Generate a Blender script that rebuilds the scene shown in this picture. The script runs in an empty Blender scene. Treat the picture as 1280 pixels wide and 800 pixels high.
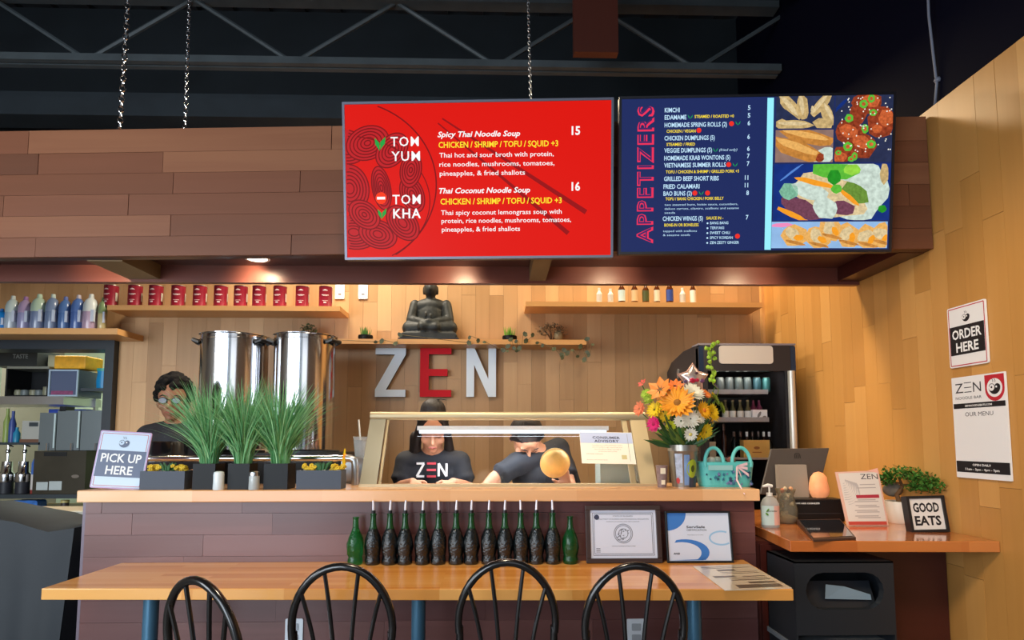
import bpy, bmesh, math, random
from mathutils import Vector, Matrix
random.seed(7)
scene = bpy.context.scene
COL = scene.collection
R = math.radians

# ---------------------------------------------------------------- camera
F_PX, YAW, PITCH, CZ = 750.0, R(1.4), R(4.5), 1.285
cam_d = bpy.data.cameras.new('camera'); cam = bpy.data.objects.new('camera', cam_d); COL.objects.link(cam)
cam_d.sensor_width = 36; cam_d.lens = F_PX*36/1280; cam_d.shift_y = .071; cam_d.clip_start = .05
cam.location = (0, 0, CZ); cam.rotation_euler = (R(90)+PITCH, 0, -YAW)
scene.camera = cam
# ---------------------------------------------------------------- world, light, exposure
scene.view_settings.view_transform = 'Standard'; scene.view_settings.look = 'None'
scene.view_settings.exposure = 0.0; scene.view_settings.gamma = 1
w = bpy.data.worlds.new('world'); scene.world = w; w.use_nodes = True
w.node_tree.nodes['Background'].inputs[0].default_value = (.75, .88, 1, 1)
w.node_tree.nodes['Background'].inputs[1].default_value = .42

def light(name, kind, loc, power, color, size=None, rot=(0, 0, 0), size_y=None, spot=None, blend=.6, target=None):
    d = bpy.data.lights.new(name, kind); o = bpy.data.objects.new(name, d); COL.objects.link(o)
    d.energy = power; d.color = color; o.location = loc; o.rotation_euler = rot
    if kind == 'AREA':
        d.size = size
        if size_y: d.shape = 'RECTANGLE'; d.size_y = size_y
    elif size is not None: d.shadow_soft_size = size
    if spot: d.spot_size = R(spot); d.spot_blend = blend
    if target is not None:
        o.rotation_euler = (Vector(target)-Vector(loc)).to_track_quat('-Z', 'Y').to_euler()
    return o
# daylight through the shop windows behind and to the left of the camera
light('window_light_left', 'AREA', (-3.0, -2.6, 1.5), 170, (.80, .90, 1), 2.8, size_y=2.8, target=(-2.2, 3, 1.5))
light('window_light_side', 'AREA', (-4.35, .2, 1.7), 118, (.88, .94, 1), 2.2, size_y=2.0, target=(-1.2, 3.2, 1.4))
light('window_light_front', 'AREA', (1.2, -3.0, 2.4), 14, (.95, .97, 1), 3.0, size_y=1.2, target=(.6, 3, 1.4))
# ceiling lamps of the dining room (in front of the canopy), then unseen fills added to brighten the back
light('table_lamp', 'SPOT', (-.1, 1.55, 3.5), 190, (1, .80, .56), .2, spot=86, blend=.7, target=(-.2, 2.05, .7))
light('dining_lamp', 'SPOT', (.3, .5, 2.9), 210, (1, .82, .58), .25, spot=46, blend=.6, target=(2.03, 2.35, 1.15))
light('back_fill', 'AREA', (-1.2, 3.85, 3.5), 80, (1, .88, .70), 1.2, size_y=.3, target=(-1.0, 4.3, 1.0))
light('back_fill_right', 'AREA', (1.1, 3.85, 3.5), 52, (1, .80, .52), 1.2, size_y=.3, target=(1.0, 4.3, 1.0))

# ---------------------------------------------------------------- helpers
def lin(c):
    return tuple(((v/255)/12.92 if v/255 <= .04045 else (((v/255)+.055)/1.055)**2.4) for v in c[:3])+(1,)
MATS = {}
def mat(name, col, rough=.5, metal=0, emit=0, trans=0, spec=.5, noise=0, nscale=20, bump=0, coat=0, alpha=1, ior=1.45):
    if name in MATS: return MATS[name]
    m = bpy.data.materials.new(name); m.use_nodes = True; MATS[name] = m
    nt = m.node_tree; b = nt.nodes['Principled BSDF']; c = lin(col)
    b.inputs['Base Color'].default_value = c; b.inputs['Roughness'].default_value = rough
    b.inputs['Metallic'].default_value = metal; b.inputs['Specular IOR Level'].default_value = spec
    b.inputs['Transmission Weight'].default_value = trans; b.inputs['IOR'].default_value = ior
    b.inputs['Coat Weight'].default_value = coat; b.inputs['Alpha'].default_value = alpha
    if emit: b.inputs['Emission Color'].default_value = c; b.inputs['Emission Strength'].default_value = emit
    if noise or bump:
        tc = nt.nodes.new('ShaderNodeTexCoord'); n = nt.nodes.new('ShaderNodeTexNoise')
        n.inputs['Scale'].default_value = nscale; n.inputs['Detail'].default_value = 4
        nt.links.new(tc.outputs['Object'], n.inputs['Vector'])
        if noise:
            hs = nt.nodes.new('ShaderNodeHueSaturation'); mr = nt.nodes.new('ShaderNodeMapRange')
            mr.inputs[1].default_value = .25; mr.inputs[2].default_value = .75
            mr.inputs[3].default_value = 1-noise; mr.inputs[4].default_value = 1+noise
            nt.links.new(n.outputs[0], mr.inputs[0]); nt.links.new(mr.outputs[0], hs.inputs['Value'])
            hs.inputs['Color'].default_value = c
            nt.links.new(hs.outputs[0], b.inputs['Base Color'])
            if emit: nt.links.new(hs.outputs[0], b.inputs['Emission Color'])
        if bump:
            bp = nt.nodes.new('ShaderNodeBump'); bp.inputs['Strength'].default_value = bump; bp.inputs['Distance'].default_value = .004
            nt.links.new(n.outputs[0], bp.inputs['Height']); nt.links.new(bp.outputs[0], b.inputs['Normal'])
    return m

def wood(name, stops, axis='X', rough=.4, grain=.35, streak=22, spec=.4, per_object=True, width=None, coat=0):
    """wood whose tone differs from board to board (Object Info random) with grain along one axis;
    width: for a solid butcher-block top, staves of this width are drawn as flat glue lines."""
    if name in MATS: return MATS[name]
    m = bpy.data.materials.new(name); m.use_nodes = True; MATS[name] = m
    nt = m.node_tree; N = nt.nodes.new; L = nt.links.new; b = nt.nodes['Principled BSDF']
    tc = N('ShaderNodeTexCoord'); oi = N('ShaderNodeObjectInfo')
    off = N('ShaderNodeVectorMath'); off.operation = 'MULTIPLY_ADD'
    cb = N('ShaderNodeCombineXYZ'); L(oi.outputs['Random'], cb.inputs[0]); L(oi.outputs['Random'], cb.inputs[1]); L(oi.outputs['Random'], cb.inputs[2])
    off.inputs[1].default_value = (37, 53, 71); L(cb.outputs[0], off.inputs[0]); L(tc.outputs['Object'], off.inputs[2])
    mp = N('ShaderNodeMapping'); sc = [streak]*3; sc['XYZ'.index(axis)] = streak*.045
    mp.inputs['Scale'].default_value = sc; L(off.outputs[0], mp.inputs[0])
    n = N('ShaderNodeTexNoise'); n.inputs['Scale'].default_value = 1; n.inputs['Detail'].default_value = 5; n.inputs['Distortion'].default_value = .6
    L(mp.outputs[0], n.inputs['Vector'])
    n2 = N('ShaderNodeTexNoise'); n2.inputs['Scale'].default_value = .22; n2.inputs['Detail'].default_value = 2; L(mp.outputs[0], n2.inputs['Vector'])
    base = oi.outputs['Random']
    if width:
        br = N('ShaderNodeTexBrick'); br.inputs['Scale'].default_value = 1; br.inputs['Mortar Size'].default_value = .0006
        br.inputs['Brick Width'].default_value = .55; br.inputs['Row Height'].default_value = width; br.offset = .37
        br.inputs['Color1'].default_value = (0, 0, 0, 1); br.inputs['Color2'].default_value = (1, 1, 1, 1); br.inputs['Mortar'].default_value = (.3, .3, .3, 1)
        L(tc.outputs['Object'], br.inputs['Vector']); base = br.outputs['Color']
    mx = N('ShaderNodeMath'); mx.operation = 'MULTIPLY_ADD'; mx.inputs[1].default_value = grain
    sub = N('ShaderNodeMath'); sub.operation = 'ADD'; L(n.outputs[0], sub.inputs[0]); L(n2.outputs[0], sub.inputs[1])
    sb = N('ShaderNodeMath'); sb.operation = 'SUBTRACT'; L(sub.outputs[0], sb.inputs[0]); sb.inputs[1].default_value = 1.0
    L(sb.outputs[0], mx.inputs[0]); L(base, mx.inputs[2])
    cr = N('ShaderNodeValToRGB'); els = cr.color_ramp.elements
    while len(els) < len(stops): els.new(.5)
    for i, s in enumerate(stops):
        els[i].position = i/(len(stops)-1); els[i].color = lin(s)
    L(mx.outputs[0], cr.inputs[0]); L(cr.outputs[0], b.inputs['Base Color'])
    b.inputs['Roughness'].default_value = rough; b.inputs['Specular IOR Level'].default_value = spec
    b.inputs['Coat Weight'].default_value = coat; b.inputs['Coat Roughness'].default_value = .12
    bp = N('ShaderNodeBump'); bp.inputs['Strength'].default_value = .15; bp.inputs['Distance'].default_value = .002
    L(n.outputs[0], bp.inputs['Height']); L(bp.outputs[0], b.inputs['Normal'])
    return m

_fw = Vector((math.sin(YAW)*math.cos(PITCH), math.cos(YAW)*math.cos(PITCH), math.sin(PITCH)))
_rt = Vector((math.cos(YAW), -math.sin(YAW), 0)); _up = _rt.cross(_fw)
def at(px, py, Y):
    """survey helper: point of the plane y = Y that the photograph shows at (px, py)"""
    d = _fw + _rt*((px-640)/F_PX) + _up*(-(py-(400+.071*1280))/F_PX)
    t = Y/d.y
    return Vector((d.x*t, Y, CZ+d.z*t))
def ax(px, Y, py=560): return at(px, py, Y).x

class MB:
    def __init__(s): s.v = []; s.f = []; s.m = []; s.mi = 0
    def add(s, vs, fs):
        k = len(s.v); s.v += [tuple(v) for v in vs]; s.f += [tuple(i+k for i in f) for f in fs]; s.m += [s.mi]*len(fs); return s
    def box(s, c, d, rot=None):
        vs = [Vector((x*d[0]/2, y*d[1]/2, z*d[2]/2)) for x in (-1, 1) for y in (-1, 1) for z in (-1, 1)]
        if rot is not None: vs = [rot @ v for v in vs]
        vs = [v+Vector(c) for v in vs]
        return s.add(vs, [(0, 1, 3, 2), (4, 6, 7, 5), (0, 4, 5, 1), (2, 3, 7, 6), (0, 2, 6, 4), (1, 5, 7, 3)])
    def b2(s, x0, x1, y0, y1, z0, z1):
        return s.box(((x0+x1)/2, (y0+y1)/2, (z0+z1)/2), (x1-x0, y1-y0, z1-z0))
    def rbox(s, c, d, r=.01, n=3, axis='Y', rot=None):
        """box with rounded corners in the plane across `axis`"""
        a = 'XYZ'.index(axis); u, w_ = [i for i in range(3) if i != a]
        pts = []
        for cx, cy, a0 in ((1, 1, 0), (-1, 1, 90), (-1, -1, 180), (1, -1, 270)):
            for k in range(n+1):
                t = R(a0+90*k/n); pts.append((cx*(d[u]/2-r)+r*math.cos(t), cy*(d[w_]/2-r)+r*math.sin(t)))
        vs = []
        for h in (-d[a]/2, d[a]/2):
            for p in pts:
                q = [0, 0, 0]; q[a] = h; q[u] = p[0]; q[w_] = p[1]; q = Vector(q)
                if rot is not None: q = rot @ q
                vs.append(q+Vector(c))
        m = len(pts); fs = [tuple(range(m)), tuple(range(2*m-1, m-1, -1))]+[(i, (i+1) % m, (i+1) % m+m, i+m) for i in range(m)]
        return s.add(vs, fs)
    def prism(s, pts, z0, z1):
        m = len(pts); vs = [(p[0], p[1], z0) for p in pts]+[(p[0], p[1], z1) for p in pts]
        return s.add(vs, [tuple(range(m-1, -1, -1)), tuple(range(m, 2*m))]+[(i, (i+1) % m, (i+1) % m+m, i+m) for i in range(m)])
    def vprism(s, pts, y0, y1):
        """outline in x,z pushed through y"""
        m = len(pts); vs = [(p[0], y0, p[1]) for p in pts]+[(p[0], y1, p[1]) for p in pts]
        return s.add(vs, [tuple(range(m)), tuple(range(2*m-1, m-1, -1))]+[(i, i+m, (i+1) % m+m, (i+1) % m) for i in range(m)])
    def tube(s, path, r, n=10, cap=True, closed=False):
        P = [Vector(p) for p in path]; m = len(P); rs = r if isinstance(r, (list, tuple)) else [r]*m
        vs = []; prev = None
        for i, p in enumerate(P):
            if closed: t = P[(i+1) % m]-P[i-1]
            else: t = P[min(i+1, m-1)]-P[max(i-1, 0)]
            t.normalize()
            if prev is None:
                a = Vector((0, 0, 1)) if abs(t.z) < .9 else Vector((1, 0, 0)); u = t.cross(a).normalized()
            else:
                u = (prev-t*prev.dot(t)).normalized()
            prev = u; w_ = t.cross(u)
            for k in range(n):
                an = 2*math.pi*k/n; vs.append(p+(u*math.cos(an)+w_*math.sin(an))*rs[i])
        fs = []
        for i in range(m if closed else m-1):
            j = (i+1) % m
            for k in range(n): fs.append((i*n+k, i*n+(k+1) % n, j*n+(k+1) % n, j*n+k))
        if cap and not closed: fs += [tuple(range(n-1, -1, -1)), tuple(range((m-1)*n, m*n))]
        return s.add(vs, fs)
    def lathe(s, prof, n=20, c=(0, 0, 0), sx=1, sy=1, rot=None, cap=True):
        vs = []; c = Vector(c)
        for r, z in prof:
            for k in range(n):
                a = 2*math.pi*k/n; v = Vector((r*math.cos(a)*sx, r*math.sin(a)*sy, z))
                if rot is not None: v = rot @ v
                vs.append(v+c)
        fs = []
        for i in range(len(prof)-1):
            for k in range(n): fs.append((i*n+k, i*n+(k+1) % n, (i+1)*n+(k+1) % n, (i+1)*n+k))
        if cap: fs += [tuple(range(n-1, -1, -1)), tuple(range((len(prof)-1)*n, len(prof)*n))]
        return s.add(vs, fs)
    def ball(s, c, r, n=10, m=7, rot=None):
        r = r if isinstance(r, (list, tuple)) else (r, r, r)
        prof = [(math.sin(math.pi*i/m), -math.cos(math.pi*i/m)) for i in range(m+1)]
        vs = []; 
        for q, z in prof:
            q = max(q, .001)
            for k in range(n):
                a = 2*math.pi*k/n; v = Vector((q*math.cos(a)*r[0], q*math.sin(a)*r[1], z*r[2]))
                if rot is not None: v = rot @ v
                vs.append(v+Vector(c))
        fs = [(i*n+k, i*n+(k+1) % n, (i+1)*n+(k+1) % n, (i+1)*n+k) for i in range(m) for k in range(n)]
        return s.add(vs, fs)
    def cone(s, a, b, ra, rb, n=12):
        """tapered capsule"""
        a, b = Vector(a), Vector(b); s.tube([a, b], [ra, rb], n); s.ball(a, ra, n, 8); s.ball(b, rb, n, 8); return s
    def ribbon(s, pts, wd, y):
        """flat strip lying in the plane y (x,z points)"""
        P = [Vector((p[0], p[1])) for p in pts]; vs = []
        for i, p in enumerate(P):
            t = (P[min(i+1, len(P)-1)]-P[max(i-1, 0)]).normalized(); nn = Vector((-t.y, t.x))*wd/2
            vs += [(p.x+nn.x, y, p.y+nn.y), (p.x-nn.x, y, p.y-nn.y)]
        return s.add(vs, [(2*i, 2*i+1, 2*i+3, 2*i+2) for i in range(len(P)-1)])
    def flat(s, pts, y):
        return s.add([(p[0], y, p[1]) for p in pts], [tuple(range(len(pts)))])
    def oval(s, cx, cz, rx, rz, y, ang=0, n=14):
        ca, sa = math.cos(R(ang)), math.sin(R(ang))
        return s.flat([(cx+rx*math.cos(t)*ca-rz*math.sin(t)*sa, cz+rx*math.cos(t)*sa+rz*math.sin(t)*ca) for t in [2*math.pi*k/n for k in range(n)]], y)
    def mesh(s, name, mats, smooth=False):
        me = bpy.data.meshes.new(name); me.from_pydata(s.v, [], s.f); me.update()
        for m in (mats if isinstance(mats, (list, tuple)) else [mats]): me.materials.append(m)
        if any(s.m): me.polygons.foreach_set('material_index', s.m)
        if smooth: me.polygons.foreach_set('use_smooth', [True]*len(me.polygons))
        bm = bmesh.new(); bm.from_mesh(me); bmesh.ops.recalc_face_normals(bm, faces=bm.faces); bm.to_mesh(me); bm.free()
        if smooth: me.set_sharp_from_angle(angle=R(42))
        return me
    def build(s, name, mats, parent=None, loc=None, rot=None, smooth=False, bevel=0):
        o = bpy.data.objects.new(name, s.mesh(name, mats, smooth)); COL.objects.link(o)
        if parent is not None: o.parent = parent
        if loc is not None: o.location = loc
        if rot is not None: o.rotation_euler = rot
        if bevel:
            b = o.modifiers.new('bevel', 'BEVEL'); b.width = bevel; b.segments = 2; b.limit_method = 'ANGLE'
        return o
def tag(o, label=None, cat=None, group=None, kind=None):
    if label: o['label'] = label
    if cat: o['category'] = cat
    if group: o['group'] = group
    if kind: o['kind'] = kind
    return o
def thing(name, label, cat, loc=(0, 0, 0), rz=0, group=None, rx=0):
    o = bpy.data.objects.new(name, None); COL.objects.link(o); o.empty_display_size = .05
    o.location = loc; o.rotation_euler = (rx, 0, rz); return tag(o, label, cat, group)
def struct(o, label=None, cat=None):
    return tag(o, label, cat, kind='structure')
def copy_tree(o, parent=None):
    c = o.copy(); COL.objects.link(c)
    if parent is not None: c.parent = parent
    for ch in list(o.children): copy_tree(ch, c)
    return c

class Txt:
    """flat lettering collected into one mesh; each line is fitted to a width and a capital height"""
    # build() links every line as a part of its own
    def __init__(s): s.mb = MB(); s.lines = []
    def line(s, text, x, z, w_=None, h=.02, y=0, align='L', bold=.0, shear=0, rot=0, spacing=1):
        cu = bpy.data.curves.new('t', 'FONT'); cu.body = text; cu.size = 1; cu.resolution_u = 2; cu.offset = bold
        cu.shear = shear; cu.space_character = spacing; cu.fill_mode = 'FRONT'
        o = bpy.data.objects.new('t', cu); COL.objects.link(o)
        dg = bpy.context.evaluated_depsgraph_get(); me = bpy.data.meshes.new_from_object(o.evaluated_get(dg))
        xs = [v.co.x for v in me.vertices]
        if xs:
            x0, x1 = min(xs), max(xs); k = h/.72; kx = (w_/(x1-x0)) if w_ else k; W = (x1-x0)*kx
            ox = {'L': 0, 'C': -W/2, 'R': -W}[align]; vs = []; ca, sa = math.cos(rot), math.sin(rot)
            for v in me.vertices:
                a = (v.co.x-x0)*kx+ox; b = v.co.y*k
                vs.append((x+a*ca-b*sa, y, z+a*sa+b*ca))
            s.lines.append(MB().add(vs, [tuple(p.vertices) for p in me.polygons]))
        bpy.data.objects.remove(o); bpy.data.meshes.remove(me); bpy.data.curves.remove(cu)
        return s
    def build(s, m, parent, name='lettering', loc=None, rot=None):
        for l_ in s.lines+([s.mb] if s.mb.v else []): o = l_.build(name, m, parent, loc, rot)
        return o

# ---------------------------------------------------------------- materials
bamboo = wood('bamboo_wall', [(172, 132, 90), (186, 146, 102), (194, 152, 108), (208, 168, 122)], 'Z', .42, .5)
bamboo_r = wood('golden_wall', [(186, 132, 68), (196, 141, 74), (202, 147, 80), (210, 156, 88)], 'Z', .38, .5)
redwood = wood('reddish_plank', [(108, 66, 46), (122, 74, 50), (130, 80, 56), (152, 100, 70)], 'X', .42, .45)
darkred = wood('bar_plank', [(88, 48, 46), (96, 56, 54), (102, 62, 58), (112, 70, 66)], 'X', .34, 1.0, spec=.6)
cherry = wood('dark_cherry', [(60, 24, 20), (78, 34, 27)], 'X', .3, .5)
butcher = wood('butcher_block', [(216, 142, 62), (230, 160, 80), (240, 178, 100)], 'X', .22, .4, width=.04, coat=.3)
butcher2 = wood('bar_top_wood', [(216, 156, 102), (230, 176, 124), (240, 192, 144)], 'X', .25, .4, width=.045, coat=.25)
shelfwood = wood('shelf_wood', [(196, 142, 84), (214, 162, 102)], 'X', .4, .5)
black = mat('black_plastic', (24, 26, 29), .38)
blackmetal = mat('black_enamel_metal', (22, 21, 22), .22, .0, spec=.6, coat=.5)
steel = mat('brushed_steel', (200, 202, 205), .28, 1, noise=.06, nscale=8)
mirror = mat('polished_steel', (215, 216, 220), .13, 1)
chrome = mat('chrome', (225, 225, 228), .12, 1)
white = mat('white_plastic', (235, 235, 232), .4)
paper = mat('white_paper', (238, 236, 236), .6)
inkk = mat('black_ink', (28, 26, 30), .6)
inkr = mat('red_ink', (190, 36, 52), .6)
inkw = mat('white_ink', (244, 244, 244), .6)
grey = mat('grey_ink', (130, 128, 130), .6)
glass = mat('clear_glass', (255, 255, 255), .02, trans=1, ior=1.05, spec=.8)
leafm = mat('leaf_green', (58, 112, 52), .5, noise=.3, nscale=30)

# ---------------------------------------------------------------- setting
floor = MB().b2(-4.5, 2.03, -3.2, 6.6, -.1, 0).build('floor', mat('floor_concrete', (110, 104, 98), .35, noise=.12, nscale=3)); struct(floor)
XW, YB = 2.03, 4.47
def plank_wall(root, length_axis, run0, run1, z0, z1, place, width, m, lmin, lmax, thick=.012, rng=None, smooth=False):
    """vertical boards, every one a mesh object"""
    cache = {}; x = run0
    while x < run1-.004:
        w0 = min(width, run1-x); z = z0 - rng.uniform(0, lmax*.8); first = True
        while z < z1-.01:
            L_ = rng.choice([lmin, (lmin+lmax)/2, lmax]); a, b = max(z, z0), min(z+L_, z1); z += L_
            if b-a < .03: continue
            key = (round(w0, 3), round(b-a, 3))
            if key not in cache:
                mb = MB(); e = .0012
                if length_axis == 'X': mb.box((0, 0, 0), (w0-e, thick, b-a-e))
                else: mb.box((0, 0, 0), (thick, w0-e, b-a-e))
                cache[key] = mb.mesh('plank', m)
            o = bpy.data.objects.new('plank', cache[key]); COL.objects.link(o); o.parent = root
            o.location = place(x+w0/2, (a+b)/2, rng.uniform(0, .0015))
        x += w0
    return
rng = random.Random(3)
XO = at(147, 500, YB).x            # right edge of the kitchen opening
wb = MB().b2(XO, XW+.1, YB, YB+.12, 0, 3.05).b2(-4.5, XO, YB, YB+.12, 2.08, 3.05).build('wall_back', mat('backing_board', (120, 84, 50), .7)); struct(wb)
plank_wall(wb, 'X', XO, XW-.001, .85, 2.62, lambda a, z, j: (a, YB-.007-j, z), .105, bamboo, .9, 1.6, rng=rng)
plank_wall(wb, 'X', XO-1.2, XO, 2.085, 2.62, lambda a, z, j: (a, YB-.007-j, z), .105, bamboo, .9, 1.6, rng=rng)
wr = MB().b2(XW, XW+.1, -3.2, YB, 0, 2.835).build('wall_right', MATS['backing_board']); struct(wr)
plank_wall(wr, 'Y', 1.65, YB-.02, 0, 2.83, lambda a, z, j: (XW-.007-j, a, z), .105, bamboo_r, .7, 1.5, rng=rng)
tr = MB().b2(XW-.035, XW-.001-.013, YB-.05, YB-.015, .85, 2.62).build('trim_1', shelfwood); struct(tr)
navy = mat('dark_upper_paint', (6, 7, 24), .8, spec=.1)
struct(MB().b2(XW+.02, XW+.1, -3.2, 6.6, 2.835, 4.9).build('wall_right_upper', navy))
struct(MB().b2(-4.5, XW+.02, 4.86, 4.95, 3.05, 4.9).build('wall_back_upper', mat('dark_teal_paint', (22, 30, 36), .7, noise=.15, nscale=4)))
struct(MB().b2(-4.5, XW+.02, YB+.12, 4.86, 3.02, 3.05).build('trim_2', mat('dark_teal_paint', (30, 38, 46))))
struct(MB().b2(-4.6, -4.5, -3.2, 6.6, 0, 4.9).build('wall_left', mat('left_wall_paint', (150, 140, 125), .7)))
deckm = mat('dark_deck', (26, 28, 32), .75, noise=.2, nscale=3)
ce = MB().b2(-4.6, XW+.1, -3.2, 6.6, 4.95, 5.0)
ceil = ce.build('ceiling', deckm); struct(ceil)
for k in range(22):
    MB().b2(-4.45+k*.3, -4.33+k*.3, .2, 6.5, 4.9, 4.95).build('deck_rib', deckm, ceil)
# steel roof trusses
trm = mat('truss_steel', (72, 80, 84), .6, .1, noise=.2, nscale=6)
def truss(Y, z0, z1, xs, ph, label):
    t = thing('roof_truss', label, 'roof truss', (0, Y, z0)); t['kind'] = 'structure'
    MB().b2(xs[0], xs[1], -.05, -.01, 0, .05).b2(xs[0], xs[1], .01, .05, 0, .05).build('bottom_chord', trm, t)
    MB().b2(xs[0], xs[1], -.05, .05, z1-z0-.05, z1-z0).build('top_chord', trm, t)
    p = xs[0]+ph; up = True
    while p < xs[1]-.5:
        a = (p, 0, .03) if up else (p, 0, z1-z0-.03); b = (p+.72, 0, z1-z0-.03) if up else (p+.72, 0, .03)
        MB().tube([a, b], .016, 6).build('web_bar', trm, t); p += .72; up = not up
    return t
truss(4.1, 3.92, 4.45, (-4.45, XW), .12, 'dark steel roof truss nearest above the canopy')
truss(5.3, 4.62, 4.9, (-4.45, XW), .3, 'farther dark steel roof truss near the back wall')
bm_ = MB().b2(-4.45, XW, 4.3, 4.5, 3.66, 3.80).b2(-4.45, XW, 4.34, 4.46, 3.80, 3.86).build('roof_beam', mat('beam_paint', (34, 42, 48), .6, noise=.2, nscale=5))
tag(bm_, 'long dark horizontal steel beam below the roof truss', 'beam', kind='structure')
dt = MB().tube([(-4.4, 3.75, 4.28), (XW, 3.75, 4.28)], .035, 10).build('conduit_pipe', mat('duct_dark', (36, 40, 44), .5, .3))
tag(dt, 'long dark conduit pipe running under the roof deck', 'pipe')
pp = at(744, 35, 3.6)
hp = MB().b2(-.14, .14, -.03, .03, -.18, .75).build('hanging_board', wood('hanging_board_wood', [(78, 36, 26), (92, 44, 32)], 'Z', .5, .3))
hp.location = pp; tag(hp, 'reddish brown wooden board hanging from the dark ceiling above the screens', 'board')

# ---------------------------------------------------------------- canopy over the bar
CS = -.055; CA = math.atan(CS)
def fy(x): return 2.77+CS*x
ZB, ZT = 2.165, 2.80
cn = thing('hanging_canopy', 'long chain-hung canopy faced with red-brown horizontal planks behind the menu screens', 'canopy')
xl = -4.3
body = MB()
body.prism([(xl, fy(xl)+.02), (XW-.02, fy(XW)+.02), (XW-.02, fy(XW)+.06), (xl, fy(xl)+.06)], ZB, ZT)
body.build('fascia_board', cherry, cn)
def rear(x): return 3.25-.01*x
MB().prism([(xl, rear(xl)), (XW-.02, rear(XW)), (XW-.02, rear(XW)+.04), (xl, rear(xl)+.04)], ZB-.02, ZB+.16).build('rear_board', wood('rear_board_wood', [(104, 58, 50), (122, 74, 62)], 'X', .35, .5), cn)
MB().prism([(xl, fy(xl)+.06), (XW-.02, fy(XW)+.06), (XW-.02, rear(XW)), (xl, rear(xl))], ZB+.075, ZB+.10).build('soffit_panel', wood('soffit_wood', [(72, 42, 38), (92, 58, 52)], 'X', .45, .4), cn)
MB().prism([(xl, fy(xl)+.06), (XW-.02, fy(XW)+.06), (XW-.02, rear(XW)), (xl, rear(xl))], ZT-.06, ZT-.03).build('top_panel', cherry, cn)
olive = wood('cross_beam_wood', [(120, 98, 66), (136, 112, 78)], 'Y', .5, .4)
for x, wd in ((-1.93, .17), (.22, .09), (-3.7, .15)):
    MB().prism([(x-wd/2, fy(x)+.06), (x+wd/2, fy(x)+.06), (x+wd/2, rear(x)), (x-wd/2, rear(x))], ZB-.004, ZB+.075).build('cross_beam', olive, cn)
MB().prism([(XW-.14, fy(XW)+.062), (XW-.02, fy(XW)+.062), (XW-.02, rear(XW)), (XW-.14, rear(XW))], ZB-.002, ZB+.074).build('cross_beam', cherry, cn)
rows = [.118, .105, .105, .105, .105, .097]; z = ZT; cache = {}
rng = random.Random(11)
for h in rows:
    x = xl - rng.uniform(0, 1); z -= h
    while x < XW-.02:
        L_ = rng.choice([.62, .95, 1.25, 1.5]); a, b = max(x, xl), min(x+L_, XW-.02); x += L_
        if b-a < .05: continue
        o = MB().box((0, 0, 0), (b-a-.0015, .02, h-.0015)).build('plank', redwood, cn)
        c = (a+b)/2; o.location = (c, fy(c)+.01-rng.uniform(0, .002), z+h/2); o.rotation_euler = (0, 0, CA)
# canopy lights
dm = mat('lamp_diffuser', (255, 236, 205), .4, emit=14)
lamp_x = [-2.05, -1.265, -.18, .66, 1.45]
nm = ['above the syrup bottles at the far left', 'glowing left of the cross beam over the tall pots', 'above the seated figure statue', 'above the small medicine bottles', 'at the right end over the drinks fridge']
for x, n_ in zip(lamp_x, nm):
    yy = 3.12 if x == -1.265 else 2.93+.03*(x < 0)-.06*(x > .5)
    t = thing('downlight', 'round recessed canopy light '+n_, 'light', (x, yy, ZB+.072), group='recessed lights under the canopy')
    MB().lathe([(.052, 0), (.066, 0), (.066, .003), (.052, .003)], 24, (0, 0, -.004), cap=False).build('ring', white, t)
    MB().lathe([(.001, 0), (.052, 0), (.052, .002)], 24, (0, 0, -.003)).build('diffuser', dm, t)
    light('downlight_bulb', 'SPOT', (x-.02, yy, ZB+.06), 15, (1, .78, .5), .03, spot=125, blend=.7, target=(x-.04, yy+.36, ZB-.65))
    light('downlight_spill', 'SPOT', (x-.02, yy+.02, ZB+.06), 9, (1, .74, .45), .03, spot=80, blend=.8, target=(x-.08, rear(x), ZB+.01))
# chains
def chain(px0, py0, px1, py1, Y, n_, scale, label, bottom_z=None):
    a = at(px0, py0, Y); b = at(px1, py1, Y); d = b-a; L_ = d.length; b2 = b if bottom_z is None else Vector((b.x, b.y, bottom_z))
    top = a-d.normalized()*.7; link = .030*scale; N_ = int((b2-top).length/(link*.78))
    root = thing('hanging_chain', label, 'chain', b2)
    path = [(math.cos(t)*.3*link+0, 0, math.sin(t)*.5*link) for t in [2*math.pi*k/12 for k in range(12)]]
    me = MB().tube(path, .0028*scale, 6, closed=True).mesh('chain_link', chrome if scale > .9 else steel, True)
    dirv = (top-b2)/N_
    for k in range(N_):
        o = bpy.data.objects.new('chain_link', me); COL.objects.link(o); o.parent = root
        o.location = dirv*k; o.rotation_euler = (0, 0, R(90*(k % 2)+20))
    return root
chain(160, 0, 150, 157, 2.88, 0, 1.15, 'bright chain at left, its links reaching the canopy front edge', ZT)
chain(237, 0, 232, 152, 3.2, 0, .95, 'second chain from the left, dropping behind the canopy edge', ZT-.03)
chain(661, 0, 665, 120, 2.95, 0, .75, 'dull dark chain above the red menu screen', ZT-.03)
cpath = [at(1157, -60, 2.6), at(1159, -30, 2.6), at(1161, 20, 2.6), at(1168, 80, 2.62), at(1171, 105, 2.62), at(1168, 138, 2.64)]
o = MB().tube(cpath, .006, 8).lathe([(.012, -.01), (.016, 0), (.012, .01)], 8, at(1172, 100, 2.62)).build('hanging_wire', mat('wire_grey', (120, 124, 140), .5)); o.data.shade_smooth()
tag(o, 'thin grey wire hanging from the ceiling beside the golden wall', 'wire')

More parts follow.
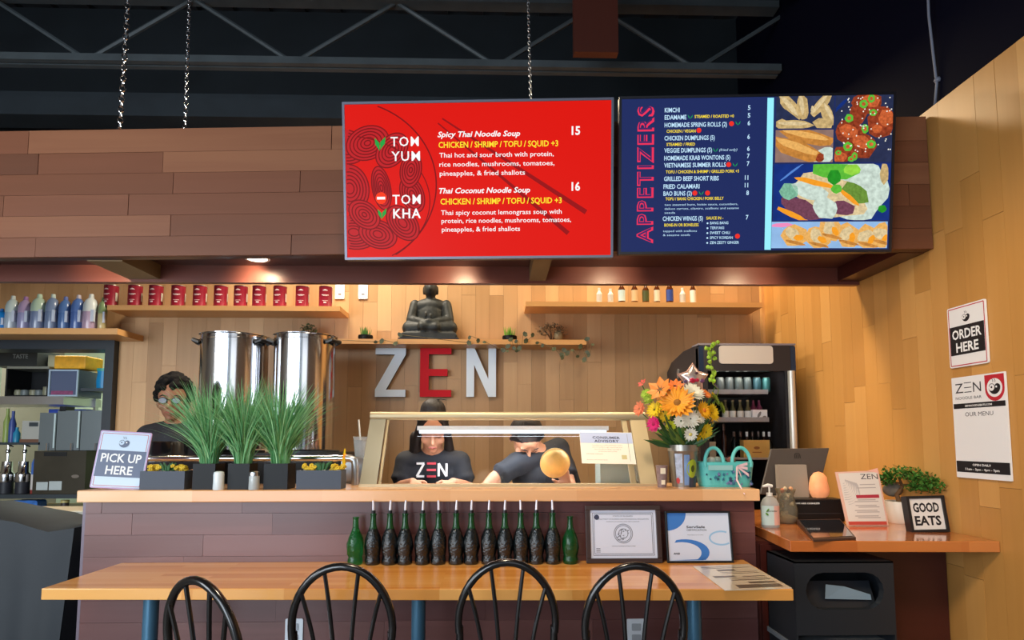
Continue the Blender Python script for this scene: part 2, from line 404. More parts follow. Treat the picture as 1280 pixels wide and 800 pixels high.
# ---------------------------------------------------------------- menu screens
bez = mat('screen_bezel', (30, 30, 36), .3); silver = mat('silver_trim', (120, 122, 138), .4, .6)
def screen_mat(name, col, e=1.0): return mat(name, col, .22, emit=e, spec=.5)
def darken(c, k=.35): return tuple(v*k for v in c)
EM = {}
def em(col, e=.85, noise=0, nscale=60):
    key = (col, noise, nscale)
    if key not in EM:
        m = mat('screen_colour_%d' % len(EM), col, .35, emit=e, noise=noise, nscale=nscale, spec=.12)
        for l_ in list(m.node_tree.nodes['Principled BSDF'].inputs['Base Color'].links): m.node_tree.links.remove(l_)
        m.node_tree.nodes['Principled BSDF'].inputs['Base Color'].default_value = tuple(v*.04 for v in lin(col)[:3])+(1,)
        EM[key] = m
    return EM[key]
def tv(label, corners, ybot, tilt, bg):
    (x0, yb0), (x1, yb1), (x2, yt) = corners
    a = at(x0, yb0, ybot+.03); b = at(x1, yb1, ybot-.03); c = (a+b)/2; wd = (b-a).length
    top = at((x0+x1)/2, yt, ybot-tilt); hh = (top-c).length
    t = thing('menu_screen', label, 'screen', (c.x, c.y, c.z), CA, rx=0)
    t.rotation_euler = Matrix.Rotation(CA, 3, 'Z').to_4x4().to_3x3().__matmul__(Matrix.Rotation(math.atan2(tilt, top.z-c.z), 3, 'X')).to_euler()
    MB().b2(-wd/2, wd/2, .004, .045, 0, hh).build('housing', bez, t, bevel=.003)
    f = MB(); e = .011
    f.b2(-wd/2, wd/2, -.004, .004, 0, e).b2(-wd/2, wd/2, -.004, .004, hh-e, hh).b2(-wd/2, -wd/2+e, -.004, .004, e, hh-e).b2(wd/2-e, wd/2, -.004, .004, e, hh-e)
    f.build('bezel', silver if 'red' in label else bez, t)
    MB().b2(-.2, .2, .045, .085, hh*.3, hh*.6).build('wall_mount', black, t)
    MB().b2(-wd/2+e, wd/2-e, .0, .004, e, hh-e).build('display', bg, t)
    return t, wd, hh
# --- red soup menu
redbg = em((226, 22, 12), .95)
t1, W1, H1 = tv('red soup menu screen with a noodle bowl drawing, left of the two screens', ((431, 327), (766, 320), (598, 125)), 2.71, .095, redbg)
def c1(zx, zy): return ((zx-627)/1200*(W1-.02), (757-zy)/697*(H1-.02)+.01)
art = MB(); cx, cz = c1(20, 410)
def clip_rib(mb, pts, wd, y, xmin):
    run = []
    for p in pts:
        if p[0] >= xmin and .016 < p[1] < H1-.016: run.append(p)
        else:
            if len(run) > 1: mb.ribbon(run, wd, y)
            run = []
    if len(run) > 1: mb.ribbon(run, wd, y)
xm = -W1/2+.014
for (rx, rz, cx_, cz_, wd) in ((430, 385, 10, 425, .006), (400, 300, 10, 500, .0045)):
    clip_rib(art, [c1(cx_+rx*math.cos(t), cz_-rz*math.sin(t)) for t in [R(a) for a in range(-80, 81, 3)]], wd, -.0006, xm)
art.build('bowl_drawing', em((140, 18, 22), .8), t1)
nred = em((206, 34, 40), .85); lay = 0
for gx, gy, R0, sq_, an in ((30, 250, 95, .8, 20), (130, 235, 100, .75, -20), (240, 270, 88, .7, -50), (60, 640, 110, .7, 10), (170, 650, 90, .7, 20), (285, 600, 92, .65, 50), (330, 470, 86, .6, 70), (325, 360, 80, .6, 100), (45, 440, 110, .8, 80), (110, 560, 80, .7, 40), (190, 440, 100, .42, 80)):
    fl = MB(); ln = MB(); ca, sa = math.cos(R(an)), math.sin(R(an))
    def ring(rr): return [c1(gx+(rr*math.cos(t)*ca-rr*sq_*math.sin(t)*sa), gy+(rr*math.cos(t)*sa+rr*sq_*math.sin(t)*ca)) for t in [R(a) for a in range(0, 361, 12)]]
    fl.flat([(max(p[0], xm), p[1]) for p in ring(R0)[:-1]], -.0003-lay*.0001)
    for k in range(6):
        if R0-k*17 > 8: clip_rib(ln, ring(R0-k*17), .0055, -.00035-lay*.0001, xm)
    fl.build('noodle_fill', nred, t1); ln.build('noodle_drawing', em((140, 18, 22), .8), t1); lay += 1
darkr = em((140, 18, 22), .8)
ch = MB()
for (xa, ya, xb, yb, w0, w1) in ((470, 130, 1115, 560, .007, .022), (450, 150, 1035, 655, .006, .020)):
    p, q = c1(xa, ya), c1(xb, yb); d = Vector((q[0]-p[0], q[1]-p[1])).normalized(); n_ = Vector((-d.y, d.x))
    ch.flat([(p[0]+n_.x*w0/2, p[1]+n_.y*w0/2), (p[0]-n_.x*w0/2, p[1]-n_.y*w0/2), (q[0]-n_.x*w1/2, q[1]-n_.y*w1/2), (q[0]+n_.x*w1/2, q[1]+n_.y*w1/2)], -.0003)
ch.build('chopstick_drawing', em((166, 20, 24), .8), t1)
wt = em((250, 250, 250), 1.0); yl = em((255, 226, 50), 1.0)
T = Txt(); TY = Txt()
def L1(T_, s_, zx, zy, zw, cap, **k):
    p = c1(zx, zy); T_.line(s_, p[0], p[1], zw/1200*(W1-.02), cap/697*(H1-.02), y=-.0022, **k)
L1(T, 'TOM', 235, 252, 128, 44, bold=.01, spacing=1.15); L1(T, 'YUM', 238, 318, 130, 44, bold=.01, spacing=1.15)
L1(T, 'TOM', 240, 514, 128, 44, bold=.01, spacing=1.15); L1(T, 'KHA', 242, 578, 126, 44, bold=.02, spacing=1.15)
for i, (s_, y_) in enumerate((('Spicy Thai Noodle Soup', 212),)): L1(T, s_, 448, 214, 372, 25, bold=.022, shear=.25)
L1(T, 'Thai hot and sour broth with protein,', 455, 306, 515, 22, bold=.008)
L1(T, 'rice noodles, mushrooms, tomatoes,', 455, 347, 518, 22, bold=.008)
L1(T, 'pineapples, & fried shallots', 456, 388, 385, 22, bold=.008)
L1(T, 'Thai Coconut Noodle Soup', 452, 468, 412, 25, bold=.022, shear=.25)
L1(T, 'Thai spicy coconut lemongrass soup with', 460, 566, 546, 22, bold=.008)
L1(T, 'protein, rice noodles, mushrooms, tomatoes,', 462, 603, 586, 22, bold=.008)
L1(T, 'pineapples, & fried shallots', 463, 642, 355, 22, bold=.008)
L1(T, '15', 1050, 212, 38, 38, bold=.03); L1(T, '16', 1050, 462, 38, 38, bold=.03)
L1(TY, 'CHICKEN / SHRIMP / TOFU / SQUID +3', 452, 262, 538, 27, bold=.02)
L1(TY, 'CHICKEN / SHRIMP / TOFU / SQUID +3', 458, 518, 548, 27, bold=.02)
T.build(wt, t1); TY.build(yl, t1)
lf = MB(); gl = em((40, 170, 70), .9)
def leafpair(mb, c, x, y, k=1, yy=-.0024):
    for pts in (((0, 60), (0, 25), (-22, 0), (-20, 30)), ((2, 55), (3, 20), (28, -4), (24, 28))):
        mb.flat([c(x+a*k, y+b*k) for a, b in pts], yy)
leafpair(lf, c1, 185, 212); leafpair(lf, c1, 190, 535, .8); lf.build('leaf_icon', gl, t1)
ic = MB(); p = c1(188, 486); ic.oval(p[0], p[1], .026, .027, -.0020, n=20); ic.build('round_icon', em((255, 60, 20), 1), t1)
ic = MB(); ic.b2(p[0]-.019, p[0]+.019, -.0026, -.0024, p[1]-.006, p[1]+.006); ic.build('icon_bar', wt, t1)
# --- blue appetizer menu
bluebg = em((34, 46, 98), .95)
t2, W2, H2 = tv('dark blue appetizer menu screen with food photos, right of the two screens', ((773, 320), (1113, 313), (945, 118)), 2.60, .095, bluebg)
def c2(px, py):   # photograph pixels on this screen
    u = (px-778)/(1117-778); return ((u-.5)*(W2-.022), (316.5-3*u-py+ (u*0))/(196-1*u)*(H2-.02)+.01)
def Z2(zx, zy): return c2(770+zx/3.72, 110+zy/3.72)
A = Txt(); Wt = Txt(); Yt = Txt()
sc2 = (W2-.022)/339
p = Z2(180, 726); A.line('APPETIZERS', p[0], p[1], 640/3.72*sc2, 76/3.72*sc2, y=-.001, rot=R(90), bold=.03, spacing=1.18)
A.build(em((240, 50, 90), 1), t2)
Ai = Txt(); p = Z2(176, 722); Ai.line('APPETIZERS', p[0]-.002, p[1]+.002, 634/3.72*sc2, 68/3.72*sc2, y=-.0018, rot=R(90), bold=-.008, spacing=1.18)
Ai.build(em((70, 40, 100), 1), t2)
def L2(T_, s_, zx, zy, zw, cap, **k):
    p = Z2(zx, zy); T_.line(s_, p[0], p[1], zw/3.72*sc2, cap/3.72*sc2, y=-.001, **k)
for s_, x_, y_, w_ in (('KIMCHI', 232, 104, 70), ('EDAMAME', 232, 138, 102), ('HOMEMADE SPRING ROLLS (2)', 232, 174, 292), ('CHICKEN DUMPLINGS (5)', 232, 236, 236), ('VEGGIE DUMPLINGS (5)', 232, 294, 224), ('HOMEMADE KRAB WONTONS (5)', 232, 330, 310), ('VIETNAMESE SUMMER ROLLS', 232, 364, 290), ('GRILLED BEEF SHORT RIBS', 232, 428, 258), ('FRIED CALAMARI', 230, 465, 170), ('BAO BUNS (2)', 230, 498, 134), ('CHICKEN WINGS (5)', 228, 618, 190)):
    L2(Wt, s_, x_, y_, w_, 21, bold=.018)
for s_, y_ in (('5', 96), ('5', 132), ('6', 168), ('6', 232), ('6', 288), ('7', 322), ('7', 358), ('11', 424), ('11', 460), ('8', 496), ('7', 612)):
    L2(Wt, s_, 620 if len(s_) == 1 else 612, y_, 12 if len(s_) == 1 else 16, 21, bold=.02)
L2(Wt, '(fried only)', 490, 288, 84, 12, shear=.25)
for i, s_ in enumerate(('two steamed buns, hoisin sauce, cucumbers,', 'daikon carrots, cilantro, scallions and sesame', 'seeds')): L2(Wt, s_, 236, 546+i*19, (346, 350, 50)[i], 10)
for i, s_ in enumerate(('topped with scallions', '& sesame seeds')): L2(Wt, s_, 230, 672+i*19, (160, 128)[i], 10)
for i, s_ in enumerate(('BANG BANG', 'TERIYAKI', 'SWEET CHILI', 'SPICY KOREAN', 'ZEN ZESTY GINGER')):
    L2(Wt, s_, 452, 635+i*23.5, (86, 66, 94, 108, 138)[i], 13, bold=.012)
    p = Z2(440, 630+i*23.5); MB().oval(p[0], p[1], .004, .004, -.001).build('bullet_dot', em((196, 232, 255), 1), t2)
for s_, x_, y_, w_ in (('STEAMED / ROASTED +0', 372, 132, 184), ('CHICKEN / VEGAN', 242, 200, 136), ('STEAMED / FRIED', 242, 262, 134), ('TOFU / CHICKEN & SHRIMP / GRILLED PORK +3', 240, 392, 344), ('TOFU / BANG CHICKEN / PORK BELLY', 240, 520, 274), ('SAUCE IN -', 434, 612, 80), ('BONE-IN OR BONELESS', 236, 645, 162)):
    L2(Yt, s_, x_, y_, w_, 14, bold=.018)
Wt.build(em((196, 232, 255), 1), t2); Yt.build(yl, t2)
for x_, y_ in ((545, 160), (393, 190), (535, 352), (378, 486), (438, 486), (582, 692)):
    p = Z2(x_, y_); MB().oval(p[0], p[1], .011, .011, -.0012).build('round_icon', em((240, 50, 40), 1), t2)
li = MB()
for x_, y_ in ((352, 118), (575, 150), (472, 275), (565, 345), (408, 478)):
    for sg in (-1, 1):
        li.flat([Z2(x_, y_+18), Z2(x_+sg*4, y_+8), Z2(x_+sg*12, y_-2), Z2(x_+sg*9, y_+10)], -.0012)
li.build('leaf_icon', em((30, 160, 90), .9), t2)
def quad(mb, x0, y0, x1, y1, y=-.0006): mb.flat([c2(x0, y0), c2(x1, y0), c2(x1, y1), c2(x0, y1)], y)
m_ = MB(); quad(m_, 961, 121, 969, 313.5, -.0004); m_.build('bright_stripe', em((150, 235, 250), 1.05), t2)
# food pictures: P(zx, zy) reads the enlargement of that part of the photo
def P3(zx, zy): return c2(950+zx/3.722, 110+zy/3.722)
def panel(x0, y0, x1, y1, m, name='food_photo'):
    mb = MB(); mb.flat([P3(x0, y0), P3(x1, y0), P3(x1, y1), P3(x0, y1)], -.0005); return mb.build(name, m, t2)
k3 = sc2/3.722
class Pic:
    def __init__(s, box, root): s.box = box; s.L = {}; s.root = root
    def o(s, m, x, y, rx, ry, ang=0, d=0, n=12):
        b = s.box; mb = MB() if n > 6 else s.L.setdefault(m.name, (m, MB()))[1]; ca, sa = math.cos(R(ang)), math.sin(R(ang)); pts = []
        for k in range(n):
            t = 2*math.pi*k/n; wv = 1+.08*math.sin(5*t+x)
            a = x+(rx*math.cos(t)*ca-ry*math.sin(t)*sa)*wv; c = y+(rx*math.cos(t)*sa+ry*math.sin(t)*ca)*wv
            pts.append(P3(min(max(a, b[0]), b[2]), min(max(c, b[1]), b[3])))
        mb.flat(pts, -.0008-d*.0002)
        if n > 6: mb.build('food_shape', m, s.root)
    def done(s, root):
        for m, mb in s.L.values(): mb.build('sesame_speck', m, root)['kind'] = 'stuff'
bgd = em((44, 52, 84), .9, .25, 30); bgb = em((24, 52, 130), .9, .2, 20)
cream = em((206, 176, 120), .9, .4, 60); cream2 = em((228, 204, 156), .9, .3, 70); gold = em((204, 136, 62), .9, .35, 50); gold2 = em((236, 178, 98), .95, .2, 90)
brn = em((150, 62, 36), .9, .6, 70); brn2 = em((200, 96, 52), .95, .5, 80); grn = em((96, 190, 60), .95, .2, 60); grn2 = em((40, 150, 40), .95, .2, 60)
org = em((245, 158, 40), 1, .1, 60); pal = em((205, 222, 210), .95, .3, 50); purp = em((120, 70, 90), .9, .3, 90); wh = em((244, 240, 226), 1)
pa = panel(82, 34, 350, 186, bgd); P_ = Pic((83, 35, 349, 185), pa)
for a in ((150, 80, 80, 26, 48), (120, 60, 40, 20, 70), (205, 85, 26, 62, -8), (290, 75, 70, 24, -50), (320, 120, 60, 26, 60), (165, 168, 90, 22, 2), (300, 165, 46, 26, 10), (110, 165, 30, 24, 0)): P_.o(cream, *a, d=1)
for a in ((140, 75, 66, 12, 50), (200, 75, 10, 48, -8), (285, 70, 55, 9, -52), (160, 162, 70, 9, 2), (325, 110, 46, 9, 62), (250, 100, 8, 20, 0)): P_.o(cream2, *a, d=2)
P_.done(pa)
pb = panel(82, 192, 350, 344, em((150, 120, 110), .9, .2, 20)); P_ = Pic((83, 193, 349, 343), pb)
P_.o(pal, 310, 320, 60, 40, -40, d=1); P_.o(gold, 230, 225, 130, 34, 12, d=2); P_.o(gold2, 220, 215, 110, 14, 12, d=3); P_.o(gold, 185, 285, 130, 42, 20, d=4); P_.o(gold2, 180, 270, 110, 18, 20, d=5); P_.o(brn, 290, 325, 18, 24, 20, d=6)
P_.done(pb)
pc = panel(356, 28, 626, 344, bgd); P_ = Pic((357, 29, 625, 343), pc); rg = random.Random(2)
for a in ((500, 70, 70, 55, 0), (570, 160, 65, 75, 20), (430, 210, 75, 60, 30), (480, 270, 70, 60, 0), (390, 310, 50, 40, 0), (460, 120, 40, 50, 0)): P_.o(brn, *a, d=1)
for a in ((520, 60, 40, 30, 20), (590, 140, 35, 40, 0), (420, 200, 45, 30, 20), (480, 250, 45, 30, 20), (380, 320, 36, 24, 0), (550, 190, 24, 20, 0)): P_.o(brn2, *a, d=2)
for a in ((485, 75, 20, 20), (520, 50, 16, 20), (530, 115, 18, 16), (420, 140, 20, 20), (525, 262, 22, 20), (418, 272, 22, 22), (450, 318, 14, 20), (495, 190, 16, 22), (435, 330, 16, 14), (375, 300, 14, 12)):
    P_.o(grn, *a, d=3); P_.o(brn2, a[0], a[1], a[2]*.45, a[3]*.45, d=4)
for k in range(60): P_.o(wh, rg.uniform(380, 615), rg.uniform(40, 300), 3.2, 4, rg.uniform(0, 90), d=5, n=6)
P_.o(bgb, 380, 80, 8, 46, 45, d=5)
P_.done(pc)
pd = panel(78, 352, 618, 618, bgb); P_ = Pic((79, 353, 617, 617), pd)
P_.o(pal, 460, 470, 150, 160, 0, d=1, n=24); P_.o(cream2, 340, 500, 180, 90, 20, d=2, n=20); P_.o(purp, 210, 560, 110, 40, 25, d=3); P_.o(pal, 250, 480, 90, 40, 20, d=4); P_.o(em((130, 190, 160), .9, .3, 90), 150, 480, 44, 40, 0, d=4); P_.o(em((110, 150, 60), .9, .3, 90), 460, 490, 70, 40, 35, d=4)
P_.o(purp, 400, 560, 60, 34, 10, d=5); P_.o(pal, 320, 560, 60, 50, 30, d=6); P_.o(org, 270, 440, 100, 13, 14, d=7); P_.o(org, 430, 510, 62, 11, 40, d=7); P_.o(org, 165, 590, 80, 13, 25, d=7); P_.o(grn, 360, 385, 110, 40, 5, d=8); P_.o(grn2, 358, 415, 32, 36, 0, d=9); P_.o(em((150, 215, 70), 1, .2, 60), 440, 380, 40, 26, 0, d=9); P_.o(grn, 370, 470, 26, 22, 0, d=9); P_.o(grn2, 585, 565, 20, 18, 0, d=9); P_.o(cream, 590, 400, 20, 50, 0, d=3)
P_.o(em((90, 140, 220), .9), 160, 390, 70, 5, -38, d=3)
P_.done(pd)
pe = panel(72, 624, 614, 750, em((150, 190, 235), .95, .1, 20)); P_ = Pic((73, 625, 613, 749), pe)
for k, (x_, y_) in enumerate(((180, 690), (290, 700), (350, 660), (430, 690), (520, 700), (590, 690))):
    P_.o(gold2, x_, y_, 62, 52, 20*k, d=1); P_.o(cream2, x_-8, y_-8, 40, 26, 40+30*k, d=2); P_.o(org, x_+20, y_+10, 24, 14, 30*k, d=3); P_.o(gold, x_+5, y_+34, 50, 8, 14, d=3)
P_.o(em((240, 140, 190), 1), 120, 640, 50, 10, -3, d=2)
P_.done(pe)

# ---------------------------------------------------------------- bar counter
BX0, BX1, BY = -1.775, 1.14, 2.665
bar = thing('bar_counter', 'long reddish plank-faced bar counter behind the high table', 'counter', (0, BY, 0))
MB().b2(BX0, BX1, .012, .34, 0, 1.018).build('carcass', cherry, bar)
z = 1.018; rng = random.Random(23)
MB().b2(BX0-.012, BX0, .0, .34, 0, 1.018).build('end_strip', mat('edge_strip_metal', (110, 100, 112), .4, .3), bar)
for h in [.05]+[.092]*11:
    h = min(h, z); x = BX0-rng.uniform(0, .9)
    z -= h
    while x < BX1-.002:
        L_ = rng.choice([.6, .9, 1.2]); a, b = max(x, BX0), min(x+L_, BX1); x += L_
        if b-a < .04: continue
        o = MB().box((0, 0, 0), (b-a-.001, .012, h-.001)).build('plank', darkred, bar)
        o.location = ((a+b)/2, .006-rng.uniform(0, .0014), z+h/2)
bt = MB().b2(-1.79, 1.15, 2.625, 3.02, 1.019, 1.07).build('countertop', butcher2, bevel=.004); tag(bt, 'pale wooden top slab of the bar counter, carrying the planters', 'countertop')
# outlets on the bar face
def outlet(px, py, Y, label, group=None, name='wall_outlet', w_=.045, h=.075):
    p = at(px, py, Y); t = thing(name, label, 'outlet', (p.x, Y, p.z-h/2), group=group)
    MB().rbox((0, -.004, h/2), (w_, .006, h), .006).build('cover_plate', mat('outlet_white', (225, 232, 240), .4), t)
    if name == 'wall_outlet':
        for dz in (.3, .7): MB().rbox((0, -.008, h*dz), (w_*.5, .004, h*.26), .004).build('socket', mat('socket_grey', (170, 178, 186), .4), t)
    else: MB().box((0, -.009, h/2), (w_*.3, .006, h*.35)).build('toggle', white, t)
    return t
outlet(368, 790, BY, 'white power outlet on the bar face behind the second chair', w_=.075, h=.115)
outlet(795, 790, BY, 'white power outlet on the bar face behind the rightmost chair', w_=.08, h=.115)
outlet(425, 364, YB-.015, 'cream wall switch right beside the red cans shelf', name='light_switch', w_=.07, h=.12)
outlet(454, 364, YB-.015, 'cream wall switch between red cans and the statue', name='light_switch', w_=.07, h=.12)

# ---------------------------------------------------------------- high table with steel legs
tb = thing('high_table', 'long narrow wooden counter table with blue-grey pipe legs before the bar', 'table', (0, 2.4, 0))
MB().prism([(-1.615, -.185), (1.045, -.262), (1.085, BY-2.402), (-1.61, BY-2.402)], .72, .76).build('tabletop', butcher, tb, bevel=.003)
lg = mat('blue_grey_steel', (78, 122, 150), .3, .4)
for px in (188, 523, 868):
    x = ax(px, 2.36, 780)
    MB().lathe([(.11, 0), (.11, .008), (.027, .012), (.027, .70), (.06, .705), (.06, .72)], 20, (x, -.04, 0)).build('leg', lg, tb, smooth=True)

# ---------------------------------------------------------------- order counter on the right
oc = MB().prism([(1.178, 2.425), (XW-.016, 2.395), (XW-.016, 3.5), (1.155, 3.5), (1.155, 3.0), (1.222, 2.84)], .836, .88).build('countertop', wood('order_top_wood', [(178, 98, 46), (194, 116, 58), (204, 128, 68)], 'X', .14, .4, width=.04, coat=.6), bevel=.003)
tag(oc, 'glossy orange-brown wooden order countertop under the register by the golden wall', 'countertop')
ob = thing('order_cabinet', 'dark cherry cabinet base beneath the order countertop', 'cabinet', (1.595, 2.9, 0))
MB().b2(-.44, .415, -.2, .55, 0, .834).build('body', cherry, ob)
MB().b2(-.425, -.012, -.215, -.201, .06, .82).build('panel', cherry, ob)
MB().b2(.012, .412, -.215, -.201, .06, .82).build('panel', cherry, ob)

# trash bin
bn = thing('trash_bin', 'black plastic waste bin with an oval swing opening under the order countertop', 'bin', (1.385, 2.535, 0))
mb = MB(); W_, D_ = .40, .25
z0, z1 = .47, .80
out = []
hood = mat('bin_plastic', (32, 36, 42), .4)
# front with the pill-shaped hole
def pill(w_, h, n=8):
    r = h/2; return [(w_/2-r+r*math.cos(R(a)), r*math.sin(R(a))) for a in [90-180*k/n for k in range(n+1)]]+[(-(w_/2-r)+r*math.cos(R(a)), r*math.sin(R(a))) for a in [270-180*k/n for k in range(n+1)]]
pl = pill(.315, .145); zc = .685; N_ = len(pl)
def outer(p):
    x, z_ = p; k = min((W_/2)/abs(x) if x else 9, ((z1-zc) if z_ > 0 else (zc-z0))/abs(z_) if abs(z_) > 1e-6 else 9); return (x*k, z_*k)
vs = [(p[0], -D_/2, zc+p[1]) for p in pl]+[(outer(p)[0], -D_/2, zc+outer(p)[1]) for p in pl]+[(p[0], -D_/2+.03, zc+p[1]) for p in pl]
mb.add(vs, [(i, (i+1) % N_, (i+1) % N_+N_, i+N_) for i in range(N_)]+[(i, i+2*N_, (i+1) % N_+2*N_, (i+1) % N_) for i in range(N_)])
oo = [outer(p_) for p_ in pl]
for i in range(N_):
    a_, b_ = oo[i], oo[(i+1) % N_]
    if abs(a_[0]-b_[0]) > 1e-4 and abs(a_[1]-b_[1]) > 1e-4:
        cx_ = math.copysign(W_/2, a_[0]+b_[0]); cz_ = (z1-zc) if a_[1]+b_[1] > 0 else (z0-zc)
        mb.add([(a_[0], -D_/2, zc+a_[1]), (cx_, -D_/2, zc+cz_), (b_[0], -D_/2, zc+b_[1])], [(0, 1, 2)])
mb.b2(-W_/2, -W_/2+.006, -D_/2+.001, D_/2, z0, z1).b2(W_/2-.006, W_/2, -D_/2+.001, D_/2, z0, z1).b2(-W_/2, W_/2, -D_/2, D_/2, z1-.006, z1).b2(-W_/2, W_/2, D_/2-.006, D_/2, z0, z1)
mb.build('hood', hood, bn)
mb = MB(); f_ = MB()
f_.add([(-.16, -D_/2+.03, .70), (.16, -D_/2+.03, .70), (.14, .06, .60), (-.14, .06, .60)], [(0, 1, 2, 3)])
MB().box((0, -.06, .655), (.30, .006, .11), Matrix.Rotation(R(-25), 3, 'X')).build('swing_flap', mat('flap_dark', (30, 34, 40), .4), bn)
bl = MB().add([(-.05, -.075, .70), (.03, -.07, .69), (.13, -.08, .66), (.13, -.085, .64), (-.06, -.085, .645)], [(0, 1, 2, 3, 4)]).build('bin_liner', mat('liner_clear', (120, 140, 155), .3), bn)
m = MB().prism([(-.205, -.13), (.205, -.13), (.205, .13), (-.205, .13)], .455, .475); m.build('rim', mat('rim_grey', (120, 126, 132), .4), bn)
mb = MB()
mb.add([(-.17, -.11, 0), (.17, -.11, 0), (.17, .11, 0), (-.17, .11, 0), (-.2, -.125, .455), (.2, -.125, .455), (.2, .125, .455), (-.2, .125, .455)], [(3, 2, 1, 0), (4, 5, 6, 7), (0, 1, 5, 4), (1, 2, 6, 5), (2, 3, 7, 6), (3, 0, 4, 7)])
mb.build('tub', hood, bn)

# ---------------------------------------------------------------- chairs
def make_chair(label):
    t = thing('metal_chair', label, 'chair', (0, 0, 0))
    seat = MB().lathe([(.001, .480), (.17, .484), (.198, .477), (.205, .462), (.198, .425), (.001, .425)], 28, (0, .2, 0)); seat.build('seat', mat('black_vinyl', (26, 26, 30), .35), t, smooth=True)
    # hoop: straight legs of the back splaying up into a round arch
    hw, zt = .156, .895; pts = []
    for k in range(0, 6):
        bend = math.sin(k * .314)
        pts.append((-.136 - .016 * bend, .03 - .0044 * k, .44 + .0495 * k))
    zc_ = .70
    for k in range(0, 25):
        a = R(188-196*k/24); pts.append((hw*math.cos(a), -.0+.004-.03*max(0, math.sin(a)), zc_+(zt-zc_)*math.sin(a)))
    pts += [(-p[0], p[1], p[2]) for p in reversed(pts[:6])]
    MB().tube(pts, .0125, 10).build('back_hoop', blackmetal, t, smooth=True)
    def arch(x): return zc_+(zt-zc_)*math.sqrt(max(0, 1-(x/hw)**2))
    for sx in (-1, 1):
        for xb, xt in ((.022, .052), (.068, .122)):
            p_ = []
            for k in range(13):
                u = k/12; x = xb+(xt-xb)*(max(0, u-.15)/.85)**1.7; zz = .44+(arch(xt)-.44-.008)*u
                p_.append((sx*x, .03-.05*u, zz))
            MB().tube(p_, .0068, 8).build('spindle', blackmetal, t, smooth=True)
    for sx, sy in ((-1, 0), (1, 0), (-1, 1), (1, 1)):
        y0 = .06 if sy == 0 else .33; y1 = -.02 if sy == 0 else .40
        MB().tube([(sx*.14, y0, .43), (sx*.17, (y0+y1)/2, .2), (sx*.185, y1, 0)], .012, 8).build('leg', blackmetal, t, smooth=True)
    MB().tube([(.15*math.cos(R(a)), .19+.15*math.sin(R(a)), .24) for a in range(0, 360, 15)], .007, 6, closed=True).build('stretcher', blackmetal, t, smooth=True)
    return t
ch0 = make_chair('black metal hoop-back chair second from the left, behind it a white outlet')
specs = [(426, 706.5, 0, None, None), (634, 701.5, 0, 'black metal hoop-back chair in front of the dark green bottles', None), (795, 705.5, 0, 'rightmost black metal hoop-back chair, before the dark framed certificate', None),
         (249, 724, -29, 'leftmost black metal chair turned at an angle beside the left table leg', None)]
for i, (px, py, a, lb, _) in enumerate(specs):
    c = ch0 if i == 0 else copy_tree(ch0)
    Y = 1.0; z_ = at(px, py, 1.0).z; Y = (.9-CZ)/(z_-CZ)
    p = at(px, py, Y); c.location = (p.x, Y+.03, 0); c.rotation_euler = (0, 0, R(a)); c['group'] = 'black hoop-back chairs along the high table'
    if lb: c['label'] = lb

# ---------------------------------------------------------------- green bottles on the high table
gdark = mat('dark_filled_glass', (6, 15, 18), .1, spec=.9, bump=1.0, nscale=110)
ggreen = mat('green_glass', (34, 140, 66), .06, trans=.75, bump=.8, nscale=70)
gneck = mat('green_neck_glass', (30, 92, 48), .08, trans=.5)
def bottle(label, m, neck, pour, h, group):
    t = thing('green_bottle', label, 'bottle', group=group); k = h/.205; n = 24
    prof = [(.001, 0), (.029, .0), (.032, .006), (.032, .02), (.0285, .033), (.032, .045), (.0345, .07), (.0345, .09), (.031, .11), (.026, .125), (.0175, .145)]
    vs = []
    for i, (r, zz) in enumerate(prof):
        for q in range(n):
            a = 2*math.pi*q/n; b = 1+(.05*math.sin(5*a+i*1.3)+.035*math.cos(9*a-i*2.1) if 3 < i < 10 else 0)
            vs.append((r*b*math.cos(a), r*b*math.sin(a), zz*k))
    MB().add(vs, [(i*n+q, i*n+(q+1) % n, (i+1)*n+(q+1) % n, (i+1)*n+q) for i in range(len(prof)-1) for q in range(n)]).build('body', m, t, smooth=True)
    MB().lathe([(r, zz*k) for r, zz in ((.0175, .145), (.0135, .158), (.0115, .19), (.0115, .197), (.0135, .199), (.0135, .205), (.009, .206), (.001, .206))], 18).build('neck', neck, t, smooth=True)
    if pour:
        MB().tube([(0, 0, h), (0, 0, h+.014)], .009, 8).build('stopper', black, t)
        MB().tube([(0, 0, h+.005), (pour*.2, 0, h+.02), (pour*.4, 0, h+.035), (pour, 0, h+.055)], [.0055, .0055, .005, .0042], 8).build('pour_spout', mat('spout_white_steel', (225, 222, 232), .35, .3), t, smooth=True)
    return t
b0 = None
pxs = [444, 466, 487, 506, 528, 548, 570, 589, 611, 631, 651, 670.5, 691, 713]
ordn = ['leftmost of the dark ones, next to the bright green bottle', 'second dark one from the left', 'third dark one from the left', 'fourth dark one from the left', 'fifth dark one from the left', 'sixth dark one from the left', 'sixth dark one from the right', 'fifth dark one from the right', 'fourth dark one from the right', 'third dark one from the right', 'second dark one from the right', 'rightmost dark one, beside the last green bottle']
pours = [-.003, .008, .002, .001, -.002, .002, .001, .002, .004, -.006, .003, -.008]
